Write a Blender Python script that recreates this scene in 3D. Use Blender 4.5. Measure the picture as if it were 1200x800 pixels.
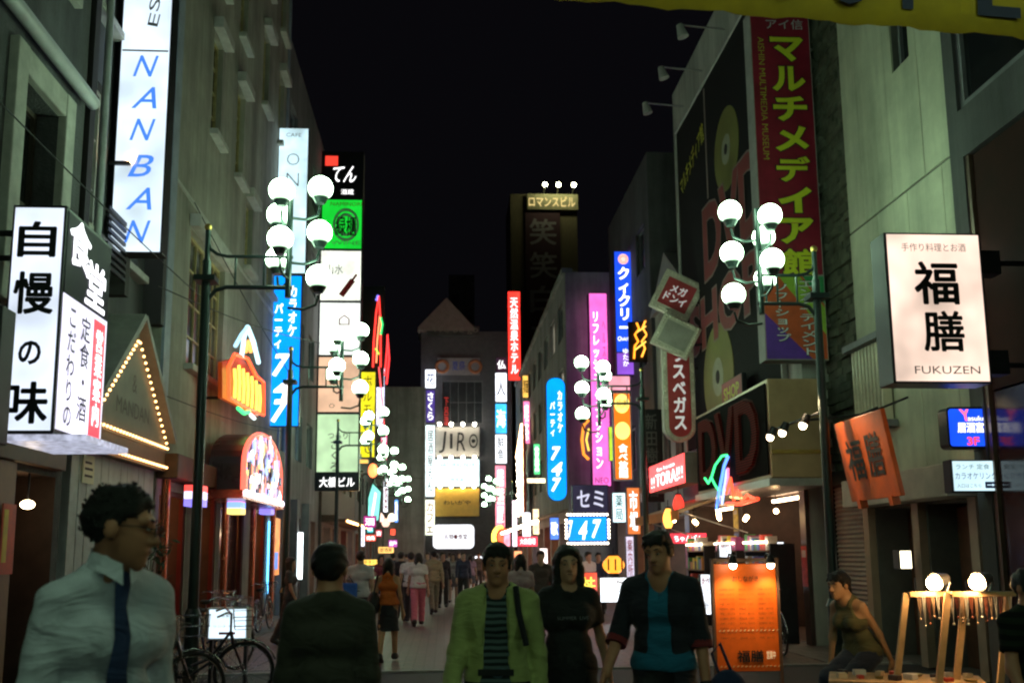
import bpy, math, random
import numpy as np
from mathutils import Vector, Matrix

for _o in list(bpy.data.objects):
    bpy.data.objects.remove(_o, do_unlink=True)
SC = bpy.context.scene
COL = SC.collection
R = math.radians

# ------------------------------------------------------------------ camera
FPX, PITCH, SHIFT, EYE = 1167.0, 9.0, 63.0, 1.62      # focal length in photo pixels (1200 wide)
cam_d = bpy.data.cameras.new('camera'); cam = bpy.data.objects.new('camera', cam_d); COL.objects.link(cam)
cam_d.sensor_width = 36.0; cam_d.lens = 36.0 * FPX / 1200.0
cam_d.shift_y = SHIFT / 1200.0
cam_d.clip_start = 0.05; cam_d.clip_end = 2000
CAMROT = (Matrix.Rotation(R(-3.92), 4, 'Z') @ Matrix.Rotation(R(90 + PITCH), 4, 'X') @ Matrix.Rotation(R(-0.5), 4, 'Z'))
cam.matrix_world = Matrix.Translation((0, 0, EYE)) @ CAMROT
cam_d.dof.use_dof = True; cam_d.dof.focus_distance = 11.0; cam_d.dof.aperture_fstop = 3.0
SC.camera = cam

# ------------------------------------------------------------------ night sky, exposure
W = bpy.data.worlds.new('World'); SC.world = W; W.use_nodes = True
_n = W.node_tree.nodes; _l = W.node_tree.links
_bg = _n['Background']
_sky = _n.new('ShaderNodeTexSky'); _sky.sky_type = 'NISHITA'; _sky.sun_disc = False
_sky.sun_elevation = R(-9); _sky.sun_rotation = R(200)
_add = _n.new('ShaderNodeMix'); _add.data_type = 'RGBA'; _add.blend_type = 'ADD'; _add.inputs[0].default_value = 1.0
_l.new(_sky.outputs[0], _add.inputs[6]); _add.inputs[7].default_value = (0.032, 0.030, 0.042, 1)   # city glow on the night sky
_l.new(_add.outputs[2], _bg.inputs[0]); _bg.inputs[1].default_value = 0.05
SC.view_settings.view_transform = 'Standard'; SC.view_settings.look = 'None'
SC.view_settings.exposure = 0.55; SC.view_settings.gamma = 1.0; SC.view_settings.use_curve_mapping = False
SC.render.engine = 'CYCLES'
SC.cycles.use_denoising = True; SC.cycles.use_light_tree = True
SC.cycles.max_bounces = 5; SC.cycles.diffuse_bounces = 3; SC.cycles.glossy_bounces = 3
SC.cycles.sample_clamp_indirect = 3.0; SC.cycles.caustics_reflective = False; SC.cycles.caustics_refractive = False
SC.cycles.pixel_filter_type = 'BLACKMAN_HARRIS'; SC.cycles.filter_width = 2.2

# ------------------------------------------------------------------ photo pixel -> place
_R3 = CAMROT.to_3x3(); _C = Vector((0, 0, EYE))
def _ray(px, py):
    return _R3 @ Vector(((px - 600) / FPX, (400 - py + SHIFT) / FPX, -1.0))
def atY(px, py, Y):
    d = _ray(px, py); return _C + d * (Y / d.y)
def atX(px, py, X):
    d = _ray(px, py); return _C + d * (X / d.x)
def rectF(x0, y0, x1, y1, Y):
    """photo rectangle standing across the street at depth Y -> (cx, zc, w, h)"""
    cx, cy = (x0 + x1) / 2, (y0 + y1) / 2
    a, b = atY(x0, cy, Y), atY(x1, cy, Y); t, u = atY(cx, y0, Y), atY(cx, y1, Y)
    return ((a.x + b.x) / 2, (t.z + u.z) / 2, b.x - a.x, t.z - u.z)
def rectS(xa, ya0, ya1, xb, yb0, yb1, X):
    """photo quad on the plane x = X (two columns) -> (yc, zc, length, h)"""
    a0, a1, b0, b1 = atX(xa, ya0, X), atX(xa, ya1, X), atX(xb, yb0, X), atX(xb, yb1, X)
    ya, yb = (a0.y + a1.y) / 2, (b0.y + b1.y) / 2
    z1, z0 = (a0.z + b0.z) / 2, (a1.z + b1.z) / 2
    return ((ya + yb) / 2, (z0 + z1) / 2, abs(yb - ya), z1 - z0)

# ------------------------------------------------------------------ materials
_mc = {}
def M(name, col=(.5, .5, .5), rough=.7, metal=0.0, var=.25, scale=3.0, bump=0.0, bscale=40.0, spec=.5, coat=0.0):
    if name in _mc: return _mc[name]
    m = bpy.data.materials.new(name); m.use_nodes = True; nt = m.node_tree; n = nt.nodes; l = nt.links
    p = n['Principled BSDF']
    tc = n.new('ShaderNodeTexCoord')
    if var > 0:
        nz = n.new('ShaderNodeTexNoise'); nz.inputs['Scale'].default_value = scale; nz.inputs['Detail'].default_value = 6
        nz.inputs['Roughness'].default_value = .65
        l.new(tc.outputs['Object'], nz.inputs['Vector'])
        mr = n.new('ShaderNodeMapRange'); mr.inputs[1].default_value = .3; mr.inputs[2].default_value = .7
        mr.inputs[3].default_value = 1 - var; mr.inputs[4].default_value = 1 + var * .6
        l.new(nz.outputs[0], mr.inputs[0])
        mx = n.new('ShaderNodeMix'); mx.data_type = 'RGBA'; mx.blend_type = 'MULTIPLY'; mx.inputs[0].default_value = 1
        mx.inputs[6].default_value = (*col, 1); l.new(mr.outputs[0], mx.inputs[7]); l.new(mx.outputs[2], p.inputs['Base Color'])
        rr = n.new('ShaderNodeMapRange'); rr.inputs[3].default_value = max(.03, rough - .12); rr.inputs[4].default_value = min(1, rough + .12)
        l.new(nz.outputs[0], rr.inputs[0]); l.new(rr.outputs[0], p.inputs['Roughness'])
    else:
        p.inputs['Base Color'].default_value = (*col, 1); p.inputs['Roughness'].default_value = rough
    p.inputs['Metallic'].default_value = metal; p.inputs['Specular IOR Level'].default_value = spec
    p.inputs['Coat Weight'].default_value = coat
    if bump > 0:
        bz = n.new('ShaderNodeTexNoise'); bz.inputs['Scale'].default_value = bscale; bz.inputs['Detail'].default_value = 4
        l.new(tc.outputs['Object'], bz.inputs['Vector'])
        bp = n.new('ShaderNodeBump'); bp.inputs['Strength'].default_value = bump; bp.inputs['Distance'].default_value = .02
        l.new(bz.outputs[0], bp.inputs['Height']); l.new(bp.outputs[0], p.inputs['Normal'])
    _mc[name] = m; return m

def E(col, s=1.0, var=.12, scale=1.6, sample=True):
    """a lit translucent sign face / lamp: emits, a little uneven from the tubes behind it"""
    key = 'lit_%02x%02x%02x_%d_%d' % (int(col[0] * 255), int(col[1] * 255), int(col[2] * 255), int(s * 100), int(var * 100))
    if not sample: key += 'n'
    if key in _mc: return _mc[key]
    m = bpy.data.materials.new(key); m.use_nodes = True; nt = m.node_tree; n = nt.nodes; l = nt.links
    p = n['Principled BSDF']
    p.inputs['Base Color'].default_value = (col[0] * .3, col[1] * .3, col[2] * .3, 1); p.inputs['Roughness'].default_value = .35
    p.inputs['Emission Color'].default_value = (*col, 1)
    if var > 0:
        tc = n.new('ShaderNodeTexCoord'); nz = n.new('ShaderNodeTexNoise'); nz.inputs['Scale'].default_value = scale
        l.new(tc.outputs['Object'], nz.inputs['Vector'])
        mr = n.new('ShaderNodeMapRange'); mr.inputs[1].default_value = .3; mr.inputs[2].default_value = .7
        mr.inputs[3].default_value = s * (1 - var); mr.inputs[4].default_value = s * (1 + var)
        l.new(nz.outputs[0], mr.inputs[0]); l.new(mr.outputs[0], p.inputs['Emission Strength'])
    else:
        p.inputs['Emission Strength'].default_value = s
    if not sample: m.cycles.emission_sampling = 'NONE'
    _mc[key] = m; return m

def cloth(name, col=(.1, .1, .1), crease=1.0):
    name = 'cloth_' + name
    if name in _mc: return _mc[name]
    m = M(name, col, .85, var=.15, scale=7); n = m.node_tree.nodes; l = m.node_tree.links; p = n['Principled BSDF']
    p.inputs['Sheen Weight'].default_value = .15
    tc = n.new('ShaderNodeTexCoord'); mp = n.new('ShaderNodeMapping'); mp.inputs['Rotation'].default_value = (.3, .7, .4); mp.inputs['Scale'].default_value = (1, 1, 2.2)
    l.new(tc.outputs['Object'], mp.inputs['Vector'])
    a = n.new('ShaderNodeTexNoise'); a.inputs['Scale'].default_value = 4.5; a.inputs['Detail'].default_value = 2; a.inputs['Distortion'].default_value = 1.6
    l.new(mp.outputs[0], a.inputs['Vector'])
    b1 = n.new('ShaderNodeBump'); b1.inputs['Strength'].default_value = .55 * crease; b1.inputs['Distance'].default_value = .035; l.new(a.outputs[0], b1.inputs['Height'])
    w = n.new('ShaderNodeTexNoise'); w.inputs['Scale'].default_value = 240; l.new(tc.outputs['Object'], w.inputs['Vector'])
    b2 = n.new('ShaderNodeBump'); b2.inputs['Strength'].default_value = .25; b2.inputs['Distance'].default_value = .003; l.new(w.outputs[0], b2.inputs['Height']); l.new(b1.outputs[0], b2.inputs['Normal'])
    l.new(b2.outputs[0], p.inputs['Normal']); return m
def streaked(m, amount=.4):
    """rain streaks and grime that belong to the wall"""
    n = m.node_tree.nodes; l = m.node_tree.links; p = n['Principled BSDF']; src = p.inputs['Base Color'].links[0].from_socket
    tc = n.new('ShaderNodeTexCoord'); mp = n.new('ShaderNodeMapping'); mp.inputs['Scale'].default_value = (1.1, 1.1, .1); l.new(tc.outputs['Object'], mp.inputs['Vector'])
    a = n.new('ShaderNodeTexNoise'); a.inputs['Scale'].default_value = 1.0; a.inputs['Detail'].default_value = 8; a.inputs['Roughness'].default_value = .7; l.new(mp.outputs[0], a.inputs['Vector'])
    r = n.new('ShaderNodeMapRange'); r.inputs[1].default_value = .38; r.inputs[2].default_value = .62; r.inputs[3].default_value = 1 - amount; r.inputs[4].default_value = 1.08; l.new(a.outputs[0], r.inputs[0])
    x = n.new('ShaderNodeMix'); x.data_type = 'RGBA'; x.blend_type = 'MULTIPLY'; x.inputs[0].default_value = 1; l.new(src, x.inputs[6]); l.new(r.outputs[0], x.inputs[7]); l.new(x.outputs[2], p.inputs['Base Color']); return m

def stripes(name, c1, c2, scale=18.0, rough=.85, axis='Z', dist=1.5):
    if name in _mc: return _mc[name]
    m = bpy.data.materials.new(name); m.use_nodes = True; nt = m.node_tree; n = nt.nodes; l = nt.links
    p = n['Principled BSDF']; p.inputs['Roughness'].default_value = rough; p.inputs['Specular IOR Level'].default_value = .12
    tc = n.new('ShaderNodeTexCoord'); w = n.new('ShaderNodeTexWave'); w.bands_direction = axis
    w.inputs['Scale'].default_value = scale; w.inputs['Distortion'].default_value = dist; w.inputs['Detail'].default_value = 1
    l.new(tc.outputs['Object'], w.inputs['Vector'])
    cr = n.new('ShaderNodeValToRGB'); cr.color_ramp.elements[0].position = .42; cr.color_ramp.elements[1].position = .58
    cr.color_ramp.elements[0].color = (*c1, 1); cr.color_ramp.elements[1].color = (*c2, 1)
    l.new(w.outputs[0], cr.inputs[0]); l.new(cr.outputs[0], p.inputs['Base Color'])
    _mc[name] = m; return m

def ground_mat(name, c1, c2, bw, bh, mortar, rough):
    if name in _mc: return _mc[name]
    m = bpy.data.materials.new(name); m.use_nodes = True; nt = m.node_tree; n = nt.nodes; l = nt.links
    p = n['Principled BSDF']; tc = n.new('ShaderNodeTexCoord')
    b = n.new('ShaderNodeTexBrick'); b.inputs['Scale'].default_value = 1.0
    b.inputs['Color1'].default_value = (*c1, 1); b.inputs['Color2'].default_value = (*c2, 1)
    b.inputs['Mortar'].default_value = (c1[0] * .35, c1[1] * .35, c1[2] * .35, 1)
    b.inputs['Brick Width'].default_value = bw; b.inputs['Row Height'].default_value = bh; b.inputs['Mortar Size'].default_value = mortar
    l.new(tc.outputs['Object'], b.inputs['Vector'])
    nz = n.new('ShaderNodeTexNoise'); nz.inputs['Scale'].default_value = .8; nz.inputs['Detail'].default_value = 8; nz.inputs['Roughness'].default_value = .7
    l.new(tc.outputs['Object'], nz.inputs['Vector'])
    mr = n.new('ShaderNodeMapRange'); mr.inputs[1].default_value = .3; mr.inputs[2].default_value = .7; mr.inputs[3].default_value = .55; mr.inputs[4].default_value = 1.2
    l.new(nz.outputs[0], mr.inputs[0])
    mx = n.new('ShaderNodeMix'); mx.data_type = 'RGBA'; mx.blend_type = 'MULTIPLY'; mx.inputs[0].default_value = 1
    l.new(b.outputs[0], mx.inputs[6]); l.new(mr.outputs[0], mx.inputs[7]); l.new(mx.outputs[2], p.inputs['Base Color'])
    rr = n.new('ShaderNodeMapRange'); rr.inputs[3].default_value = rough - .15; rr.inputs[4].default_value = rough + .2
    l.new(nz.outputs[0], rr.inputs[0]); l.new(rr.outputs[0], p.inputs['Roughness'])
    bp = n.new('ShaderNodeBump'); bp.inputs['Strength'].default_value = .5; bp.inputs['Distance'].default_value = .01
    l.new(b.outputs['Fac'], bp.inputs['Height']); bp.invert = True; l.new(bp.outputs[0], p.inputs['Normal'])
    _mc[name] = m; return m

# ------------------------------------------------------------------ objects
def tag(o, label=None, cat=None, group=None, kind=None):
    if label: o['label'] = label
    if cat: o['category'] = cat
    if group: o['group'] = group
    if kind: o['kind'] = kind
    return o
def thing(name, label, cat, loc=(0, 0, 0), rotz=0.0, group=None):
    o = bpy.data.objects.new(name, None); COL.objects.link(o); o.empty_display_size = .2
    o.location = loc; o.rotation_euler = (0, 0, R(rotz)); return tag(o, label, cat, group)
def link(name, me, mat, parent=None):
    if mat is not None and len(me.materials) == 0: me.materials.append(mat)
    o = bpy.data.objects.new(name, me); COL.objects.link(o)
    if parent is not None: o.parent = parent
    return o
def copy_tree(o, parent=None):
    c = o.copy(); COL.objects.link(c)
    if parent is not None: c.parent = parent
    for ch in list(o.children): copy_tree(ch, c)
    return c

class MB:
    """collects shapes into ONE mesh"""
    def __init__(s): s.v = []; s.f = []; s.sm = []
    def add(s, vs, fs, smooth=False):
        k = len(s.v); s.v += [tuple(v) for v in vs]; s.f += [tuple(i + k for i in f) for f in fs]; s.sm += [smooth] * len(fs); return s
    def bx(s, x0, x1, y0, y1, z0, z1):
        return s.add([(x0, y0, z0), (x1, y0, z0), (x1, y1, z0), (x0, y1, z0), (x0, y0, z1), (x1, y0, z1), (x1, y1, z1), (x0, y1, z1)],
                     [(0, 3, 2, 1), (4, 5, 6, 7), (0, 1, 5, 4), (1, 2, 6, 5), (2, 3, 7, 6), (3, 0, 4, 7)])
    def box(s, c, sz, rot=None):
        h = [k / 2 for k in sz]; vs = [Vector((sx * h[0], sy * h[1], sz_ * h[2])) for sz_ in (-1, 1) for sx, sy in ((-1, -1), (1, -1), (1, 1), (-1, 1))]
        if rot is not None: vs = [rot @ v for v in vs]
        vs = [v + Vector(c) for v in vs]
        return s.add(vs, [(0, 3, 2, 1), (4, 5, 6, 7), (0, 1, 5, 4), (1, 2, 6, 5), (2, 3, 7, 6), (3, 0, 4, 7)])
    def cyl(s, a, b, r, r2=None, n=10, caps=True):
        a = Vector(a); b = Vector(b); r2 = r if r2 is None else r2; d = (b - a).normalized()
        u = d.orthogonal().normalized(); w = d.cross(u)
        vs = [a + (u * math.cos(t) + w * math.sin(t)) * r for t in [2 * math.pi * i / n for i in range(n)]]
        vs += [b + (u * math.cos(t) + w * math.sin(t)) * r2 for t in [2 * math.pi * i / n for i in range(n)]]
        s.add(vs, [(i, (i + 1) % n, n + (i + 1) % n, n + i) for i in range(n)], True)
        if caps: s.add(vs[:n], [tuple(reversed(range(n)))]); s.add(vs[n:], [tuple(range(n))])
        return s
    def tube(s, pts, r, n=7, closed=False):
        pts = [Vector(p) for p in pts]; m = len(pts); rings = []
        u = None
        for i, p in enumerate(pts):
            if closed: d = (pts[(i + 1) % m] - pts[i - 1])
            else: d = pts[min(i + 1, m - 1)] - pts[max(i - 1, 0)]
            d = d.normalized() if d.length > 1e-9 else Vector((0, 0, 1))
            if u is None: u = d.orthogonal().normalized()
            else:
                u = u - d * u.dot(d); u = u.normalized() if u.length > 1e-6 else d.orthogonal().normalized()
            w = d.cross(u); rr = r[i] if isinstance(r, (list, tuple)) else r
            rings += [p + (u * math.cos(2 * math.pi * k / n) + w * math.sin(2 * math.pi * k / n)) * rr for k in range(n)]
        fs = []
        for i in range(m if closed else m - 1):
            j = (i + 1) % m
            fs += [(i * n + k, i * n + (k + 1) % n, j * n + (k + 1) % n, j * n + k) for k in range(n)]
        s.add(rings, fs, True)
        if not closed: s.add(rings[:n], [tuple(reversed(range(n)))]); s.add(rings[-n:], [tuple(range(n))])
        return s
    def sph(s, c, r, nu=16, nv=10):
        r = (r, r, r) if not isinstance(r, (tuple, list)) else r
        vs = [(c[0], c[1], c[2] - r[2])]
        for j in range(1, nv):
            t = -math.pi / 2 + math.pi * j / nv
            vs += [(c[0] + r[0] * math.cos(t) * math.cos(2 * math.pi * i / nu), c[1] + r[1] * math.cos(t) * math.sin(2 * math.pi * i / nu), c[2] + r[2] * math.sin(t)) for i in range(nu)]
        vs.append((c[0], c[1], c[2] + r[2])); L = len(vs) - 1; fs = [(0, 1 + (i + 1) % nu, 1 + i) for i in range(nu)]
        for j in range(nv - 2):
            a = 1 + j * nu; fs += [(a + i, a + (i + 1) % nu, a + nu + (i + 1) % nu, a + nu + i) for i in range(nu)]
        a = 1 + (nv - 2) * nu; fs += [(a + i, a + (i + 1) % nu, L) for i in range(nu)]
        return s.add(vs, fs, True)
    def prism(s, poly, y0, y1):
        """polygon in x,z (counter-clockwise seen from the front, -y) pulled from y0 to y1"""
        n = len(poly); vs = [(x, y0, z) for x, z in poly] + [(x, y1, z) for x, z in poly]
        return s.add(vs, [tuple(range(n)), tuple(reversed(range(n, 2 * n)))] + [(i, n + i, n + (i + 1) % n, (i + 1) % n) for i in range(n)])
    def build(s, name, mat, parent=None, bevel=0.0, kind=None):
        me = bpy.data.meshes.new(name); me.from_pydata([tuple(v) for v in s.v], [], s.f)
        me.polygons.foreach_set('use_smooth', s.sm); me.update()
        o = link(name, me, mat, parent)
        if bevel:
            b = o.modifiers.new('bevel', 'BEVEL'); b.width = bevel; b.segments = 2; b.limit_method = 'ANGLE'
        if kind: o['kind'] = kind
        return o

def arc(cx, cz, rx, rz, a0, a1, n):
    return [(cx + rx * math.cos(R(a0 + (a1 - a0) * i / n)), cz + rz * math.sin(R(a0 + (a1 - a0) * i / n))) for i in range(n + 1)]

# ------------------------------------------------------------------ lettering (flat print; Blender's own built-in typeface)
_tc = {}
def text_geo(body, bold=0.0, shear=0.0, vertical=False, extrude=0.0, line=1.0, res=3):
    key = (body, bold, shear, vertical, extrude, line)
    if key in _tc: return _tc[key]
    c = bpy.data.curves.new('lettering', 'FONT'); c.body = '\n'.join(body) if vertical else body
    c.align_x = 'CENTER'; c.resolution_u = res; kan = bold > 0 and not extrude and any(ord(q) > 0x4dff for q in body)
    c.offset = 0.0 if kan else bold; c.shear = shear; c.extrude = extrude; c.space_line = line
    o = bpy.data.objects.new('lettering', c)
    me = bpy.data.meshes.new_from_object(o)
    n = len(me.vertices); co = np.empty(n * 3, np.float32); me.vertices.foreach_get('co', co); co = co.reshape(-1, 3)
    fs = [tuple(p.vertices) for p in me.polygons]
    bpy.data.objects.remove(o); bpy.data.meshes.remove(me); bpy.data.curves.remove(c)
    if kan:      # heavy brush weight for dense characters: shifted layers, each a hair in front of the last
        base, f0 = co, fs; lay = [base]; fs = list(f0)
        for i in range(6):
            a = math.pi * i / 3; lay.append(base + np.array([math.cos(a) * bold * .9, math.sin(a) * bold * .9, .0005 * (i + 1)], np.float32)); fs += [tuple(k + n * (i + 1) for k in f) for f in f0]
        co = np.concatenate(lay)
    _tc[key] = (co, fs); return co, fs
def lettering(parent, body, x, z, w, h, mat, y=-.02, bold=0.0, shear=0.0, vertical=False, extrude=0.0, stretch=True, line=1.0, name='lettering', rot=0.0):
    co, fs = text_geo(body, bold, shear, vertical, extrude, line)
    lo, hi = co.min(0), co.max(0); sx = w / max(1e-6, hi[0] - lo[0]); sz = h / max(1e-6, hi[1] - lo[1])
    if not stretch: sx = sz = min(sx, sz)
    xx = (co[:, 0] - (lo[0] + hi[0]) / 2) * sx; zz = (co[:, 1] - (lo[1] + hi[1]) / 2) * sz
    if rot: xx, zz = xx * math.cos(R(rot)) - zz * math.sin(R(rot)), xx * math.sin(R(rot)) + zz * math.cos(R(rot))
    vs = np.stack([x + xx, y - co[:, 2], z + zz], 1)
    me = bpy.data.meshes.new(name); me.from_pydata(vs.tolist(), [], fs); me.update()
    return link(name, me, mat, parent)

# ------------------------------------------------------------------ signs
INK = lambda: M('black_ink', (.012, .012, .014), .6, var=0)
DARKMETAL = lambda: M('dark_sign_metal', (.035, .035, .04), .45, .6, .2, 6)
def sign(name, label, cat, cx, cy, cz, w, h, d=.22, rotz=0.0, face=None, panels=None, texts=(), frame=None, arms=0.0, group=None, back=True, border=.025, corner=None, tilt=None):
    """box sign: housing, lit face(s), lettering, wall brackets. local frame: x right, z up, front is -y; origin at the bottom centre"""
    t = thing(name, label, cat, (cx, cy, cz - h / 2), rotz, group)
    fm = frame or DARKMETAL()
    if corner:
        def rr(W_, H_, r):
            a = []
            for qx, qz, a0 in ((W_ / 2 - r, -H_ / 2 + r, -90), (W_ / 2 - r, H_ / 2 - r, 0), (-W_ / 2 + r, H_ / 2 - r, 90), (-W_ / 2 + r, -H_ / 2 + r, 180)):
                a += arc(qx, qz + h / 2, r, r, a0, a0 + 90, 6)
            return a
        MB().prism(rr(w, h, corner), -d / 2, d / 2).build('housing', fm, t)
        MB().prism(rr(w - 2 * border, h - 2 * border, max(.01, corner - border)), -d / 2 - .006, -d / 2 + .01).build('face', face, t)
    else:
        MB().bx(-w / 2, w / 2, -d / 2, d / 2, 0, h).build('housing', fm, t, bevel=.008)
        pl = panels or [(0, 1, face)]
        for z0, z1, pm in pl:
            MB().bx(-w / 2 + border, w / 2 - border, -d / 2 - .006, -d / 2 + .01, z0 * h + border * .7, z1 * h - border * .7).build('face', pm, t)
            if back:
                MB().bx(-w / 2 + border, w / 2 - border, d / 2 - .01, d / 2 + .006, z0 * h + border * .7, z1 * h - border * .7).build('face', pm, t)
    for tx in texts:
        b, ux, uz, uw, uh, mt = tx[:6]; kw = dict(tx[6]) if len(tx) > 6 else {}
        lettering(t, b, (ux - .5) * w, uz * h, uw * w, uh * h, mt, y=-d / 2 - .012, **kw)
    if arms:
        sg = 1 if arms > 0 else -1
        for zz in (.12, .88):
            MB().cyl((sg * w / 2, 0, h * zz), (sg * w / 2 + arms, 0, h * zz), .022, n=6).build('bracket', DARKMETAL(), t)
    return t
def signP(name, label, cat, x0, y0, x1, y1, Y, **kw):
    cx, cz, w, h = rectF(x0, y0, x1, y1, Y); return sign(name, label, cat, cx, Y, cz, w, h, **kw)

# ------------------------------------------------------------------ buildings
def wall_geo(w, h, depth, holes, z0=0.0, deep=None):
    """wall block, front at y = 0, with real niches (u0,u1,z0,z1,d)"""
    b = MB(); us = sorted({0, w} | {k for q in holes for k in q[:2]}); zs = sorted({z0, h} | {k for q in holes for k in q[2:4]})
    for i in range(len(us) - 1):
        for j in range(len(zs) - 1):
            mu, mz = (us[i] + us[i + 1]) / 2, (zs[j] + zs[j + 1]) / 2
            if any(q[0] < mu < q[1] and q[2] < mz < q[3] for q in holes): continue
            b.add([(us[i], 0, zs[j]), (us[i + 1], 0, zs[j]), (us[i + 1], 0, zs[j + 1]), (us[i], 0, zs[j + 1])], [(0, 1, 2, 3)])
    for u0, u1, a, c, d in holes:
        vs = [(u0, 0, a), (u1, 0, a), (u1, 0, c), (u0, 0, c), (u0, d, a), (u1, d, a), (u1, d, c), (u0, d, c)]
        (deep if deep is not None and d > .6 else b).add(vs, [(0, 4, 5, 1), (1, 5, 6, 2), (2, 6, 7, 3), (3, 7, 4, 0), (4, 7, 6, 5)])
    b.add([(0, 0, z0), (w, 0, z0), (w, depth, z0), (0, depth, z0), (0, 0, h), (w, 0, h), (w, depth, h), (0, depth, h)], [(4, 5, 6, 7), (1, 2, 6, 5), (2, 3, 7, 6), (3, 0, 4, 7)])
    return b
def building(name, label, side, a0, a1, X, h, wm, holes=(), depth=6.0):
    """side L: faces +x at x=X, a0..a1 along y; R: faces -x; F: faces the camera at y=X, a0..a1 along x.  U(v) = local x of a street coordinate"""
    if side == 'L': t = thing(name, label, 'building', (X, a0, 0), 90); U = lambda v: v - a0
    elif side == 'R': t = thing(name, label, 'building', (X, a1, 0), -90); U = lambda v: a1 - v
    else: t = thing(name, label, 'building', (a0, X, 0), 0); U = lambda v: v - a0
    hs = [(min(U(q[0]), U(q[1])), max(U(q[0]), U(q[1])), q[2], q[3], q[4] if len(q) > 4 else .22) for q in holes]
    dp = MB(); wl = wall_geo(abs(a1 - a0), h, depth, hs, 0.0, dp).build('wall', wm, t)
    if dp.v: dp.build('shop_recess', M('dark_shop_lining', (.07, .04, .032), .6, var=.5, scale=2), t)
    return t, wl, U
def window(t, u0, u1, z0, z1, fm, gm, nx=2, nz=2, rec=.16, fw=.06, sill=None, lintel=None, name='window'):
    b = MB()
    b.bx(u0, u0 + fw, rec - .05, rec + .04, z0, z1).bx(u1 - fw, u1, rec - .05, rec + .04, z0, z1)
    b.bx(u0 + fw, u1 - fw, rec - .05, rec + .04, z0, z0 + fw).bx(u0 + fw, u1 - fw, rec - .05, rec + .04, z1 - fw, z1)
    for i in range(1, nx):
        x = u0 + (u1 - u0) * i / nx; b.bx(x - .017, x + .017, rec - .035, rec + .03, z0 + fw, z1 - fw)
    for j in range(1, nz):
        z = z0 + (z1 - z0) * j / nz; b.bx(u0 + fw, u1 - fw, rec - .03, rec + .028, z - .017, z + .017)
    o = b.build(name, fm, t)
    for i in range(nx):
        for j in range(nz if nx * nz <= 8 else 1):
            nz_ = nz if nx * nz <= 8 else 1
            x0 = u0 + (u1 - u0) * i / nx; x1 = u0 + (u1 - u0) * (i + 1) / nx; a = z0 + (z1 - z0) * j / nz_; c = z0 + (z1 - z0) * (j + 1) / nz_
            MB().bx(x0 + .018, x1 - .018, rec, rec + .012, a + .018, c - .018).build('pane', gm, o)
    if sill: MB().bx(u0 - .1, u1 + .1, -.16, .1, z0 - .12, z0 - .003).build('sill', sill, o, bevel=.01)
    if lintel: MB().bx(u0 - .12, u1 + .12, -.2, .0 - .002, z1 + .004, z1 + .24).build('lintel', lintel, o, bevel=.015)
    return o
# ================================================================== GROUND
XL, XR = -4.6, 6.4
rng = random.Random(7)
def sheet(name, x0, x1, y0, y1, z, mat):
    o = MB().add([(x0, y0, z), (x1, y0, z), (x1, y1, z), (x0, y1, z)], [(0, 1, 2, 3)]).build(name, mat); o['kind'] = 'structure'; return o
sheet('ground', -400, 400, -200, 600, -.02, M('far_asphalt', (.045, .045, .05), .8, var=.3, scale=.2))
sheet('road', -40, 40, -14, 14.4, -.012, M('asphalt', (.05, .05, .055), .7, var=.45, scale=1.2, bump=.5, bscale=90))
sheet('street_paving', XL - .3, XR + .4, 14.55, 71.9, -.006, ground_mat('paving_blocks', (.24, .165, .145), (.17, .135, .12), .3, .15, .012, .5))
k = MB().bx(XL - .3, XR + .4, 14.4, 14.55, -.03, .012).build('kerb_stone', M('granite', (.3, .29, .28), .7, var=.3, scale=9), bevel=.008); k['kind'] = 'structure'
for nm, xa, xb in (('pavement', XL - .3, -3.75), ('pavement', 5.6, XR + .4)):
    o = MB().bx(xa, xb, 14.6, 71.8, -.03, .004).build(nm, ground_mat('side_slabs', (.22, .2, .19), (.18, .17, .16), .4, .4, .01, .6)); o['kind'] = 'structure'

# ================================================================== shared surfaces
GLASS = M('dark_window_glass', (.012, .014, .016), .08, 0, .0, spec=.6)
GLASS2 = M('grey_window_glass', (.05, .055, .06), .12, 0, .3, 2, spec=.6)
CREAM = M('cream_render', (.40, .38, .32), .85, var=.28, scale=1.1, bump=.25, bscale=14)
DKST = M('dark_roughcast', (.12, .12, .13), .9, var=.35, scale=2, bump=.8, bscale=30)
TRIM = M('pale_stone_trim', (.5, .49, .45), .75, var=.25, scale=4)
GREYW = M('grey_concrete', (.27, .27, .275), .85, var=.3, scale=.9, bump=.2, bscale=20)
DGREY = M('dark_concrete', (.1, .1, .105), .85, var=.35, scale=.8, bump=.2, bscale=20)
BLACKW = M('black_cladding', (.04, .04, .045), .6, var=.3, scale=1)
WOODB = M('brown_wood', (.12, .06, .035), .55, var=.45, scale=5)
COPPER = M('copper_pipe', (.5, .16, .09), .25, .9, .2, 4)
STEEL = M('brushed_steel', (.45, .45, .46), .35, .9, .2, 8)
WFRAME = M('ochre_window_frame', (.45, .36, .16), .55, var=.3, scale=8)
PALEP = M('pale_painted_boards', (.55, .58, .6), .6, var=.2, scale=4, bump=.1)
for _m in (CREAM, GREYW, DGREY, DKST): streaked(_m)
def lit_room(t, u0, u1, z0, z1, d, col, s, name='lit_interior'):
    return MB().bx(u0 + .05, u1 - .05, d - .06, d - .02, z0 + .05, z1 - .05).build(name, E(col, s, .5, 2.5), t)

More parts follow.
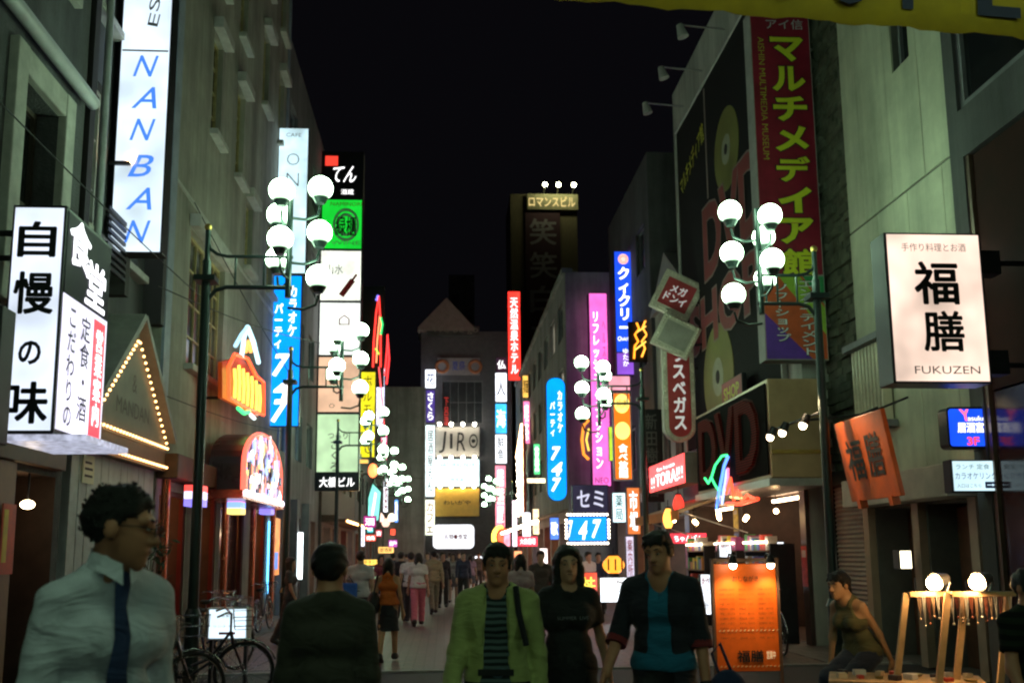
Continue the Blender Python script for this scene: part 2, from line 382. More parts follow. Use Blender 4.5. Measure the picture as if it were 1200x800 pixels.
# ================================================================== LEFT SIDE
# --- dark roughcast house at the left edge
t, wl, U = building('roughcast_house', 'dark grey roughcast house at the left edge with deep pale framed windows', 'L', 2.0, 12.35, XL, 14, DKST,
    [(7.9, 9.2, 4.5, 6.8, .35), (10.45, 11.55, 4.5, 6.8, .35), (7.9, 9.2, 8.6, 10.8, .35), (10.45, 11.55, 8.6, 10.8, .35), (10.95, 12.15, .02, 2.55, 1.2), (7.6, 10.2, .3, 2.5, .5)])
for a, b in ((7.9, 9.2), (10.45, 11.55)):
    for z0, z1 in ((4.5, 6.8), (8.6, 10.8)):
        w = window(t, U(a), U(b), z0, z1, M('brown_sash', (.1, .08, .06), .5), GLASS, 2, 2, rec=.3)
        s = MB()
        s.bx(U(a) - .28, U(a) - .003, -.1, .06, z0 - .25, z1 + .3).bx(U(b) + .003, U(b) + .28, -.1, .06, z0 - .25, z1 + .3)
        s.bx(U(a), U(b), -.09, .06, z1 + .003, z1 + .3).bx(U(a), U(b), -.12, .06, z0 - .25, z0 - .003)
        s.build('surround', TRIM, w, bevel=.015)
aw = MB().cyl((U(7.5), -.16, 7.28), (U(12.2), -.16, 7.28), .085, n=14)
aw.build('rolled_awning', M('pale_awning_tube', (.55, .56, .58), .4, var=.15), t)
for y in (7.7, 9.8, 12.0): MB().bx(U(y) - .03, U(y) + .03, -.16, 0, 7.34, 7.4).build('awning_bracket', STEEL, t)
MB().bx(U(10.5), U(10.93), -.06, 0, .0, 2.62).build('door_post', M('warm_brown_post', (.28, .15, .08), .5, var=.3), t, bevel=.01)
MB().bx(U(10.2), U(12.2), -.1, 0, 2.63, 2.95).build('door_header', WOODB, t, bevel=.01)
d = MB().bx(U(11.0), U(12.1), 1.05, 1.12, .05, 2.5).build('door', M('dark_door', (.02, .02, .022), .5), t)
MB().cyl((U(11.9), .98, 1.05), (U(11.9), 1.05, 1.05), .03).build('handle', STEEL, d)
MB().bx(U(7.7), U(10.1), .4, .46, .4, 2.4).build('shop_window', GLASS, t)
ps = thing('poster', 'red and yellow poster on the post by the dark doorway', 'poster', (XL + .09, 10.72, 1.45), 90)
MB().bx(-.16, .16, -.012, .0, 0, .72).build('sheet', M('red_poster', (.7, .09, .03), .5, var=.3, scale=7), ps)
MB().bx(-.13, -.03, -.016, -.013, .12, .66).build('yellow_panel', M('yellow_print', (.75, .5, .04), .5, var=.3), ps)
lp = thing('doorway_lamp', 'small warm lamp glowing inside the dark doorway', 'lamp', (XL - .02, 11.45, 2.2))
MB().sph((0, 0, 0), (.075, .075, .05)).build('bulb', E((1, .72, .38), 14, 0), lp)
MB().cyl((0, 0, .05), (0, 0, .42), .012).build('stem', DARKMETAL(), lp)

# --- narrow house with pale boards and gable
t, wl, U = building('board_fronted_house', 'narrow dark house with pale boarded ground floor between roughcast and cream houses', 'L', 12.37, 16.18, XL - .25, 15.5, DGREY,
    [(12.9, 13.9, 6.0, 8.2), (14.6, 15.6, 6.0, 8.2), (12.9, 13.9, 9.2, 11.4), (14.6, 15.6, 9.2, 11.4)])
for a, b in ((12.9, 13.9), (14.6, 15.6)):
    for z0, z1 in ((6.0, 8.2), (9.2, 11.4)): window(t, U(a), U(b), z0, z1, TRIM, GLASS, 2, 3, sill=TRIM)
for i in range(13):
    y = 12.62 + i * .272
    MB().bx(U(y), U(y) + .262, -.252 - .006 * (i % 3), -.002, .08, 3.25).build('plank', PALEP, wl)
for y in (12.5, 14.2, 16.05): MB().bx(U(y) - .09, U(y) + .09, -.3, -.002, 5.3, 15.4).build('pilaster', M('dark_timber', (.03, .025, .025), .7, var=.3), t)
MB().cyl((U(13.2), -.2, 3.5), (U(13.2), -.2, 15), .05).build('downpipe', M('pale_pipe', (.4, .41, .42), .5), t)
for j in range(9):
    MB().bx(U(13.2), U(14.0), -.34, -.305, 5.45 + j * .1, 5.5 + j * .1).build('slat', DARKMETAL(), t)
# gable
GB = thing('lit_gable', 'pale triangular shop gable edged with warm bulbs above boarded wall', 'gable', (XL + .12, 14.35, 3.25), 90)
MB().prism([(-1.75, 0), (1.75, 0), (1.75, .12), (0, 1.62), (-1.75, .12)], -.06, .3).build('board', M('beige_gable_board', (.24, .2, .16), .6, var=.2), GB)
rf = MB()
for sg in (-1, 1):
    dvec = Vector((sg * 1.95, 0, -1.67)); L = dvec.length; ang = math.atan2(-1.67, sg * 1.95)
    rf.box((sg * .95, .06, .98), (L * .96, .5, .09), Matrix.Rotation(-math.atan2(-1.67 * sg, 1.95), 3, 'Y'))
rf.build('roof_edge', M('grey_roof_trim', (.3, .29, .28), .6), GB)
for sg in (-1, 1):
    b = MB()
    for i in range(17):
        f = (i + .5) / 17; b.sph((sg * (1.68 * f), -.1, 1.45 - 1.36 * f), .02, 8, 6)
    b.build('bulb_string', E((1, .5, .17), 5, 0, sample=False), GB, kind='stuff')
for zz in (.05, -.25):
    b = MB()
    for i in range(26): b.sph((-1.7 + 3.4 * i / 25, -.1, zz), .02, 8, 6)
    b.build('bulb_string', E((1, .5, .17), 5, 0, sample=False), GB, kind='stuff')
MB().bx(-1.8, 1.8, -.05, .28, -.3, -.003).build('fascia', M('brown_fascia', (.2, .12, .08), .6), GB)
lettering(GB, 'MANDAN', 0, .42, 1.5, .22, M('brown_print', (.12, .08, .06), .6), y=-.068)
lettering(GB, '&', 0, .8, .2, .26, M('brown_print'), y=-.068)
ps = thing('menu_card', 'small cream card pinned on the pale boards', 'card', (XL + .02, 13.15, 2.55), 90)
MB().bx(-.2, .2, -.012, 0, 0, .36).build('sheet', M('cream_card', (.75, .72, .55), .6, var=.1), ps)
MB().bx(-.14, .14, -.015, -.0125, .08, .11).bx(-.14, .14, -.015, -.0125, .17, .2).bx(-.14, .1, -.015, -.0125, .25, .28).build('print', INK(), ps)
wl2 = thing('wall_lamp', 'small orange lamp glowing high in the dark gap', 'lamp', (XL + .1, 13.9, 7.25))
MB().sph((0, 0, 0), .06).build('bulb', E((1, .5, .25), 14, 0), wl2)
MB().bx(-.3, 0, -.03, .03, -.1, -.05).build('arm', DARKMETAL(), wl2)

# --- cream house with sash windows
hl = [(17.75, 20.6, 5.0, 7.5, .25)]
SM = [(18.9, 19.7, 9.9, 12.0), (21.2, 22.0, 9.9, 12.0), (18.9, 19.7, 13.2, 15.2), (21.2, 22.0, 13.2, 15.2), (24.0, 24.8, 12.9, 14.9), (26.4, 27.2, 12.9, 14.9), (22.5, 23.3, 8.2, 10.2 - .4), (25.3, 26.1, 8.4, 10.3), (24.0, 24.8, 16.2, 18), (26.4, 27.2, 16.2, 18)]
SHOP = [(16.5, 18.2, .05, 2.7, 1.4), (18.7, 20.6, .05, 2.75, 1.6), (21.0, 23.4, .3, 2.7, .8), (24.2, 26.2, .05, 2.75, 1.2)]
t, wl, U = building('cream_house', 'tall cream rendered house with projecting sills and lattice windows', 'L', 16.2, 27.9, XL, 19.5, CREAM, hl + SM + SHOP)
window(t, U(17.75), U(20.6), 5.0, 7.5, WFRAME, GLASS2, 6, 4, sill=TRIM, lintel=TRIM)
for a, b, c, e in SM: window(t, U(a), U(b), c, e, WFRAME, GLASS, 2, 4, sill=TRIM, lintel=TRIM)
for y in (16.25, 27.75): MB().bx(U(y) - .05 if y < 20 else U(y) - .1, U(y) + .3 if y < 20 else U(y) + .1, -.05, -.002, 3.6, 19.4).build('corner_strip', M('blue_grey_strip', (.3, .34, .42), .6), t)
MB().bx(0.02, 11.66, -.03, -.002, 7.95, 8.02).build('string_course', TRIM, t)
MB().bx(.02, 11.66, -.35, -.002, 2.85, 3.25).build('fascia', WOODB, t, bevel=.02)
for a, b, z0, z1, d in SHOP:
    MB().bx(U(a) + .04, U(b) - .04, d - .08, d - .02, z0 + .02, z1 - .02).build('interior', M('red_brown_interior', (.4, .08, .04), .5, var=.6, scale=3), t)
    MB().bx(U(a) + .15, U(b) - .15, d - .35, d - .28, z1 - .3, z1 - .22).build('ceiling_tube', E((1, .42, .12), 17, 0), t)
    o = MB().bx(U(a), U(a) + .08, .02, .1, z0, z1).bx(U(b) - .08, U(b), .02, .1, z0, z1).bx(U(a) + .08, U(b) - .08, .02, .1, z1 - .08, z1).build('door_frame', M('dark_red_frame', (.14, .02, .02), .35), t)
MB().bx(U(21.08), U(23.32), .12, .14, .35, 2.6).build('shop_window', M('tinted_glass', (.05, .02, .02), .06, spec=.6, var=.4), t)
for y in (16.35, 18.45, 20.8, 23.8, 26.5): MB().cyl((U(y), -.14, .02), (U(y), -.14, 2.84), .07, n=12).build('column', COPPER, t)
for y, w_ in ((24.0, .1),):
    MB().bx(U(26.75) - .09, U(26.75) + .09, -.12, -.002, .6, 2.5).build('blue_tube_light', E((.1, .5, 1), 4, 0), t)
for y, zz in ((16.75, 2.42), (20.0, 2.42), (23.4, 2.55)):
    fl = thing('striped_lantern', {16.75: 'red, white and blue striped box lamp nearest the boarded wall', 20.0: 'small blue and yellow striped box lamp over the middle door', 23.4: 'red and blue striped box lamp under the arched display'}[y], 'lamp', (XL + .52, y, zz), 90, 'striped box lamps')
    MB().bx(-.24, .24, -.13, .13, .24, .34).build('red_band', E((1, .06, .05), 1.6, .1), fl)
    MB().bx(-.24, .24, -.13, .13, .12, .236).build('white_band', E((.8, .75, 1), 1.3, .1) if y != 20.0 else E((.2, .35, 1), 1.4, .1), fl)
    MB().bx(-.24, .24, -.13, .13, .0, .116).build('blue_band', E((.25, .2, .9), 1.1, .1) if y != 20.0 else E((1, .75, .2), 1.2, .1), fl)
    MB().bx(-.03, .03, -.03, .03, .341, .42).build('hanger', DARKMETAL(), fl)
ps = thing('wall_poster', 'orange and blue lit poster on the cream house far corner', 'poster', (XL + .1, 27.3, 1.1), 90)
MB().bx(-.45, .45, -.03, .0, 0, 1.5).build('sheet', E((.9, .28, .06), .9, .6, 3), ps)
MB().bx(-.3, .2, -.035, -.031, .15, .6).build('blue_print', E((.1, .3, .9), .8, .5, 4), ps)

# --- grey office block with the sign stack
t, wl, U = building('grey_office_block', 'plain grey office block carrying the tall stacked sign', 'L', 27.95, 37.9, XL - .1, 17.2, GREYW,
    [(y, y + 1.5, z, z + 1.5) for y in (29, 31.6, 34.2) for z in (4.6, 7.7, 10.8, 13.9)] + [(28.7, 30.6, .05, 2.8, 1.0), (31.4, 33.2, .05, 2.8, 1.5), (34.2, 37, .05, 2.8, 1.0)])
for y in (29, 31.6, 34.2):
    for z in (4.6, 7.7, 10.8, 13.9): window(t, U(y), U(y + 1.5), z, z + 1.5, STEEL, GLASS, 2, 1)
for y in (28.3, 31.0, 33.7): MB().bx(U(y) - .22, U(y) + .22, -.25, -.002, 0, 3.3).build('pillar', GREYW, t, bevel=.02)
MB().bx(U(28.8), U(30.5), .85, .92, .1, 2.7).build('dark_door', M('dark_door'), t)
lit_room(t, U(34.2), U(37), .05, 2.8, 1.0, (1, .8, .55), .9)
MB().bx(U(31.1) - .1, U(31.1) + .1, -.38, -.255, .9, 2.3).build('tube_light', E((.8, .95, 1), 3, 0), t)

# --- further left houses
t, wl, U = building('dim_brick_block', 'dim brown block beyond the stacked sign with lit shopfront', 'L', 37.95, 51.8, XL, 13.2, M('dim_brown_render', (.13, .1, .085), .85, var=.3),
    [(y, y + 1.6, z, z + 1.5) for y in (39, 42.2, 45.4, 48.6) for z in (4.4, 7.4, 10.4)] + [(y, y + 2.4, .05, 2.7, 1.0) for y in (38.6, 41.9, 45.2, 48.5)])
for y in (39, 42.2, 45.4, 48.6):
    for z in (4.4, 7.4, 10.4): window(t, U(y), U(y + 1.6), z, z + 1.5, STEEL, GLASS, 2, 1)
for i, y in enumerate((38.6, 41.9, 45.2, 48.5)): lit_room(t, U(y), U(y + 2.4), .05, 2.7, 1.0, ((1, .85, .6), (1, .5, .2), (1, .3, .25), (.95, .9, .8))[i], (1.2, .9, .7, 1.4)[i])
MB().bx(.05, 13.8, -.5, -.002, 2.85, 3.1).build('canopy', WOODB, t)
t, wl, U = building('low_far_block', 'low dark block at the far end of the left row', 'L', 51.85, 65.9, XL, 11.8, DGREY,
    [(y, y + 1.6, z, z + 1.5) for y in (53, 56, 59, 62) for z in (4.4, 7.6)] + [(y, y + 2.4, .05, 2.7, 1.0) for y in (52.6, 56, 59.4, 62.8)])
for y in (53, 56, 59, 62):
    for z in (4.4, 7.6): window(t, U(y), U(y + 1.6), z, z + 1.5, STEEL, GLASS, 2, 1)
for i, y in enumerate((52.6, 56, 59.4, 62.8)): lit_room(t, U(y), U(y + 2.4), .05, 2.7, 1.0, ((1, .4, .3), (.9, .7, .5), (1, .85, .8), (1, .55, .3))[i], (1.0, 1.2, 1.0, 1.1)[i])
# --- far end of the street
xa, xb = atY(443, 600, 66).x, atY(497, 600, 66).x
t, wl, U = building('blank_grey_wall_building', 'blank grey walled building closing the street on the left', 'F', xa - .6, xb, 66, atY(470, 455, 66).z, GREYW, [], 5)
for i in range(1, 4): MB().bx((xb - xa + .6) * i / 4 - .02, (xb - xa + .6) * i / 4 + .02, -.02, -.002, .2, 12).build('joint_strip', M('joint_grey', (.2, .2, .2), .8), t)
MB().bx(0, xb - xa + .6, -.1, -.002, atY(470, 455, 66).z - .25, atY(470, 455, 66).z + .1).build('parapet', GREYW, t)
YE = 72.0
ex0, ex1 = atY(493, 500, YE).x, atY(600, 500, YE).x
eh = atY(520, 388, YE).z
zz = lambda py: atY(530, py, YE).z
xx = lambda px: atY(px, 520, YE).x
t, wl, U = building('end_building', 'dark building closing the street with stacked lit panels and peaked roof', 'F', ex0, ex1, YE, eh, M('mauve_grey_cladding', (.13, .125, .14), .8, var=.25),
    [(xx(518), xx(566), zz(496), zz(446), .3)], 6)
window(t, U(xx(518)), U(xx(566)), zz(496), zz(446), M('grey_mullion', (.2, .2, .22), .6), GLASS2, 5, 2, rec=.2)
pk = MB().prism([(U(xx(489)), eh - .1), (U(xx(556)), eh - .1), (U(xx(556)), eh + .15), (U(xx(523)), zz(351)), (U(xx(489)), eh + .15)], -.6, 3).build('peaked_roof', M('pinkish_roof', (.3, .24, .24), .8, var=.2), t)
lettering(t, 'We be go', U(xx(533)), zz(389), 3.4, .6, M('grey_letters', (.3, .28, .25), .6), y=-.62)
MB().bx(U(xx(500)), U(xx(562)), -.58, -.003, zz(395) , zz(384)).build('letter_beam', DGREY, t)
t2, wl, U2 = building('distant_slab', 'barely visible dark slab rising behind the peaked roof', 'F', atY(526, 400, 100).x, atY(556, 400, 100).x, 100, atY(540, 322, 100).z, DGREY, [], 6)
MB().bx(.3, 1.0, -.03, -.002, 20, 28).build('stair_strip', GLASS2, t2)

# ================================================================== RIGHT SIDE
# --- near glass fronted building
DRED = M('polished_red_brown_panel', (.035, .014, .012), .14, 0, .25, 2, spec=.4)
t, wl, U = building('glass_fronted_block', 'dark polished block at the right edge with gridded upper windows', 'R', 2.0, 11.35, XR - .15, 15, DGREY,
    [(3.0, 11.1, 6.9, 9.6, .2), (3.0, 11.1, 10.2, 13.2, .2), (3.0, 11.05, .6, 6.3, .2)])
for z0, z1 in ((6.9, 9.6), (10.2, 13.2)): window(t, U(11.1), U(3.0), z0, z1, M('grey_mullion'), GLASS, 5, 2, rec=.1, fw=.1)
w = MB().bx(U(11.05), U(11.05) + .08, .02, .18, .6, 6.3).build('frame', M('bronze_frame', (.16, .11, .08), .4, .5), t)
for i in range(5):
    for j, (a, b) in enumerate(((.62, 3.4), (3.43, 6.28))):
        x0 = U(11.05) + .1 + i * 1.58; MB().bx(x0, x0 + 1.55, .06, .1, a, b).build('panel', DRED if j == 0 else M('matt_brown_panel', (.04, .016, .013), .8, var=.3, spec=.1), t)
il = thing('wall_light', 'small greenish white light high on the polished right block', 'lamp', (XR - .3, 10.95, 5.0))
MB().sph((0, 0, 0), .05).build('bulb', E((.8, 1, .9), 12, 0), il); MB().bx(0, .15, -.02, .02, -.02, .02).build('arm', DARKMETAL(), il)

# --- cream panelled building behind the big white sign
PANEL = streaked(M('pale_wall_panel', (.52, .53, .40), .7, var=.22, scale=1.3, bump=.08, bscale=25), .3)
t, wl, U = building('panelled_building', 'tall building of pale seamed panels behind the large white box sign', 'R', 11.4, 15.55, XR + .35, 17, M('panel_backing', (.12, .12, .11), .9),
    [(12.3, 13.6, .03, 2.25, .5), (13.9, 15.3, .03, 2.25, .6), (11.6, 12.1, .03, 2.3, .3), (13.1, 13.65, 8.7, 9.5, .3)])
for z0, z1, off in ((2.35, 6.78, .0), (6.8, 11.3, .45), (11.32, 16.9, .0)):
    cuts = [11.42] + [11.42 + off + 1.02 * i for i in range(0 if off else 1, 5) if 11.6 < 11.42 + off + 1.02 * i < 15.3] + [15.53]
    for a, b in zip(cuts[:-1], cuts[1:]):
        x0, x1 = U(b) + .007, U(a) - .007; hz = [(U(13.65), U(13.1), 8.7, 9.5)] if z0 == 6.8 else []
        hz = [(max(q[0], x0), min(q[1], x1), q[2], q[3]) for q in hz if q[0] < x1 and q[1] > x0]
        if hz:
            g = MB(); q = hz[0]
            g.bx(x0, x1, -.03, -.002, z0 + .008, q[2]).bx(x0, x1, -.03, -.002, q[3], z1 - .008)
            if q[0] > x0 + .01: g.bx(x0, q[0], -.03, -.002, q[2], q[3])
            if q[1] < x1 - .01: g.bx(q[1], x1, -.03, -.002, q[2], q[3])
            g.build('panel', PANEL, wl)
        else: MB().bx(x0, x1, -.03 - .002 * rng.random(), -.002, z0 + .008, z1 - .008).build('panel', PANEL, wl, bevel=.004)
window(t, U(13.65), U(13.1), 8.7, 9.5, M('grey_mullion'), GLASS, 1, 1, rec=.15)
MB().bx(U(15.5), U(12.15), -.45, -.035, 2.28, 2.7).build('ledge', M('pale_ledge', (.5, .45, .38), .7, var=.2), t, bevel=.015)
for y in (12.2, 13.75, 15.42): MB().bx(U(y) - .1, U(y) + .1, -.12, -.002, .02, 2.27).build('post', M('tan_post', (.35, .26, .18), .6, var=.2), t)
for a, b, d in ((12.35, 13.55, .45), (13.95, 15.25, .55)):
    o = MB().bx(U(b), U(a), d - .06, d - .01, .04, 2.2).build('door', WOODB, t)
    for i in range(1, 3): MB().bx(U(b) + (b - a) * i / 3 - .03, U(b) + (b - a) * i / 3 + .03, d - .1, d - .062, .06, 2.18).build('stile', M('dark_timber'), o)
    MB().cyl((U(b) + .3, d - .16, .9), (U(b) + .3, d - .16, 1.2), .014).build('handle', STEEL, o)
def shutter(parent, x0, x1, z0, z1, y, mat):
    b = MB(); n = int((z1 - z0) / .075)
    for i in range(n):
        z = z0 + (z1 - z0) * i / n; h_ = (z1 - z0) / n
        b.add([(x0, y + .02, z), (x1, y + .02, z), (x1, y - .012, z + h_ * .5), (x0, y - .012, z + h_ * .5), (x1, y + .02, z + h_), (x0, y + .02, z + h_)], [(0, 1, 2, 3), (3, 2, 4, 5)])
    return b.build('shutter', mat, parent, kind='stuff')
SHM = M('grey_shutter', (.35, .34, .3), .5, .3, .2, 5)
shutter(t, U(12.1), U(11.6), .05, 2.28, .1, SHM)
# louvre bars over the ledge
for i in range(9):
    y = 14.35 + i * .125
    MB().bx(U(y) - .03, U(y) + .03, -.2, -.06, 3.55, 4.75).build('louvre_bar', M('ivory_bar', (.65, .6, .45), .5), t)
MB().bx(U(15.5), U(14.2), -.3, -.05, 4.77, 4.87).build('louvre_hood', M('grey_mullion'), t)
MB().bx(U(15.5), U(14.2), -.28, -.05, 3.43, 3.53).build('louvre_base', M('grey_mullion'), t)
# --- mossy stone pier
t = thing('mossy_stone_pier', 'dark rough stone pier green with moss beside the panelled wall', 'pier', (XR + .45, 17.15, 0), -90)
MB().bx(0, 1.5, .1, 5, 0, 17.5).build('core', M('pier_core', (.05, .05, .045), .9), t)
b = MB()
for j in range(118):
    for i in range(4):
        x0 = i * .375 + (.18 if j % 2 else 0) - .18; dd = rng.uniform(-.05, .05)
        if x0 >= 1.5 or x0 + .36 <= 0: continue
        b.bx(max(0, x0), min(1.5, x0 + .36), dd, .11, .1 + j * .145, .1 + j * .145 + .132)
b.build('rough_courses', M('mossy_stone', (.095, .1, .075), .95, var=.6, scale=3, bump=.9, bscale=12), t, kind='stuff')
shp = thing('rolled_shutter', 'closed grey roller shutter at the foot of the stone pier', 'shutter', (XR + .38, 17.1, 0), -90)
shutter(shp, .1, 1.4, .05, 2.7, 0, SHM)
MB().bx(.0, .1, -.06, .05, 0, 2.9).bx(1.4, 1.5, -.06, .05, 0, 2.9).bx(.1, 1.4, -.1, .05, 2.71, 2.95).build('guide_rail', DARKMETAL(), shp)

# --- disc shop building
WHITEW = streaked(M('white_painted_wall', (.5, .5, .46), .75, var=.2, scale=1.2), .4)
t, wl, U = building('disc_shop_building', 'white walled shop building faced with a huge black disc billboard', 'R', 17.2, 26.1, XR, 14.35, WHITEW,
    [(17.5, 21.2, .04, 2.75, 2.6), (21.6, 25.6, .04, 2.75, 2.2)], 8)
for a, b in ((17.22, 17.5), (21.2, 21.6), (25.6, 26.08)): MB().bx(U(b), U(a), -.08, -.002, .0, 2.76).build('pier', M('dark_tile_pier', (.07, .045, .04), .35, var=.4, scale=4), t, bevel=.01)
MB().bx(U(26.08), U(17.22), -.1, -.002, 2.77, 4.15).build('lintel_panel', M('dark_lintel', (.06, .05, .05), .5, var=.4, scale=2), t)
bb = thing('disc_billboard', 'huge black wall billboard with gold discs and dull red block letters', 'billboard', (XR - .02, 21.7, 4.2), -90)
BH = 8.7
MB().bx(-3.75, 3.75, -.06, 0, 0, BH).build('board', M('black_billboard', (.016, .015, .017), .8, var=.3, scale=.7, spec=.15), bb)
MB().bx(-3.8, -3.755, -.1, 0, -.05, BH + .05).bx(3.755, 3.8, -.1, 0, -.05, BH + .05).bx(-3.75, 3.75, -.1, 0, BH + .003, BH + .05).build('frame', M('pale_frame', (.5, .5, .48), .5), bb)
DR = M('dull_red_print', (.24, .045, .045), .5, var=.25); PO = M('pale_outline', (.24, .18, .17), .5); GOLD = M('gold_disc_print', (.2, .19, .06), .4, var=.4, scale=.8); YL = M('yellow_print2', (.6, .55, .06), .5, var=.2)
def disc(par, x, z, r):
    o = MB().prism(arc(x, z, r, r, 0, 350, 34), -.075, -.062).build('disc', GOLD, par)
    MB().prism(arc(x, z, r * .36, r * .36, 0, 345, 22), -.079, -.0755).build('disc_label', M('pale_disc_centre', (.3, .3, .22), .4), o)
    MB().prism(arc(x, z, r * .13, r * .13, 0, 340, 16), -.083, -.0795).build('disc_hole', INK(), o)
disc(bb, -.0 + (21.7 - 20.9), 6.35, .95); disc(bb, 21.7 - 22.3, 1.4, 1.25)
lettering(bb, 'DVD', .9, 4.75, 4.6, 1.9, PO, y=-.085, bold=.05); lettering(bb, 'DVD', .9, 4.75, 4.5, 1.78, DR, y=-.089, bold=.03)
lettering(bb, 'SHOP', -.1, 2.9, 5.8, 1.35, PO, y=-.085, bold=.05); lettering(bb, 'SHOP', -.1, 2.9, 5.7, 1.25, DR, y=-.089, bold=.03)
lettering(bb, 'マルチメディア館', -2.2, 7.3, 2.5, .55, YL, y=-.08, bold=.02, rot=14)
MB().bx(-.9, -.8, -.07, -.0605, 5.8, BH - .1).build('pale_stripe', PO, bb)
for i, y in enumerate((18.9, 20.9, 22.9, 24.9)):
    s = thing('arm_spotlight', 'unlit spotlight on a long arm above the disc billboard, ' + ('nearest of four', 'second nearest of four', 'third nearest of four', 'farthest of four')[i], 'spotlight', (XR, y, 13.45), 0, 'billboard spotlights')
    MB().cyl((0, 0, 0), (-1.05, 0, .08), .022, n=6).build('arm', STEEL, s)
    MB().cyl((-1.05, 0, .08), (-.97, 0, -.22), .07, .13, n=12).build('lamp_head', M('pale_lamp_head', (.5, .5, .48), .4), s)
# DVD box
cx0 = XR - 1.02
db = thing('letter_box_sign', 'bronze box sign with raised dark red ribbed DVD letters', 'sign', (XR, 17.75, 2.66), -90)
MB().bx(-3.2, 1.6, -1.0, -.11, .15, 1.82).build('box', M('bronze_panel', (.42, .28, .16), .38, .35, .25, 1.5), db, bevel=.02)
MB().bx(-3.12, 1.52, -1.03, -1.003, .22, 1.75).build('letter_ground', M('black_ground', (.012, .01, .01), .9, spec=.05), db)
RIB = stripes('ribbed_red', (.2, .02, .016), (.04, .007, .006), 7.0, .9, 'Z', 0)
lettering(db, 'DVD', -.8, .98, 4.0, 1.36, M('letter_edge', (.1, .035, .03), .8, spec=.1), y=-1.035, bold=.03)
lettering(db, 'DVD', -.8, .98, 3.9, 1.28, RIB, y=-1.05, bold=.02, extrude=.03)
MB().bx(-3.25, 1.65, -1.06, -.05, .02, .145).build('base_rail', STEEL, db)
MB().bx(1.603, 1.62, -.98, -.1, .55, .62).build('gold_band', M('gold_band', (.6, .4, .12), .25, .8), db)
s2 = sign('small_red_sign', 'small dull red sign reading SHOP above the DVD box', 'sign', XR - .3, 20.4, 4.95, 1.5, .55, d=.1, rotz=-90, face=M('dull_red_face', (.4, .08, .1), .5), texts=[('SHOP', .5, .5, .75, .5, YL, {'bold': .02})])
# shop under it
LT = E((1, .7, .42), 11, 0)
for a, b, d in ((17.5, 21.2, 2.6), (21.6, 25.6, 2.2)):
    MB().bx(U(b) + .05, U(a) - .05, d - .1, d - .02, .06, 2.7).build('interior', M('shop_back_wall', (.42, .26, .16), .6, var=.5, scale=3), t)
    for i in range(2):
        MB().bx(U(b) + .5, U(a) - .5, .5 + i * .9, .56 + i * .9, 2.62, 2.68).build('ceiling_tube', LT, t)
    for zz_ in (.6, 1.15, 1.7):
        MB().bx(U(b) + .1, U(a) - .1, d - .5, d - .12, zz_, zz_ + .03).build('shelf', M('shelf_wood', (.2, .12, .07), .6), t)
    g = 0
cols = [(.7, .1, .08), (.8, .7, .1), (.1, .2, .6), (.75, .75, .72), (.1, .45, .15), (.6, .3, .05), (.5, .1, .35), (.05, .05, .06)]
ORD = 'first second third fourth fifth sixth seventh eighth ninth tenth eleventh twelfth thirteenth fourteenth fifteenth sixteenth seventeenth eighteenth nineteenth twentieth'.split()
for a, b, d in ((17.5, 21.2, 2.6), (21.6, 25.6, 2.2)):
    for zz_ in (.63, 1.18, 1.73):
        y = a + .25; gi = 0
        while y < b - .3:
            w_ = rng.uniform(.16, .3); h_ = rng.uniform(.2, .38); c = rng.randrange(8)
            o = MB().bx(0, .2, 0, w_, 0, h_).build('boxed_goods', M('goods_%d' % c, cols[c], .4, var=.3, scale=8))
            o.location = (XR + d - .42, y, zz_ + .003)
            gi += 1
            tag(o, '%s box, %s on the %s shelf of the %s disc shop bay' % (('red', 'yellow', 'blue', 'white', 'green', 'brown', 'magenta', 'black')[c], ORD[gi - 1], {.63: 'lowest', 1.18: 'middle', 1.73: 'top'}[zz_], 'nearer' if a < 20 else 'farther'), 'box', 'boxed goods on the shop shelves'); y += w_ + rng.uniform(.02, .12)
aw = thing('shop_awning', 'pale sloping awning with orange edge over the disc shop', 'awning', (XR, 17.3, 2.75), -90)
MB().add([(-8.2, -1.5, -.28), (-3.4, -1.5, -.28), (-3.4, -.02, .2), (-8.2, -.02, .2), (-8.2, -1.5, -.33), (-3.4, -1.5, -.33), (-3.4, -.02, .15), (-8.2, -.02, .15)],
         [(0, 1, 2, 3), (7, 6, 5, 4), (0, 4, 5, 1), (1, 5, 6, 2), (2, 6, 7, 3), (3, 7, 4, 0)]).build('canopy', M('cream_canvas', (.55, .42, .28), .8, var=.2), aw)
MB().bx(-8.2, -3.4, -1.52, -1.502, -.47, -.26).build('valance', M('orange_canvas', (.65, .25, .08), .8, var=.2), aw)
for x in (-8.1, -3.5): MB().cyl((x, -1.45, -.3), (x, -.02, -.75), .018, n=6).build('strut', STEEL, aw)

# --- white gabled house
gh = 8.9
t, wl, U = building('white_gabled_house', 'white gabled house behind the red sign of seven bulbs edged boards', 'R', 26.15, 30.2, XR + .2, gh, WHITEW, [(27, 29.6, .05, 2.6, 1.2), (27, 28, 4, 5.4), (28.6, 29.6, 4, 5.4)], 7)
t['label'] = 'white gabled house behind the tilted bulb edged boards'
for a in (27, 28.6): window(t, U(a + 1), U(a), 4, 5.4, TRIM, GLASS, 2, 1)
lit_room(t, U(29.6), U(27), .05, 2.6, 1.2, (1, .85, .7), 1.3)
MB().prism([(-.2, gh + .003), (4.25, gh + .003), (2.0, gh + 1.5)], -.12, 7).build('roof', M('grey_roof_trim'), t)
MB().bx(-3.9, -.02, .0, .05, 2.7, 2.8).build('side_band', TRIM, t) if False else None
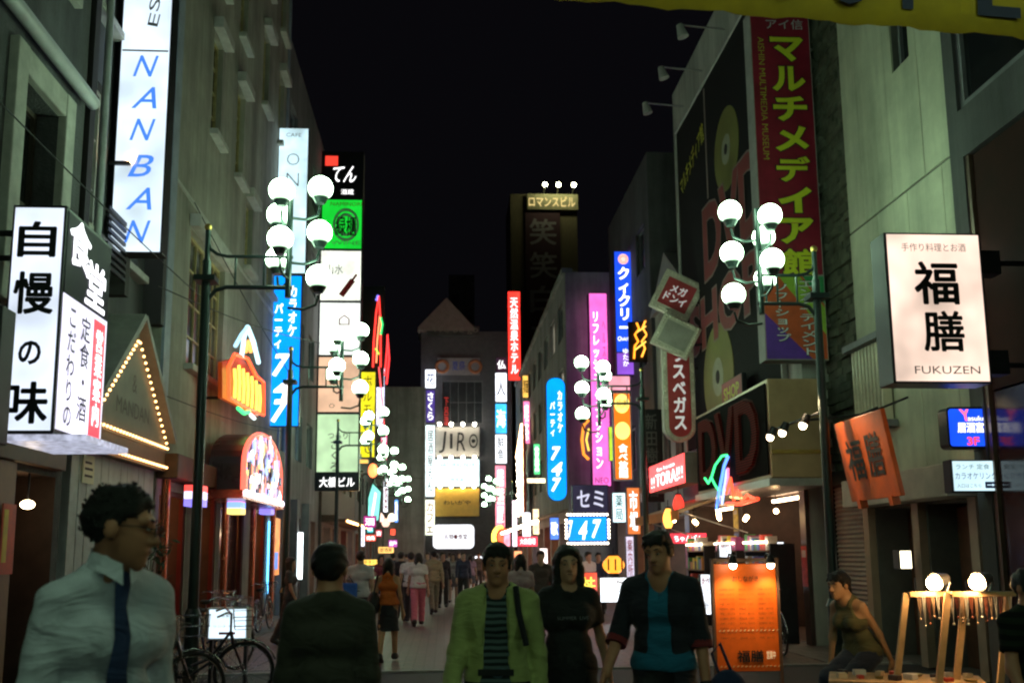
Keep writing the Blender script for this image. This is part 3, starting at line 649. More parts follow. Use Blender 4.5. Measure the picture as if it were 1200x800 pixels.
# --- dark tall building
t, wl, U = building('dark_tall_building', 'tall dark building rising behind the white gabled house', 'R', 30.25, 37.9, XR + .1, 14.4, DGREY, [(y, y + 1.4, z, z + 1.5) for y in (31, 33.4, 35.8) for z in (4.4, 7.6, 10.8)] + [(30.8, 33.6, .05, 2.8, 1.0), (34.2, 37.4, .05, 2.8, 1.0)])
for y in (31, 33.4, 35.8):
    for z in (4.4, 7.6, 10.8): window(t, U(y + 1.4), U(y), z, z + 1.5, STEEL, GLASS, 2, 1)
lit_room(t, U(33.6), U(30.8), .05, 2.8, 1.0, (1, .5, .25), 1.4); lit_room(t, U(37.4), U(34.2), .05, 2.8, 1.0, (1, .9, .8), 1.6)
# --- grey block protruding into the street
XG = 4.75
t, wl, U = building('grey_corner_block', 'pale grey block stepping out into the street behind the pink sign', 'R', 38.0, 65.5, XG, 12.6, GREYW,
    [(y, y + 1.7, z, z + 1.5) for y in (39, 42, 45, 48, 51, 54, 57, 60) for z in (4.6, 7.5, 10.2)] + [(y, y + 2.6, .05, 2.8, 1.0) for y in (38.6, 41.8, 45, 48.2, 51.4, 54.6, 57.8, 61)], 9)
for y in (39, 42, 45, 48, 51, 54, 57, 60):
    for z in (4.6, 7.5, 10.2): window(t, U(y + 1.7), U(y), z, z + 1.5, STEEL, GLASS if rng.random() > .25 else E((.9, .8, .6), .25, .4), 2, 1)
for i, y in enumerate((38.6, 41.8, 45, 48.2, 51.4, 54.6, 57.8, 61)):
    lit_room(t, U(y + 2.6), U(y), .05, 2.8, 1.0, ((1, .9, .8), (1, .45, .2), (1, .3, .2), (1, .85, .6), (.9, .9, 1), (1, .5, .3), (1, .8, .5), (1, .4, .4))[i], 1.6)
pp = MB().prism([(-.05, 12.603), (27.4, 12.603), (27.4, 12.8), (-.05, 12.8)], -.12, .3).build('parapet', GREYW, t)
# --- far tower
tx0, tx1 = atY(600, 450, 130).x, atY(680, 450, 130).x; th = atY(640, 228, 130).z
t, wl, U = building('far_tower', 'distant slab tower with dark red character banner and lit rooftop lettering', 'F', tx0, tx1, 130, th, M('olive_tower_wall', (.16, .14, .07), .85, var=.2), [], 10)
MB().bx((tx1 - tx0) * .22, (tx1 - tx0) * .74, -.25, -.002, th - 26, th - 2.6).build('banner', M('maroon_banner', (.05, .012, .018), .7), t)
for i, ch in enumerate('笑笑白木屋'): lettering(t, ch, (tx1 - tx0) * .48, th - 5.4 - i * 4.7, 3.7, 3.7, M('faded_white_print', (.25, .24, .23), .7), y=-.26, bold=.02)
MB().bx((tx1 - tx0) * .25, tx1 - tx0 + .1, -.5, -.003, th - 2.3, th - .1).build('sign_band', M('olive_band', (.3, .28, .14), .7), t)
lettering(t, 'ロマンスビル', (tx1 - tx0) * .62, th - 1.2, (tx1 - tx0) * .7, 1.5, E((1, .75, .3), .55, .2, sample=False), y=-.51, bold=.02)
for f in (.5, .7, .93):
    o = MB().sph(((tx1 - tx0) * f, -2.2, th + .6), .3).build('floodlight', E((1, 1, .6), 30, 0), t)
    MB().cyl(((tx1 - tx0) * f, -2.1, th + .5), ((tx1 - tx0) * f, 0, th - .05), .05).build('floodlight_arm', STEEL, o)

# --- goods racks, posters and bulb strings at street level on the right
rk = random.Random(21)
for i, (y, lb) in enumerate(((18.4, 'crowded goods rack under the awning, nearest of three'), (20.5, 'crowded goods rack under the awning, middle of three'), (23.0, 'crowded goods rack under the awning, farthest of three'))):
    t = thing('goods_rack', lb, 'rack', (XR - .35, y, 0), -90, 'goods racks under the awning')
    for sx in (-.75, .75): MB().bx(sx - .02, sx + .02, -.25, .2, 0, 1.75).build('upright', DARKMETAL(), t)
    for k in range(4):
        z = .35 + k * .42; MB().bx(-.73, .73, -.28, .18, z, z + .025).build('shelf', M('shelf_wood'), t)
        x = -.7
        while x < .6:
            w = rk.uniform(.07, .2); h = rk.uniform(.14, .33); c = rk.randrange(8)
            MB().bx(x, x + w, -.26, -.05 + rk.uniform(-.05, .05), z + .027, z + .027 + h).build('item', M('goods_%d' % c, cols[c], .4), t); x += w + rk.uniform(.005, .05)
    tb_ = MB().bx(-.7, .7, -.3, -.27, 1.76, 1.8).build('rack_light', E((1, .8, .5), 6, 0), t)
for i, (y, z, w, h, col, lb) in enumerate(((17.35, 1.0, .26, .7, (.7, .1, .1), 'red film poster on the dark pier by the shutter'), (21.4, 1.1, .34, .9, (.1, .2, .6), 'blue film poster on the middle dark pier'), (21.4, 2.05, .34, .5, (.8, .7, .1), 'yellow price poster above the blue film poster'), (25.85, 1.2, .4, .9, (.75, .2, .45), 'pink film poster on the far dark pier'))):
    t = thing('poster', lb, 'poster', (XR - .085, y, z), -90, 'posters on the shop piers')
    MB().bx(-w / 2, w / 2, -.008, 0, 0, h).build('sheet', M('poster_%d' % i, col, .4, var=.6, scale=9), t); MB().bx(-w * .38, w * .38, -.011, -.0085, h * .72, h * .9).build('title_bar', M('white_print_bar', (.8, .8, .8), .5), t)
t = thing('street_canopy', 'long shop canopy hung with warm bulbs along the grey corner block', 'canopy', (XG, 64.5, 3.0), -90)
MB().add([(0, 0, .3), (26, 0, .3), (26, -1.1, .0), (0, -1.1, 0), (0, 0, .22), (26, 0, .22), (26, -1.1, -.08), (0, -1.1, -.08)], [(0, 3, 2, 1), (4, 5, 6, 7), (3, 7, 6, 2), (0, 4, 7, 3), (1, 2, 6, 5), (0, 1, 5, 4)]).build('roof', M('cream_canvas', (.55, .42, .28), .8), t)
b = MB()
for i in range(90): b.sph((.2 + i * .285, -1.13, -.12 - .05 * (i % 2)), .055, 6, 4)
b.build('bulb_string', E((1, .72, .45), 12, 0), t, kind='stuff')
t = thing('bulb_canopy', 'brown canopy edged with orange bulbs along the dim brown block', 'canopy', (XL + .5, 38.1, 2.85), 90)
MB().bx(.05, 13.5, -.4, .0 - .01, 0, .12).build('board', WOODB, t)
b = MB()
for i in range(48): b.sph((.2 + i * .28, -.45, .02), .05, 6, 4)
b.build('bulb_string', E((1, .5, .15), 10, 0), t, kind='stuff')
# ================================================================== SIGNS
WH = E((.74, .88, 1.0), .78, .38, 1.1)
BLUEINK = M('blue_ink', (.02, .07, .6), .5, var=0); REDINK = M('red_ink', (.6, .03, .03), .5, var=0); GREYINK = M('grey_ink', (.2, .2, .22), .5, var=0)
LW = E((1, 1, 1), 1.7, 0, sample=False)
# --- near left box sign
cx, cz, w_, h_ = rectF(6, 240, 70, 508, 9.0)
bs = thing('corner_box_sign', 'large white corner box sign with four black brush characters at far left', 'sign', (cx, 9.0, cz - h_ / 2))
MB().bx(-w_ / 2, w_ / 2, 0, 1.25, 0, h_).build('housing', DARKMETAL(), bs, bevel=.01)
MB().bx(-w_ / 2 + .025, w_ / 2 - .02, -.008, .0 - .002, .03, h_ - .03).build('front_face', E((.76, .85, 1), .85, .35, 1.3), bs)
for i, ch in enumerate('自慢の味'):
    s_ = (.34, .36, .22, .38)[i]; lettering(bs, ch, -.0, h_ - .33 - i * .5 - (.05 if i == 2 else 0), s_ * (1 if i != 2 else .9), s_ * (1.0 if i != 1 else 1.1), INK(), y=-.014, bold=.03)
MB().bx(w_ / 2 + .002, w_ / 2 + .008, .04, 1.21, h_ * .62, h_ - .04).build('upper_side_face', M('purple_black_face', (.02, .008, .04), .6, spec=.2), bs)
MB().bx(w_ / 2 + .002, w_ / 2 + .008, .04, 1.21, .05, h_ * .615).build('lower_side_face', E((.85, .82, 1), .95, .3), bs)
MB().bx(w_ / 2 + .0085, w_ / 2 + .011, .84, 1.16, .08, h_ * .59).build('red_strip', E((.85, .05, .08), 1.0, .1), bs)
sd = bpy.data.objects.new('side_lettering', None)
def side_text(body, y, z, ww, hh, mat, off, **kw):
    o = lettering(bs, body, 0, 0, ww, hh, mat, y=0, **kw); o.rotation_euler = (0, 0, R(90)); o.location = (w_ / 2 + off, y, z)
bpy.data.objects.remove(sd)
side_text('食', .36, h_ * .87, .56, .46, E((.95, .95, 1), 1.8, 0), .013, bold=.03); side_text('堂', .82, h_ * .74, .56, .46, E((.95, .95, 1), 1.8, 0), .013, bold=.03)
side_text('こだわりの', .28, h_ * .31, .2, h_ * .52, M('navy_ink', (.03, .02, .12), .5), .013, vertical=True, bold=.012)
side_text('定食・酒', .62, h_ * .33, .25, h_ * .48, M('navy_ink'), .013, vertical=True, bold=.012)
side_text('営業案内', 1.0, h_ * .32, .2, h_ * .46, LW, .016, vertical=True, bold=.015)
MB().bx(-w_ / 2 + .03, w_ / 2 + .28, .02, 1.22, -.06, -.002).build('lit_underside', E((.75, .78, 1), .4, .5, 14), bs)
for yy in (.2, 1.0): MB().cyl((-w_ / 2, yy, h_ * .9), (-w_ / 2 - .55, yy, h_ * .9), .03).build('bracket', DARKMETAL(), bs)
cx, cz, w2, h2 = rectF(-40, 362, 6, 520, 8.0)
sign('dim_blue_sign', 'dim blue sign cut off by the left edge of the picture', 'sign', cx, 8.0, cz, w2, h2, d=.25, face=M('dim_blue_face', (.12, .2, .42), .3, var=.3, scale=2), arms=-.5)
# --- tall italic sign
cx, cz, w_, h_ = rectF(142, -90, 202, 300, 14.1)
nb = sign('tall_italic_sign', 'tall white vertical sign with slanted blue capital letters', 'sign', cx, 14.1, cz, w_, h_, d=.3, face=WH, arms=-.5)
for i, ch in enumerate('NANBAN'):
    lettering(nb, ch, .02, 2.82 - i * .49 - (.0 if i < 3 else .06), .36, .33, E((.05, .2, .85), .9, 0, sample=False), y=-.162, shear=.35, bold=.004)
for i, ch in enumerate('ESSE'): lettering(nb, ch, .1, 3.55 + i * .24, .2, .15, GREYINK, y=-.162, rot=80)
MB().bx(-w_ / 2 + .04, w_ / 2 - .04, -.159, -.1565, h_ * .585, h_ * .59).build('seam', GREYINK, nb)
# --- white over blue 747 sign on the left
signP('white_vertical_sign', 'white vertical sign with a thin letter N behind the left lamp globes', 'sign', 325, 152, 361, 322, 26.6, face=E((.66, .92, 1), .8, .35), arms=-.35, texts=[('N', .5, .64, .4, .09, GREYINK, {'bold': -.02}), ('CAFE', .5, .95, .5, .025, GREYINK), ('O', .5, .78, .4, .08, M('pale_print', (.5, .55, .6), .5), {'bold': -.02}), ('I', .5, .5, .05, .08, M('pale_print'), {'bold': -.02})])
CY = E((.0, .25, .92), 1.25, .2, .8)
signP('blue_numeral_sign', 'cyan blue vertical sign with big white numerals on the cream house', 'sign', 315, 324, 353, 500, 26.6, face=CY, arms=-.35,
      texts=[('7', .42, .40, .55, .15, LW, {'bold': .03, 'shear': .25}), ('4', .5, .25, .6, .15, LW, {'bold': .03, 'shear': .25}), ('7', .42, .10, .55, .15, LW, {'bold': .03, 'shear': .25}), ('カラオケ', .72, .76, .26, .34, LW, {'vertical': True, 'bold': .02}), ('パーティ', .3, .66, .26, .30, LW, {'vertical': True, 'bold': .02})])
# --- stacked sign
LB = M('sign_black_face', (.012, .012, .014), .4)
st = signP('stacked_tenant_sign', 'tall stack of tenant panels, black and green at top, pale green at bottom', 'sign', 374, 180, 424, 575, 36.8, d=.4, arms=-.4, border=.05,
    panels=[(.855, 1, LB), (.70, .853, E((.01, .7, .04), .7)), (.545, .698, E((.95, 1, .86), .9, .25)), (.385, .543, E((.95, 1, .93), .95, .25)), (.22, .383, E((1, .62, .4), .6, .2)), (.05, .218, E((.66, .95, .55), .6, .2)), (0, .048, LB)],
    texts=[('てん', .55, .93, .55, .05, LW, {'shear': .4}), ('酒蔵', .62, .875, .3, .016, LW), ('緑櫃', .6, .77, .5, .06, INK(), {'bold': .02}), ('NAMINORI', .6, .838, .75, .012, REDINK), ('WINE', .6, .72, .7, .012, M('pale_green_ink', (.5, .8, .5), .5)),
           ('山水', .35, .64, .4, .03, GREYINK), ('⌂', .6, .49, .25, .03, REDINK), ('ざくろ', .45, .10, .22, .09, INK(), {'vertical': True}), ('つるり', .5, .155, .45, .018, INK()), ('大橋ビル', .5, .024, .8, .028, LW, {'bold': .01}), ('○', .35, .24, .12, .012, INK())])
hh = st.location.z; W0 = rectF(374, 180, 424, 575, 36.8)
MB().bx(-W0[2] * .42, -W0[2] * .12, -.215, -.207, W0[3] * .955, W0[3] * .985).build('red_badge', E((.9, .05, .03), 1, 0), st)
lettering(st, '◎', W0[2] * .1, W0[3] * .775, W0[2] * .62, W0[3] * .10, M('pale_green_ink'), y=-.2105)
bt = MB(); bt.box((W0[2] * .15, -.212, W0[3] * .585), (.22, .006, .75), Matrix.Rotation(R(35), 3, 'Y')).box((W0[2] * .15 + .27, -.212, W0[3] * .585 + .4), (.09, .006, .3), Matrix.Rotation(R(35), 3, 'Y')).build('bottle_print', REDINK, st)
# --- further left signs
YE1 = E((1, .85, .01), .75, .25, 2)
signP('yellow_vertical_sign', 'bright yellow vertical sign beyond the stacked panels', 'sign', 419, 436, 440, 536, 45, face=YE1, arms=-.6, texts=[('ホルモン焼', .55, .55, .5, .8, INK(), {'vertical': True})])
def neon(name, label, pts_list, cat='neon sign'):
    """list of (points, radius, colour, strength) in world space"""
    o0 = Vector(pts_list[0][0][0]); t = thing(name, label, cat, o0)
    for pts, r, col, s in pts_list: MB().tube([Vector(p) - o0 for p in pts], r * .62, 6).build('neon_tube', E(col, s * .5, 0), t)
    return t
def PY(Y, *pp): return [atY(a, b, Y) for a, b in pp]
nn = neon('red_neon_column', 'tall column of red, green and blue neon on the left row', [
    (PY(49.5, (437, 430), (438, 400), (441, 365), (444, 347), (446, 380), (446, 430)), .07, (1, .04, .03), 4),
    (PY(49.5, (441, 425), (442, 400), (445, 370)), .06, (1, .25, .1), 4), (PY(49.5, (446, 372), (448, 380), (446, 392)), .09, (.05, .9, .2), 2.5),
    (PY(49.5, (451, 440), (453, 415), (454, 392), (456, 420), (453, 450)), .07, (1, .04, .04), 4), (PY(49.5, (441, 352), (443, 346)), .09, (.2, .2, 1), 3),
    (PY(49.5, (444, 430), (448, 470), (450, 500)), .06, (1, .1, .1), 3), (PY(49.5, (440, 408), (444, 415)), .08, (.5, .9, .1), 2)])
MB().bx(-.75, .55, .1, .2, -1, 4.2).build('backing', LB, nn)
MB().cyl((-.7, .15, 1), (-1.4, .15, 1), .04).build('bracket', DARKMETAL(), nn)
signP('curved_white_sign', 'narrow white and violet sign under the red neon column', 'sign', 441, 432, 451, 500, 50.5, face=E((.75, .75, 1), 1.5, .4, 3), arms=-1.0, texts=[('ビリヤード', .5, .5, .5, .85, REDINK, {'vertical': True})])
tl = thing('slanted_teal_sign', 'slanted teal and white sign low on the left row', 'sign', atY(438, 592, 42))
MB().prism([(-.22, -.75), (.2, -.6), (.28, .55), (-.05, .9), (-.22, .3)], -.06, .06).build('face', E((.25, .9, .75), 1.0, .3), tl)
MB().prism([(-.3, -.85), (.26, -.68), (.34, .6), (-.06, 1.0), (-.3, .35)], -.02, .1).build('housing', LB, tl)
MB().prism([(-.12, -.6), (-.04, -.58), (.12, .5), (.04, .55)], -.07, -.062).build('white_stroke', LW, tl)
ob = thing('orange_ball_lamp', 'orange red ball lamp above the slanted teal sign', 'lamp', atY(437, 551, 42)); MB().sph((0, 0, 0), (.2, .2, .3)).build('globe', E((1, .2, .06), 2.4, .2), ob); MB().cyl((0, 0, .28), (0, 0, .4), .03).build('cap', DARKMETAL(), ob)
FAR = [  # name, label, px rect, depth, colour, strength, text, vertical, text material
 ('purple_sign', 'purple sign with white blot below the slanted teal sign', 426, 604, 441, 618, 41, (.55, .02, .3), .9, '酒', 0, LW),
 ('narrow_white_sign', 'narrow white upright sign low on the left row', 423, 616, 428, 640, 40, (.85, .85, 1), 2, 'BAR', 1, GREYINK),
 ('small_teal_sign', 'small teal panel beside the narrow white upright sign', 430, 614, 438, 624, 43, (.05, .7, .75), 1, '歌', 0, LW),
 ('round_red_sign', 'red disc shaped sign deep in the left row', 440, 620, 448, 629, 46, (.75, .05, .1), .8, '吉', 0, LW),
 ('red_lantern_sign', 'small red box lamp deep in the left row', 457, 619, 464, 627, 52, (1, .1, .05), 1.3, '', 0, LW),
 ('violet_red_sign', 'small violet and red sign above the far left crowd', 455, 632, 466, 641, 54, (.6, .1, .5), 1.1, '炉', 0, LW),
 ('orange_shop_sign', 'row of warm orange shop lettering at the left crowd heads', 424, 655, 447, 662, 38.5, (1, .6, .1), 1.6, 'やきとり', 0, INK()),
 ('green_white_sign', 'small green and white standing sign among the left crowd', 432, 664, 441, 680, 38.2, (.6, 1, .6), 1.8, '鳥', 0, INK()),
 ('white_top_panel', 'small white panel at the top of the end building left column', 498, 433, 511, 455, 70.5, (.85, .9, 1), 2.0, '花', 0, BLUEINK),
 ('violet_letter_column', 'violet column of white round letters on the end building left corner', 499, 457, 510, 495, 70.5, (.14, .08, .5), .5, 'さくら', 1, LW),
 ('long_white_column', 'long white column sign on the end building left corner', 498, 498, 510, 582, 70.5, (.8, .95, .95), 1.7, '居酒屋えん', 1, GREYINK),
 ('mixed_low_column', 'short pale green and orange sign at the foot of the left corner column', 497, 585, 510, 627, 70.5, (.85, .9, .7), 1.6, 'カフェ', 1, REDINK),
 ('red_tall_sign', 'tall bright red vertical sign with white characters near the far tower', 595, 342, 610, 446, 62, (1, .03, .02), 2.2, '天然温泉ホテル', 1, LW),
 ('dark_icon_panel', 'small dark panel with a white figure atop the right corner column', 581, 419, 594, 436, 66, (.05, .05, .1), .3, '仏', 0, LW),
 ('white_figure_panel', 'white panel with small dark figure on the right corner column', 580, 437, 594, 471, 66, (.85, .9, 1), 1.9, '人', 0, INK()),
 ('sky_blue_panel', 'sky blue panel in the middle of the right corner column', 580, 473, 594, 508, 66, (.05, .5, 1), 1.4, '海', 0, LW),
 ('white_lower_panel', 'white panel under the sky blue one on the right corner column', 580, 509, 594, 543, 66, (.9, .92, 1), 1.9, '鮮魚', 1, GREYINK),
 ('red_white_panel', 'red and white panel at the foot of the right corner column', 580, 545, 593, 618, 66, (1, .25, .35), 1.5, '居酒屋', 1, LW),
 ('blue_wide_sign', 'wide blue sign with white letters behind the pink column', 664, 538, 692, 563, 40, (.05, .3, .95), 1.2, 'カラオケ', 0, LW),
 ('dark_kana_sign', 'dark violet sign with one large pale kana below the pink column', 670, 568, 712, 601, 33.5, (.03, .025, .06), .6, 'セミ', 0, E((.75, .75, .95), .7, 0)),
 ('small_blue_bulb_sign', 'small blue bulb edged sign beside the wide cyan numeral board', 644, 606, 655, 632, 36, (.1, .25, .95), 1.2, '歌', 0, LW),
 ('pale_cyan_sign', 'pale cyan and white shop sign right of the wide cyan numeral board', 717, 577, 733, 612, 27.5, (.7, .95, 1), 1.7, '薬局', 1, M('teal_ink', (.02, .3, .3), .5)),
 ('orange_shop_sign', 'plain orange shop panel beside the pale cyan sign', 734, 571, 750, 626, 27.2, (1, .25, .06), .8, '市場', 1, LW),
 ('pink_top_panel', 'pink lit panel above the yellow and orange sign', 712, 441, 738, 458, 33, (1, .4, .5), 1.0, '', 0, LW),
 ('pale_mauve_sign', 'tall pale mauve sign standing behind the seated lantern', 733, 628, 743, 678, 29.5, (.8, .7, .9), 1.0, '案内所', 1, REDINK),
 ('white_standing_box', 'large white lit standing box below the orange lantern', 702, 676, 739, 705, 24, (.85, .93, 1), 2.6, '', 0, LW),
 ('red_yellow_box', 'red and yellow lit standing box left of the white standing box', 677, 670, 700, 698, 24.6, (1, .1, .05), 1.0, '丼', 0, E((1, .85, .1), 1.3, 0, sample=False)),
 ('tiny_crowd_box', 'tiny white lit box among the heads of the far crowd', 556, 651, 568, 661, 60, (.85, .9, 1), 2.2, '', 0, LW),
 ('red_shop_sign', 'red and white shop fascia sign right of the walking man in blue', 783, 624, 827, 637, 25.6, (1, .05, .08), 1.3, 'ちゃんぽん', 0, LW),
 ('rose_vertical_sign', 'rose pink upright sign above the bulb covered front', 613, 470, 621, 520, 55, (1, .2, .4), 1.5, '喫茶', 1, LW),
 ('green_vertical_sign', 'small green upright sign left of the blue capsule sign', 625, 520, 633, 556, 46, (.1, .8, .25), 1.2, '薬', 1, LW),
 ('amber_upper_sign', 'amber panel high on the grey corner block', 612, 440, 620, 466, 56, (1, .55, .1), 1.3, '麺', 0, INK()),
 ('white_mid_sign', 'white upright sign between the blue capsule and the street end', 606, 524, 613, 566, 60, (.9, .9, 1), 2.0, '旅館', 1, BLUEINK),
 ('crimson_low_sign', 'crimson fascia low behind the walkers on the right', 606, 628, 630, 640, 50, (1, .06, .1), 1.5, '大衆酒場', 0, LW),
 ('lime_small_sign', 'lime green sliver behind the pink column', 713, 500, 718, 540, 36, (.6, .9, .05), 1.0, '', 0, LW),
 ('rose_left_sign', 'rose sign over the left row beside the yellow sign', 446, 505, 454, 540, 53, (1, .15, .3), 1.3, '寿司', 1, LW),
 ('white_left_sign', 'white upright sign low in the left row beyond the teal sign', 449, 560, 455, 600, 56, (.9, .9, 1), 1.8, '酒', 1, REDINK),
 ('amber_left_sign', 'amber fascia deep in the left row above the crowd', 443, 640, 462, 648, 55, (1, .55, .15), 1.6, '居酒屋', 0, INK()),
 ('blue_left_sign', 'small blue upright sign at the far left corner', 462, 585, 467, 612, 60, (.1, .3, 1), 1.5, '歌', 1, LW),
 ('red_left_fascia', 'red fascia over the dim brown block shopfront', 428, 626, 441, 634, 44.5, (1, .1, .05), 1.3, '焼鳥', 0, LW),
 ('left_low_glow_sign', 'small yellow sign low under the stacked panels', 420, 538, 432, 543, 40.5, (1, .5, .1), 1.4, '', 0, LW),
]
for nm, lb, x0, y0, x1, y1, Y, col, s, tx, vert, tm in FAR:
    w_ = rectF(x0, y0, x1, y1, Y)
    if tx: ts = [(tx, .5, .5, (.6 if vert else .75), (.85 if vert else .6), tm, {'vertical': bool(vert), 'bold': .015})]
    else: ts = []
    hang = w_[1] - w_[3] / 2 > 1.6
    o = signP(nm, lb, 'sign', x0, y0, x1, y1, Y, face=E(col, s * .8, .3), texts=ts, d=min(.3, max(.12, w_[2] * .3)), border=.02 * max(1, Y / 40))
    if not hang:
        zb = o.location.z
        for sx in (-1, 1): MB().cyl((sx * w_[2] * .4, 0, 0), (sx * w_[2] * .4, 0, -zb), .025).build('leg', DARKMETAL(), o)
# --- end building panels
def spots(t, xs, y, z, dz, r=.13, col=(1, .93, .75), s=22):
    for x in xs:
        o = MB().sph((x, y, z), r, 10, 7).build('spot_bulb', E(col, s, 0), t); MB().cyl((x, y, z), (x, y + .5, z - dz), .03, n=5).build('spot_arm', DARKMETAL(), o)
jr = signP('lettered_billboard', 'grey billboard with four black drawn capitals and small spotlights above and below', 'billboard', 510, 500, 562, 535, 71.6, d=.3, face=M('warm_grey_board', (.5, .46, .42), .7, var=.15), texts=[('J', .17, .48, .17, .72, INK(), {'shear': .1}), ('I', .36, .52, .06, .5, INK()), ('R', .58, .5, .2, .62, INK(), {'shear': .1}), ('O', .86, .52, .2, .48, INK())], back=False)
jw = rectF(510, 500, 562, 535, 71.6)
spots(jr, [(f - .5) * jw[2] for f in (.1, .36, .62, .88)], -.6, jw[3] + .12, .2); spots(jr, [(f - .5) * jw[2] for f in (.1, .36, .62, .88)], -.6, -.12, -.2)
lettering(jr, '•', jw[2] * .36, jw[3] * .52, .3, .3, INK(), y=-.163)
signP('white_billboard', 'bright white billboard directly under the lettered grey billboard', 'billboard', 509, 538, 562, 570, 71.6, d=.3, face=E((.7, .95, 1), 1.1, .2), texts=[('NATURAL BEER', .5, .8, .8, .14, M('teal_ink')), ('地中海', .5, .25, .3, .14, M('teal_ink'))], back=False)
gd = signP('gold_billboard', 'golden billboard lit by four spots under the white billboard', 'billboard', 509, 572, 562, 605, 71.6, d=.3, face=M('gold_board', (.65, .4, .07), .5, var=.15), texts=[('わいがや', .5, .5, .6, .16, INK(), {'bold': .02})], back=False)
spots(gd, [(f - .5) * jw[2] for f in (.12, .37, .63, .88)], -.5, jw[3] * .97, .1, .12, (1, .8, .4), 30)
signP('rounded_white_sign', 'wide rounded white sign above the heads at the street end', 'sign', 507, 614, 556, 643, 68, d=.4, face=E((.9, .92, 1), 1.1, .15), corner=.35, texts=[('名物●食堂', .55, .5, .55, .22, M('dark_red_ink', (.25, .03, .05), .5), {'bold': .02})])
bn = signP('ring_banner', 'dim white banner with two orange rings high on the end building', 'banner', 512, 419, 563, 440, 71.7, d=.06, face=M('dim_white_banner', (.35, .33, .36), .8), texts=[('夏祭', .5, .55, .3, .5, BLUEINK)], back=False)
bw = rectF(512, 419, 563, 440, 71.7)
for sx in (-1, 1): MB().tube([(sx * bw[2] * .38 + .42 * math.cos(a), -.05, bw[3] / 2 + .42 * math.sin(a)) for a in [k * math.pi / 8 for k in range(16)]], .12, 6, True).build('ring', M('orange_ring', (.5, .18, .08), .6), bn)
signP('dim_red_column', 'dim red vertical letters between the end building windows', 'sign', 519, 464, 527, 500, 71.4, d=.15, face=LB, texts=[('下呂温', .5, .5, .7, .9, E((.8, .06, .05), .5, 0, sample=False), {'vertical': True})], back=False)
# bright warm slanted billboard on the right row
wb = thing('bulb_covered_front', 'slanted shop front covered in warm white bulbs near the street end', 'shop front', (XG - .5, 55, 3.6), -90)
MB().prism([(-2, 0), (2, 0), (2, 4.8), (-2, 3.4)], -.05, .1).build('board', M('dark_red_front', (.2, .03, .03), .5), wb)
b = MB()
for i in range(150): b.sph((rng.uniform(-1.9, 1.9), -.1, rng.uniform(.1, 3.6)), rng.uniform(.04, .09), 6, 4)
b.build('bulbs', E((1, .82, .62), 7, .3), wb, kind='stuff')
b = MB()
for i in range(40):
    f = i / 39; b.sph((-2 + 4 * f, -.12, 3.45 + 1.4 * f), .06, 6, 4); b.sph((2, -.12, 4.8 * f), .06, 6, 4)
b.build('edge_bulbs', E((1, .6, .3), 8, 0), wb, kind='stuff')
# decorated lit strips in the right row mid distance
for i, (x0, y0, x1, y1, Y, col, s, lb) in enumerate([
    (600, 586, 606, 640, 58, (1, .75, .9), 2, 'thin pinkish white upright sign at the bulb covered front'), (612, 600, 622, 640, 52, (.9, .9, 1), 2, 'pale upright sign low in the right row by the crowd'),
    (624, 596, 632, 626, 48, (1, .7, .4), 1.6, 'amber upright sign low in the right row'), (590, 622, 598, 640, 62, (1, .3, .4), 1.4, 'small rose red sign near the crescent lamp'),
    (632, 642, 642, 676, 42, (1, .85, .8), 1.8, 'white upright sign behind the woman in black'), (602, 645, 612, 668, 46, (1, .35, .15), 1.3, 'orange red sign between the two nearest walkers'),
    (617, 560, 640, 566, 47, (1, .8, .5), 2, 'slim warm canopy light strip left of the blue capsule sign')]):
    signP('small_street_sign', lb, 'sign', x0, y0, x1, y1, Y, face=E(col, s, .4, 4), d=.15, group='small signs of the right row')
cr = thing('crescent_lamp', 'yellow edged red crescent lamp at the street end', 'lamp', atY(586, 629, 64))
MB().prism(arc(0, 0, .55, .75, 70, 290, 14) + list(reversed(arc(.15, 0, .4, .55, 80, 280, 14))), -.06, .06).build('yellow_crescent', E((1, .75, .1), 2, 0), cr)
MB().prism(arc(.25, 0, .4, .55, 0, 350, 20), -.04, .05).build('red_disc', E((1, .1, .04), 1.6, .1), cr)
MB().cyl((.2, .05, .5), (.2, .05, 1.6), .03).build('hanger', DARKMETAL(), cr)
# capsule 747 sign right
cp = signP('blue_capsule_sign', 'round ended cyan blue sign with white numerals on the right', 'sign', 640, 443, 663, 587, 37.4, d=.35, corner=.34, face=CY,
    texts=[('7', .45, .38, .5, .11, LW, {'bold': .03, 'shear': .25}), ('4', .5, .255, .55, .11, LW, {'bold': .03, 'shear': .25}), ('7', .45, .13, .5, .11, LW, {'bold': .03, 'shear': .25}), ('カラオケ', .7, .72, .25, .34, LW, {'vertical': True, 'bold': .02}), ('パーティ', .32, .66, .25, .28, LW, {'vertical': True, 'bold': .02})])
MB().cyl((.3, .1, 2.6), (.3, .62, 2.6), .03).build('bracket', DARKMETAL(), cp)
PK = E((1, .16, .62), .95, .2)
pk = signP('pink_column_sign', 'tall pink column sign with white and magenta characters', 'sign', 691, 345, 713, 570, 37.0, d=.4, face=PK, texts=[('リフレッシュ', .35, .72, .34, .36, LW, {'vertical': True, 'bold': .02}), ('ヘルスパー', .78, .7, .16, .3, M('magenta_ink', (.35, .02, .22), .5), {'vertical': True}), ('ファッション', .4, .28, .36, .38, LW, {'vertical': True, 'bold': .02}), ('NEO', .5, .03, .7, .03, M('magenta_ink'))])
for f in (1, 6): MB().cyl((.2, .2, f), (.2, 1.0, f), .03).build('bracket', DARKMETAL(), pk)
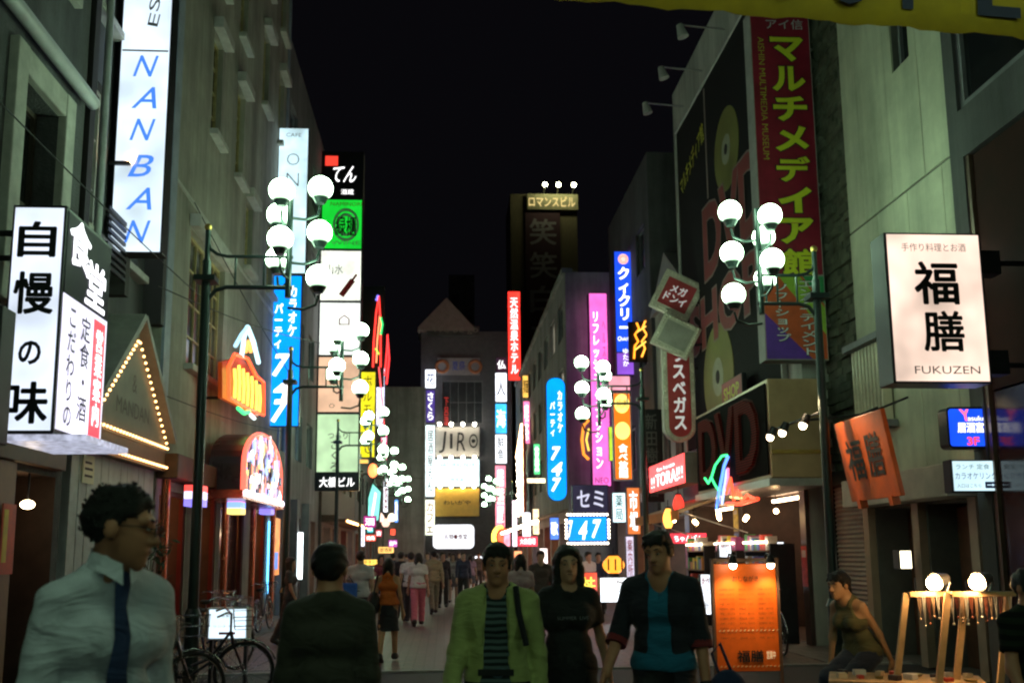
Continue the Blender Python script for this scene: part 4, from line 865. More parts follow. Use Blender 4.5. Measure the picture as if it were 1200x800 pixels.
bq = signP('royal_blue_sign', 'royal blue vertical sign with large white katakana and round emblem', 'sign', 720, 296, 742, 440, 33.6, d=.3, panels=[(.18, 1, E((.012, .07, .75), 1.05, .15)), (0, .178, E((.25, .08, .6), .9, .2))], arms=.25,
    texts=[('クィクリー', .5, .62, .62, .5, LW, {'vertical': True, 'bold': .03}), ('Quickly', .5, .285, .8, .04, LW, {'shear': .2}), ('ゆたか', .5, .14, .3, .14, LW, {'vertical': True}), ('●', .5, .935, .55, .085, E((1, .6, .5), 1, 0, sample=False)), ('◎', .5, .935, .5, .075, REDINK)])
ny = thing('yellow_orange_sign', 'white framed sign of yellow and orange bubbles below the royal blue sign', 'sign', (0, 0, 0))
cx, cz, w_, h_ = rectF(718, 460, 740, 563, 32.6); ny.location = (cx, 32.6, cz - h_ / 2)
MB().bx(-w_ / 2, w_ / 2, -.1, .1, 0, h_).build('housing', M('white_sign_frame', (.8, .8, .8), .5), ny)
MB().bx(-w_ / 2 + .05, w_ / 2 - .05, -.106, -.09, .05, h_ - .05).build('face', E((1, .18, .01), 1.0), ny)
for zc, sc in ((.87, .11), (.56, .1)):
    b = MB(); b.prism(arc(0, zc * h_, w_ * .4, sc * h_, 0, 350, 24), -.112, -.107)
    b.build('yellow_bubble', E((1, .75, .15), 1.4, .2), ny)
lettering(ny, '焼肉', 0, .87 * h_, w_ * .6, sc * h_, M('orange_ink', (.7, .2, .02), .5), y=-.116); lettering(ny, '食べ放題', 0, .22 * h_, w_ * .5, .38 * h_, E((1, .95, .85), 1.6, 0), y=-.112, vertical=True, bold=.04)
nb2 = neon('orange_script_neon', 'glowing orange neon script hanging beside the royal blue sign', [(PY(31.5, (743, 420), (744, 405), (748, 400), (744, 392), (749, 385), (746, 378)), .05, (1, .3, .02), 4), (PY(31.5, (752, 418), (756, 408), (752, 400), (758, 392), (753, 384), (757, 374)), .05, (1, .35, .04), 4), (PY(31.5, (744, 410), (757, 400)), .04, (1, .6, .1), 3), (PY(31.5, (745, 390), (757, 382)), .04, (1, .5, .1), 3)])
MB().bx(-.15, .5, .1, .16, -.1, 1.25).build('backing', LB, nb2)
rg = neon('orange_ring_neon', 'orange curved neon ring beside the pink column', [(PY(38, (690, 492), (684, 498), (682, 515), (684, 532), (690, 538)), .1, (1, .3, .03), 2.5), (PY(38, (690, 502), (687, 515), (690, 528)), .06, (1, .7, .1), 2.5)]); MB().bx(-.3, .3, .1, .15, -1.6, .2).build('backing', LB, rg)
# black vertical sign
bkx = rectF(750, 480, 776, 588, 26.6)
signP('black_vertical_sign', 'unlit black vertical sign with dim grey characters', 'sign', 750, 480, 776, 588, 26.6, d=.25, face=LB, arms=.25, texts=[('新田樹木店', .5, .5, .55, .9, M('dim_grey_letters', (.14, .13, .13), .6), {'vertical': True, 'bold': .015})])
# Las Vegas boards
def bulb_ring(pts, r, y): 
    b = MB()
    for x, z in pts: b.sph((x, y, z), r, 6, 4)
    return b
lv = thing('red_capsule_sign', 'unlit red round ended sign with white katakana and bulb studded rim', 'sign', (0, 0, 0))
cx, cz, w_, h_ = rectF(776, 395, 813, 518, 24.2); lv.location = (cx, 24.2, cz - h_ / 2)
cap = arc(0, w_ / 2, w_ / 2, w_ / 2, 180, 360, 14) + [(w_ / 2, h_), (-w_ / 2, h_)]; k_ = .7
cap2 = arc(0, w_ / 2, w_ / 2 * k_, w_ / 2 * k_, 180, 360, 14) + [(w_ / 2 * k_, h_ - .1), (-w_ / 2 * k_, h_ - .1)]
MB().prism(cap, -.12, .12).build('rim', M('pale_rim', (.55, .5, .42), .5), lv); MB().prism(cap2, -.135, -.121).build('face', M('red_sign_face', (.45, .05, .06), .45, var=.2), lv)
bulb_ring([((a[0] + c[0]) / 2, (a[1] + c[1]) / 2) for a, c in zip(cap[:15], cap2[:15])] + [(s * w_ * .43, w_ / 2 + (h_ - w_ / 2) * i / 16) for s in (-1, 1) for i in range(1, 16)], .028, -.14).build('bulbs', M('unlit_bulb', (.7, .66, .55), .2), lv, kind='stuff')
lettering(lv, 'ラスベガス', 0, h_ * .5, w_ * .42, h_ * .78, E((.9, .88, .85), .35, 0, sample=False), y=-.142, vertical=True, bold=.03)
MB().cyl((w_ / 2, 0, h_ * .7), (w_ / 2 + .5, 0, h_ * .7), .03).build('bracket', DARKMETAL(), lv)
for i, (px, py, ww, hh_, rot, lb) in enumerate(((793, 347, 1.05, 1.05, 28, 'upper tilted square board with bulb rim and red middle'), (792, 394, 1.0, .85, 28, 'lower tilted square board with bulb rim and blank grey middle'))):
    q = atY(px, py, 23.9 - i * .25); b_ = thing('tilted_board', lb, 'sign', q, 0, 'tilted boards above the red capsule'); b_.rotation_euler = (0, R(rot), R(-8))
    MB().bx(-ww / 2, ww / 2, -.1, .1, -hh_ / 2, hh_ / 2).build('board', M('pale_rim'), b_, bevel=.02)
    MB().bx(-ww * .36, ww * .36, -.115, -.101, -hh_ * .34, hh_ * .34).build('middle', M('red_sign_face') if i == 0 else M('grey_middle', (.3, .28, .25), .5), b_)
    ring = [(sx * ww * .43, -hh_ * .43 + hh_ * .86 * k / 9) for sx in (-1, 1) for k in range(10)] + [(-ww * .43 + ww * .86 * k / 9, sz * hh_ * .43) for sz in (-1, 1) for k in range(1, 9)]
    bulb_ring(ring, .026, -.12).build('bulbs', M('unlit_bulb'), b_, kind='stuff')
    if i == 0: lettering(b_, 'メガ\nドンイ', 0, 0, ww * .55, hh_ * .45, E((.9, .88, .85), .3, 0, sample=False), y=-.12, bold=.02)
    MB().cyl((ww / 2, 0, 0), (ww / 2 + .45, 0, .3), .025).build('bracket', DARKMETAL(), b_)
# red wall sign
yc, zc, ln, hh_ = rectS(769, 546, 578, 812, 530, 566, 5.45)
tr = sign('red_wall_sign', 'tilting bright red sign with white capitals on the right', 'sign', 5.45, yc, zc, ln, hh_, d=.35, rotz=-90, face=E((1, .03, .04), 2.0, .1), frame=M('grey_end', (.35, .34, .33), .6), texts=[('TORA!', .52, .38, .62, .45, LW, {'bold': .01}), ('fun house', .5, .76, .5, .14, LW, {'bold': .01}), ('!!', .12, .35, .1, .4, LW), ('!!', .9, .4, .1, .4, LW)], arms=0)
MB().bx(-.1, .1, .17, .9, hh_ * .45, hh_ * .55).build('bracket', DARKMETAL(), tr)
# palm neon
X0 = 5.3
def SX(*pp): return [atX(a, b, X0) for a, b in pp]
pn = neon('palm_tree_neon', 'neon palm tree of green and blue tubes over red script', [
    (SX((826, 560), (830, 566), (834, 558), (838, 545), (846, 534), (852, 533)), .035, (.05, 1, .25), 3.5), (SX((834, 560), (838, 568), (842, 574)), .035, (.05, 1, .25), 3.5),
    (SX((840, 596), (843, 575), (846, 560), (849, 545), (853, 535)), .05, (.1, .25, 1), 4), (SX((846, 590), (849, 570), (852, 550)), .04, (.35, .5, 1), 3.5),
    (SX((853, 548), (853, 560), (851, 572)), .04, (1, .2, .4), 3), (SX((851, 578), (856, 560), (860, 585), (864, 575), (870, 586), (876, 580), (886, 585)), .05, (1, .08, .03), 4),
    (SX((852, 590), (868, 590), (888, 584)), .06, (1, .06, .02), 3.5), (SX((856, 582), (872, 584)), .035, (1, .6, .2), 4)])
MB().box((.35, 0, .1), (.03, 2.6, .06)).box((.35, 0, .7), (.03, 2.0, .05)).cyl((.35, .5, .1), (1.1, .5, .1), .02, n=6).build('rail', DARKMETAL(), pn)
# multimedia sign
cx, cz, w_, h_ = rectF(884, 20, 955, 424, 17.0)
mm = thing('tall_crimson_sign', 'very tall crimson sign with yellow katakana and multicoloured foot', 'sign', (cx, 17.0, cz - h_ / 2))
MB().bx(-w_ / 2, w_ / 2, -.18, .18, 0, h_).build('housing', M('grey_end'), mm)
CRIM = M('crimson_face', (.24, .01, .03), .45, var=.35, scale=1.4)
MB().bx(-w_ / 2 + .02, w_ / 2 - .02, -.19, -.181, h_ * .235, h_ - .02).build('crimson_face', CRIM, mm)
ft = h_ * .23
def quad(poly, mat, y, nm): return MB().prism(poly, y - .004, y).build(nm, mat, mm)
a_, b_ = -w_ / 2 + .02, w_ / 2 - .02
MB().bx(a_, b_, -.19, -.181, .02, ft).build('orange_red_ground', M('orange_red_print', (.6, .1, .03), .5), mm)
quad([(a_, .02), (a_ + .75 * (b_ - a_), .02), (a_, ft * .55)], M('violet_print', (.13, .04, .4), .5), -.191, 'violet_corner')
quad([(a_ + .25 * (b_ - a_), ft), (b_, ft * .3), (b_, ft * .62), (a_ + .6 * (b_ - a_), ft)], M('lime_print', (.3, .5, .05), .5), -.1915, 'lime_band')
quad([(a_ + .65 * (b_ - a_), ft), (b_, ft * .66), (b_, ft)], M('green_print', (.03, .3, .1), .5), -.192, 'green_corner')
YG = M('yellow_green_print', (.62, .66, .03), .5, var=.15)
for i, ch in enumerate('マルチメディア館'):
    z_ = h_ * (.885 - i * .088)
    lettering(mm, ch, w_ * .1, z_, w_ * .6, h_ * .08, INK(), y=-.1935, bold=.07); lettering(mm, ch, w_ * .1, z_, w_ * .56, h_ * .074, YG, y=-.198, bold=.04)
lettering(mm, 'アイ信', w_ * .08, h_ * .96, w_ * .62, h_ * .03, M('pale_print'), y=-.195)
lettering(mm, 'AISHIN MULTIMEDIA MUSEUM', -w_ * .33, h_ * .74, h_ * .36, w_ * .1, M('olive_print', (.4, .4, .04), .5), y=-.195, rot=-90)
WPR = M('white_print', (.8, .8, .82), .5)
lettering(mm, 'エンターテイメント', w_ * .2, ft * .5, w_ * .26, ft * .9, INK(), y=-.196, vertical=True, bold=.05); lettering(mm, 'エンターテイメント', w_ * .2, ft * .5, w_ * .25, ft * .88, WPR, y=-.198, vertical=True, bold=.01)
lettering(mm, 'ソフトショップ', -w_ * .2, ft * .56, w_ * .24, ft * .7, INK(), y=-.196, vertical=True, bold=.05); lettering(mm, 'ソフトショップ', -w_ * .2, ft * .56, w_ * .23, ft * .68, WPR, y=-.198, vertical=True, bold=.01)
for f in (.1, .5, .9): MB().cyl((w_ / 2, 0, h_ * f), (w_ / 2 + .25, 0, h_ * f), .035).build('bracket', STEEL, mm)
# --- big white box sign right
cx, cz, w_, h_ = rectF(1033, 279, 1146, 452, 10.0)
fk = sign('large_box_sign', 'large warm white box sign with two black brush characters over latin capitals', 'sign', cx, 10.0, cz, w_, h_, d=.34, face=E((1, .74, .6), .78, .42, 1.5), frame=M('dark_frame', (.03, .025, .03), .4), border=.03)
lettering(fk, '手作り料理とお酒', -.0, h_ * .9, w_ * .66, h_ * .055, GREYINK, y=-.182)
lettering(fk, '福', .0, h_ * .66, w_ * .46, h_ * .29, INK(), y=-.182, bold=.03); lettering(fk, '膳', .04, h_ * .34, w_ * .42, h_ * .27, INK(), y=-.182, bold=.026)
lettering(fk, 'FUKUZEN', .05, h_ * .085, w_ * .66, h_ * .05, GREYINK, y=-.182)
for f in (.15, .85): MB().cyl((w_ / 2, .1, h_ * f), (w_ / 2 + 1.35, .1, h_ * f), .03).build('bracket', DARKMETAL(), fk)
for f in (.76, .08): MB().bx(w_ / 2 + .05, w_ / 2 + .3, .0, .2, h_ * f, h_ * (f + .16)).build('junction_box', DARKMETAL(), fk)
by = signP('blue_wall_sign', 'small royal blue sign with 3F in red beside the polished panel', 'sign', 1105, 478, 1162, 526, 11.2, d=.2, corner=.06, face=E((.008, .07, .8), 1.1, .2), texts=[('Y', .35, .8, .2, .28, E((1, .12, .2), 1.6, 0, sample=False), {'bold': .03, 'shear': -.2}), ('asuke', .6, .72, .35, .12, LW), ('居酒富士', .56, .5, .72, .25, LW, {'bold': .02}), ('3F', .5, .17, .25, .2, E((1, .06, .08), 1.2, 0, sample=False), {'bold': .03})])
MB().bx(.18, .4, .0, .08, .2, .3).build('bracket', DARKMETAL(), by)
ws = signP('white_wall_sign', 'small pale lit sign with a blue arrow under the blue sign', 'sign', 1110, 539, 1166, 577, 11.1, d=.18, face=E((.66, .92, 1), .8, .2), texts=[('ランチ 定食', .45, .78, .7, .16, M('teal_ink')), ('カラオケリンク', .5, .5, .85, .2, BLUEINK), ('入口はこちら', .35, .2, .5, .12, GREYINK), ('➡', .8, .22, .24, .2, BLUEINK)])
MB().bx(.2, .42, .0, .08, .1, .2).build('bracket', DARKMETAL(), ws)
# --- orange hanging board with spots
ORB = M('orange_wood_board', (.8, .13, .008), .5, var=.25, scale=3)
yc, zc, ln, hh_ = rectS(990, 497, 592, 1046, 474, 578, 5.45)
hb = thing('hanging_orange_board', 'orange wooden board with carved black characters hung leaning over the street', 'sign', (5.45, yc, zc)); hb.rotation_euler = (R(0), R(-14), R(-90))
hb.rotation_euler = (R(10), 0, R(-90))
MB().bx(-ln / 2, ln / 2, -.03, .03, -hh_ / 2, hh_ / 2).build('board', ORB, hb, bevel=.01)
lettering(hb, '福', -ln * .2, 0, ln * .34, hh_ * .5, INK(), y=-.036, bold=.018); lettering(hb, '膳', ln * .2, .02, ln * .3, hh_ * .52, INK(), y=-.036, bold=.016)
for sx in (-1, 1): MB().bx(sx * ln * .32 - .05, sx * ln * .32 + .05, -.05, .05, -hh_ / 2 - .1, -hh_ / 2 + .02).build('foot_peg', ORB, hb); MB().cyl((sx * ln * .3, 0, hh_ / 2), (sx * ln * .3, .5, hh_ / 2 + .1), .015).build('hanger', DARKMETAL(), hb)
sp = thing('spotlight_rail', 'rail of three warm spotlights aimed at the orange board', 'spotlights', (4.95, 13.6, atY(960, 500, 13.6).z))
MB().cyl((.1, -.6, .12), (.1, 1.25, .12), .02, n=6).cyl((.1, .3, .12), (1.4, .3, .25), .02, n=6).build('rail', DARKMETAL(), sp)
for i, (px, py) in enumerate(((940, 510), (958, 507), (983, 497))):
    q = atX(px, py, 4.95) - sp.location if False else Vector((.0, (1.1, .55, -.3)[i], (.0, .0, .0)[i]))
    hd = MB().cyl(q + Vector((.04, 0, .13)), q + Vector((-.02, 0, .0)), .05, .075, n=12).build('spot_head', DARKMETAL(), sp)
    MB().sph(tuple(q + Vector((-.03, -.0, -.02))), .055, 10, 7).build('bulb', E((1, .8, .5), 14, 0), hd)
ld = bpy.data.lights.new('board_spot', 'SPOT'); ld.energy = 70; ld.color = (1, .72, .4); ld.spot_size = R(70); ld.spot_blend = .7; ld.shadow_soft_size = .08
lo = bpy.data.objects.new('board_spot', ld); COL.objects.link(lo); lo.parent = sp; lo.location = (-.15, -.35, .35)
_d = Vector((5.45, yc, zc)) - (Vector(sp.location) + Vector(lo.location)); lo.rotation_euler = _d.to_track_quat('-Z', 'Y').to_euler()
lb_ = sign('entrance_lamp_box', 'small glowing ivory lamp box beside the brown doors', 'lamp', XR - .0, 13.72, atX(1035, 655, XR).z, .2, .27, d=.18, face=E((1, .9, .6), 4, .05)); lb_.location.y = 13.72
# --- orange menu board
MENU = M('orange_menu_panel', (.85, .14, .008), .45, var=.2, scale=4)
cx, cz, w_, h_ = rectF(838, 660, 911, 786, 11.3)
mb = thing('menu_board', 'orange standing menu board lit by two lamps with dark characters at foot', 'menu board', (cx, 11.3, 0), 0)
z0 = cz - h_ / 2
MB().bx(-w_ / 2, w_ / 2, -.02, .02, z0, z0 + h_).build('panel', MENU, mb, bevel=.008)
MB().bx(-w_ / 2 - .03, -w_ / 2 - .001, -.03, .03, 0, z0 + h_ + .02).bx(w_ / 2 + .001, w_ / 2 + .03, -.03, .03, 0, z0 + h_ + .02).build('post', WOODB, mb)
MB().bx(-w_ / 2 - .1, -w_ / 2 + .1, -.25, .25, 0, .05).bx(w_ / 2 - .1, w_ / 2 + .1, -.25, .25, 0, .05).build('foot', WOODB, mb)
MB().bx(-w_ / 2 - .03, w_ / 2 + .03, -.04, .04, z0 + h_ + .021, z0 + h_ + .06).build('top_rail', WOODB, mb)
BR = M('brown_menu_ink', (.18, .05, .01), .6, var=0)
lettering(mb, 'おしながき', 0, z0 + h_ * .86, w_ * .42, .06, INK(), y=-.026)
for r_ in range(11):
    z_ = z0 + h_ * (.76 - r_ * .045)
    for c_ in range(3): lettering(mb, ('刺身盛合せ', '焼鳥五本', '冷奴', '天ぷら')[(r_ * 2 + c_) % 4] + '…' + ('四八〇', '六五〇', '三二〇')[(r_ + c_) % 3], (c_ - 1) * w_ * .31, z_, w_ * .24, .022, BR, y=-.026)
lettering(mb, '福膳', .02, z0 + h_ * .14, w_ * .42, .13, INK(), y=-.026, bold=.02); lettering(mb, '営業中', w_ * .36, z0 + h_ * .15, w_ * .14, .09, E((1, .8, .4), .5, 0, sample=False), y=-.026)
for z_ in (.37, .04):
    b = MB()
    for i in range(15): b.prism([(-w_ / 2 + .03 + i * .047, z0 + h_ * z_), (-w_ / 2 + .045 + i * .047, z0 + h_ * z_), (-w_ / 2 + .06 + i * .047, z0 + h_ * z_ + .018), (-w_ / 2 + .045 + i * .047, z0 + h_ * z_ + .018)], -.026, -.022)
    b.build('dashed_line', M('pale_dash', (.9, .6, .3), .5), mb)
for sx in (-1, 1):
    lx = sx * w_ * .3 + .03; zt = z0 + h_ + .06
    hd = MB().tube([(lx, .0, zt), (lx, -.06, zt + .05), (lx, -.2, zt + .03)], .012, 6).cyl((lx, -.2, zt + .03), (lx, -.2, zt - .06), .03, .055, n=12).build('lamp_head', DARKMETAL(), mb)
    MB().sph((lx, -.2, zt - .075), .042, 10, 7).build('bulb', E((1, .83, .5), 22, 0), hd)
    l2 = bpy.data.lights.new('menu_spot', 'SPOT'); l2.energy = 22; l2.color = (1, .75, .42); l2.spot_size = R(95); l2.spot_blend = .8; l2.shadow_soft_size = .05
    o2 = bpy.data.objects.new('menu_spot', l2); COL.objects.link(o2); o2.parent = mb; o2.location = (lx, -.24, zt - .1); o2.rotation_euler = (R(24), 0, 0)
# --- odd lit things in front of the L2 restaurant
ad = thing('arched_display', 'arched glass display crammed with bright coloured lights over the restaurant door', 'display', (XL + .7, 24.4, 0), 90)
yc, zc, ln, hh_ = rectS(277, 505, 575, 322, 515, 588, XL + .7); ad.location = (XL + .7, yc, zc - hh_ / 2)
MB().prism([(-ln / 2, 0), (ln / 2, 0)] + arc(0, hh_ * .4, ln / 2, hh_ * .6, 0, 180, 18), -.1, .5).build('case', M('dark_case', (.05, .03, .04), .3), ad)
pal = [((1, .5, .6), 1.3), ((.6, .4, 1), 1.1), ((1, .25, .15), 1.1), ((.35, .5, 1), 1.1), ((1, .7, .25), 1.2), ((.1, .08, .25), .3), ((.95, .9, 1), 1.7), ((.05, .03, .08), .05)]
r2 = random.Random(3); cells = {i: MB() for i in range(len(pal))}
for i in range(190):
    x = r2.uniform(-.46, .46) * ln; z = r2.uniform(.04, .95) * hh_
    lim = hh_ * .4 + hh_ * .6 * math.sqrt(max(0, 1 - (2 * x / ln) ** 2)) - .1
    if z > lim: continue
    cells[r2.randrange(len(pal))].box((x, -.12 - r2.random() * .05, z), (r2.uniform(.05, .3), .03, r2.uniform(.1, .35)), Matrix.Rotation(r2.uniform(-.5, .5), 3, 'Y'))
for i, c in cells.items(): c.build('light_fragments', E(pal[i][0], pal[i][1], .3), ad, kind='stuff')
MB().tube([(x, -.14, z) for x, z in [(-ln / 2, 0)] + list(reversed(arc(0, hh_ * .4, ln / 2, hh_ * .6, 0, 180, 18))) + [(ln / 2, 0)]], .05, 6).build('red_neon_edge', E((1, .12, .08), 1.6, 0), ad)
MB().bx(-ln / 2 - .3, ln / 2 + .3, -.2, .68, -.16, -.003).build('base_rail', COPPER, ad)
b = MB()
for i in range(14): b.sph((-ln / 2 - .25 + i * (ln + .5) / 13, -.25, -.05), .045, 8, 6)
b.build('base_bulbs', E((.85, .8, 1), 6, 0, sample=False), ad, kind='stuff')
XN = XL + .55
def SN(*pp): return [atX(a, b, XN) for a, b in pp]
ms = [(SN((x_, y1_), (x_ + 1, (y0_ + y1_) / 2), (x_, y0_)), .055, (1, .6, .08), 4) for x_, y0_, y1_ in ((275, 432, 466), (280, 428, 469), (285, 432, 472), (290, 437, 475), (295, 441, 478), (300, 446, 481), (304, 451, 484))] + [
      (SN((268, 465), (268, 430), (275, 415), (290, 420), (300, 440), (309, 448), (309, 486), (290, 478), (268, 465)), .06, (1, .08, .02), 4), (SN((283, 418), (286, 395), (290, 383), (297, 400), (303, 425)), .08, (.55, .85, 1), 3),
      (SN((276, 405), (283, 392), (290, 383)), .07, (.4, .75, 1), 2.5), (SN((288, 412), (291, 400), (294, 412)), .07, (1, .4, .1), 3), (SN((279, 478), (286, 484), (292, 482)), .07, (.05, .9, .25), 2.5), (SN((294, 486), (298, 490)), .07, (.8, .95, 1), 2.5)]
on = neon('orange_flame_neon', 'orange and yellow neon sign with pale flame and green base on the cream house', ms)
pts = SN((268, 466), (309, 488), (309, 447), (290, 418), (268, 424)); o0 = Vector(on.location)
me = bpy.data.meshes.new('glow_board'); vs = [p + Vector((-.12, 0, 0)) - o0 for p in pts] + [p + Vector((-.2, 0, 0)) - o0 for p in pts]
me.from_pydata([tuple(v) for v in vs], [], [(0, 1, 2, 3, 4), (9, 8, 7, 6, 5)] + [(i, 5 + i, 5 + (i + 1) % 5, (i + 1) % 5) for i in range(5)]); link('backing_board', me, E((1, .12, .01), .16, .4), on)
MB().cyl((-.2, 0, 0), (-.55, 0, 0), .03).build('bracket', DARKMETAL(), on)
# 747 wide board
wb2 = signP('wide_numeral_board', 'wide cyan board with white numerals edged by bulbs', 'sign', 665, 605, 711, 634, 30.5, d=.25, face=CY, texts=[('7', .06, .5, .12, .7, LW, {'bold': .03, 'shear': .25}), ('4', .38, .45, .22, .75, LW, {'bold': .03, 'shear': .25}), ('7', .72, .5, .24, .75, LW, {'bold': .03, 'shear': .25})])
w4 = rectF(665, 605, 711, 634, 30.5); b = MB()
for i in range(13):
    for sz in (-.06, w4[3] + .06): b.sph((-w4[2] / 2 + w4[2] * i / 12, -.1, sz), .04, 6, 4)
for i in range(1, 7):
    for sx in (-1, 1): b.sph((sx * (w4[2] / 2 + .05), -.1, w4[3] * i / 7), .04, 6, 4)
b.build('bulbs', E((1, .85, .7), 5, 0), wb2, kind='stuff')
for lab, x0, y0, x1, y1, Y in (('low_white_light_box', 245, 711, 293, 748, 13.4),):
    o = signP('low_light_box', 'low white lit box sign on legs among the left bicycles', 'sign', x0, y0, x1, y1, Y, d=.25, face=E((.7, .88, 1), 1.0, .25), border=.03, frame=M('white_sign_frame'), texts=[('営業中', .5, .75, .3, .1, GREYINK), ('ランチタイム', .5, .42, .7, .06, M('pale_print')), ('――', .5, .2, .4, .08, REDINK)])
    w5 = rectF(x0, y0, x1, y1, Y)
    for sx in (-1, 1): MB().bx(sx * w5[2] * .42 - .02, sx * w5[2] * .42 + .02, -.05, .05, -o.location.z, -.002).build('leg', DARKMETAL(), o)
# lanterns
def lantern(loc, r, hgt, col, s, label, group=None, ribs=8):
    t = thing('paper_lantern', label, 'lantern', loc, 0, group)
    prof = [(r * (.45 + .55 * math.sin(math.pi * (k + .5) / (ribs * 2))) * (1.0 if k % 2 else .94), hgt * (k / (ribs * 2) - .5)) for k in range(ribs * 2 + 1)]
    n = 18; b = MB(); vs = [(p * math.cos(2 * math.pi * i / n), p * math.sin(2 * math.pi * i / n), z) for p, z in prof for i in range(n)]
    b.add(vs, [(j * n + i, j * n + (i + 1) % n, (j + 1) * n + (i + 1) % n, (j + 1) * n + i) for j in range(len(prof) - 1) for i in range(n)], True); b.build('shade', E(col, s, .1), t)
    MB().cyl((0, 0, hgt * .5), (0, 0, hgt * .58), r * .5, n=14).cyl((0, 0, -hgt * .5), (0, 0, -hgt * .57), r * .5, n=14).build('ring', INK(), t)
    MB().cyl((0, 0, hgt * .58), (0, 0, hgt * .95), .01).build('hanger', DARKMETAL(), t); return t
lt = lantern(atY(719, 661, 23.6), .27, .4, (1, .33, .03), 1.4, 'large orange paper lantern with dark strokes above the white standing box')
for a in (-.16, .0, .16): MB().box((a, -.265 + abs(a) * .2, 0), (.035, .02, .26)).build('brush_stroke', INK(), lt)
lantern(atY(783, 607, 21.5), .12, .42, (1, .4, .06), 2.4, 'small yellow orange lantern hanging under the red wall sign')
lantern(atY(795, 590, 21.9), .13, .4, (1, .05, .03), 1.2, 'small deep red lantern behind the yellow orange lantern')
for i, (px, py, Y) in enumerate(((445, 606, 45), (452, 612, 48), (459, 606, 50))):
    lantern(atY(px, py, Y), .2, .4, ((.9, .6, .5), (1, .6, .45), (1, .8, .6))[i], (1.5, 1.2, 2)[i], ('dim pink lantern deep in the left row, nearest of three', 'amber lantern deep in the left row, middle of three', 'whitish lantern deep in the left row, farthest of three')[i], 'lanterns deep in the left row')
# shop window boxes under the awning
for x0, y0, x1, y1, Y, lb in ((841, 637, 857, 653, 19.5, 'small white lit panel hanging in the disc shop, left one'), (902, 634, 919, 662, 18.0, 'white lit poster case hanging in the disc shop, right one'), (913, 657, 920, 690, 18.2, 'narrow white lit strip beside the poster case'), (820, 672, 833, 720, 20.5, 'tall white lit board beside the orange menu board')):
    signP('lit_sign', lb, 'sign', x0, y0, x1, y1, Y, d=.1, face=E((.88, .93, 1), 1.3, .5, 6), texts=[('新作', .5, .82, .7, .2, REDINK, {'bold': .02}), ('入荷', .5, .5, .6, .3, BLUEINK), ('中古', .5, .2, .6, .15, GREYINK)], group='lit panels of the disc shop')
for i in range(9):
    o = thing('hanging_bulb', 'bare bulb under the disc shop awning, ' + ['nearest', 'second', 'third', 'fourth', 'fifth', 'sixth', 'seventh', 'eighth', 'farthest'][i] + ' of nine', 'lamp', (XR - .5 - .35 * (i % 3), 17.5 + i * .62, 2.32 - .08 * (i % 2)), 0, 'bulbs under the awning')
    MB().sph((0, 0, 0), .045, 10, 7).build('bulb', E((1, .62, .28), 26, 0), o); MB().cyl((0, 0, .04), (0, 0, .3), .008, n=5).build('cord', INK(), o)
# ================================================================== STREET LAMPS
TEAL = M('dark_green_lamp_paint', (.022, .04, .038), .35, .3, .2, 6)
GLOBE = E((.62, 1.0, .65), 15.0, 0)
def neck_shade():     # holder's shade put into the globe's glow: emission drops towards the bottom
    n = GLOBE.node_tree.nodes; l = GLOBE.node_tree.links; tc = n.new('ShaderNodeTexCoord'); sp_ = n.new('ShaderNodeSeparateXYZ'); l.new(tc.outputs['Generated'], sp_.inputs[0])
    fc = n.new('ShaderNodeFloatCurve'); c = fc.mapping.curves[0]; c.points[0].location = (0, .01); c.points[1].location = (1, 1); c.points.new(.1, .018); c.points.new(.28, .5); fc.mapping.update()
    mu = n.new('ShaderNodeMath'); mu.operation = 'MULTIPLY'; mu.inputs[1].default_value = 21.0
    l.new(sp_.outputs[2], fc.inputs[1]); l.new(fc.outputs[0], mu.inputs[0]); l.new(mu.outputs[0], n['Principled BSDF'].inputs['Emission Strength'])
neck_shade()
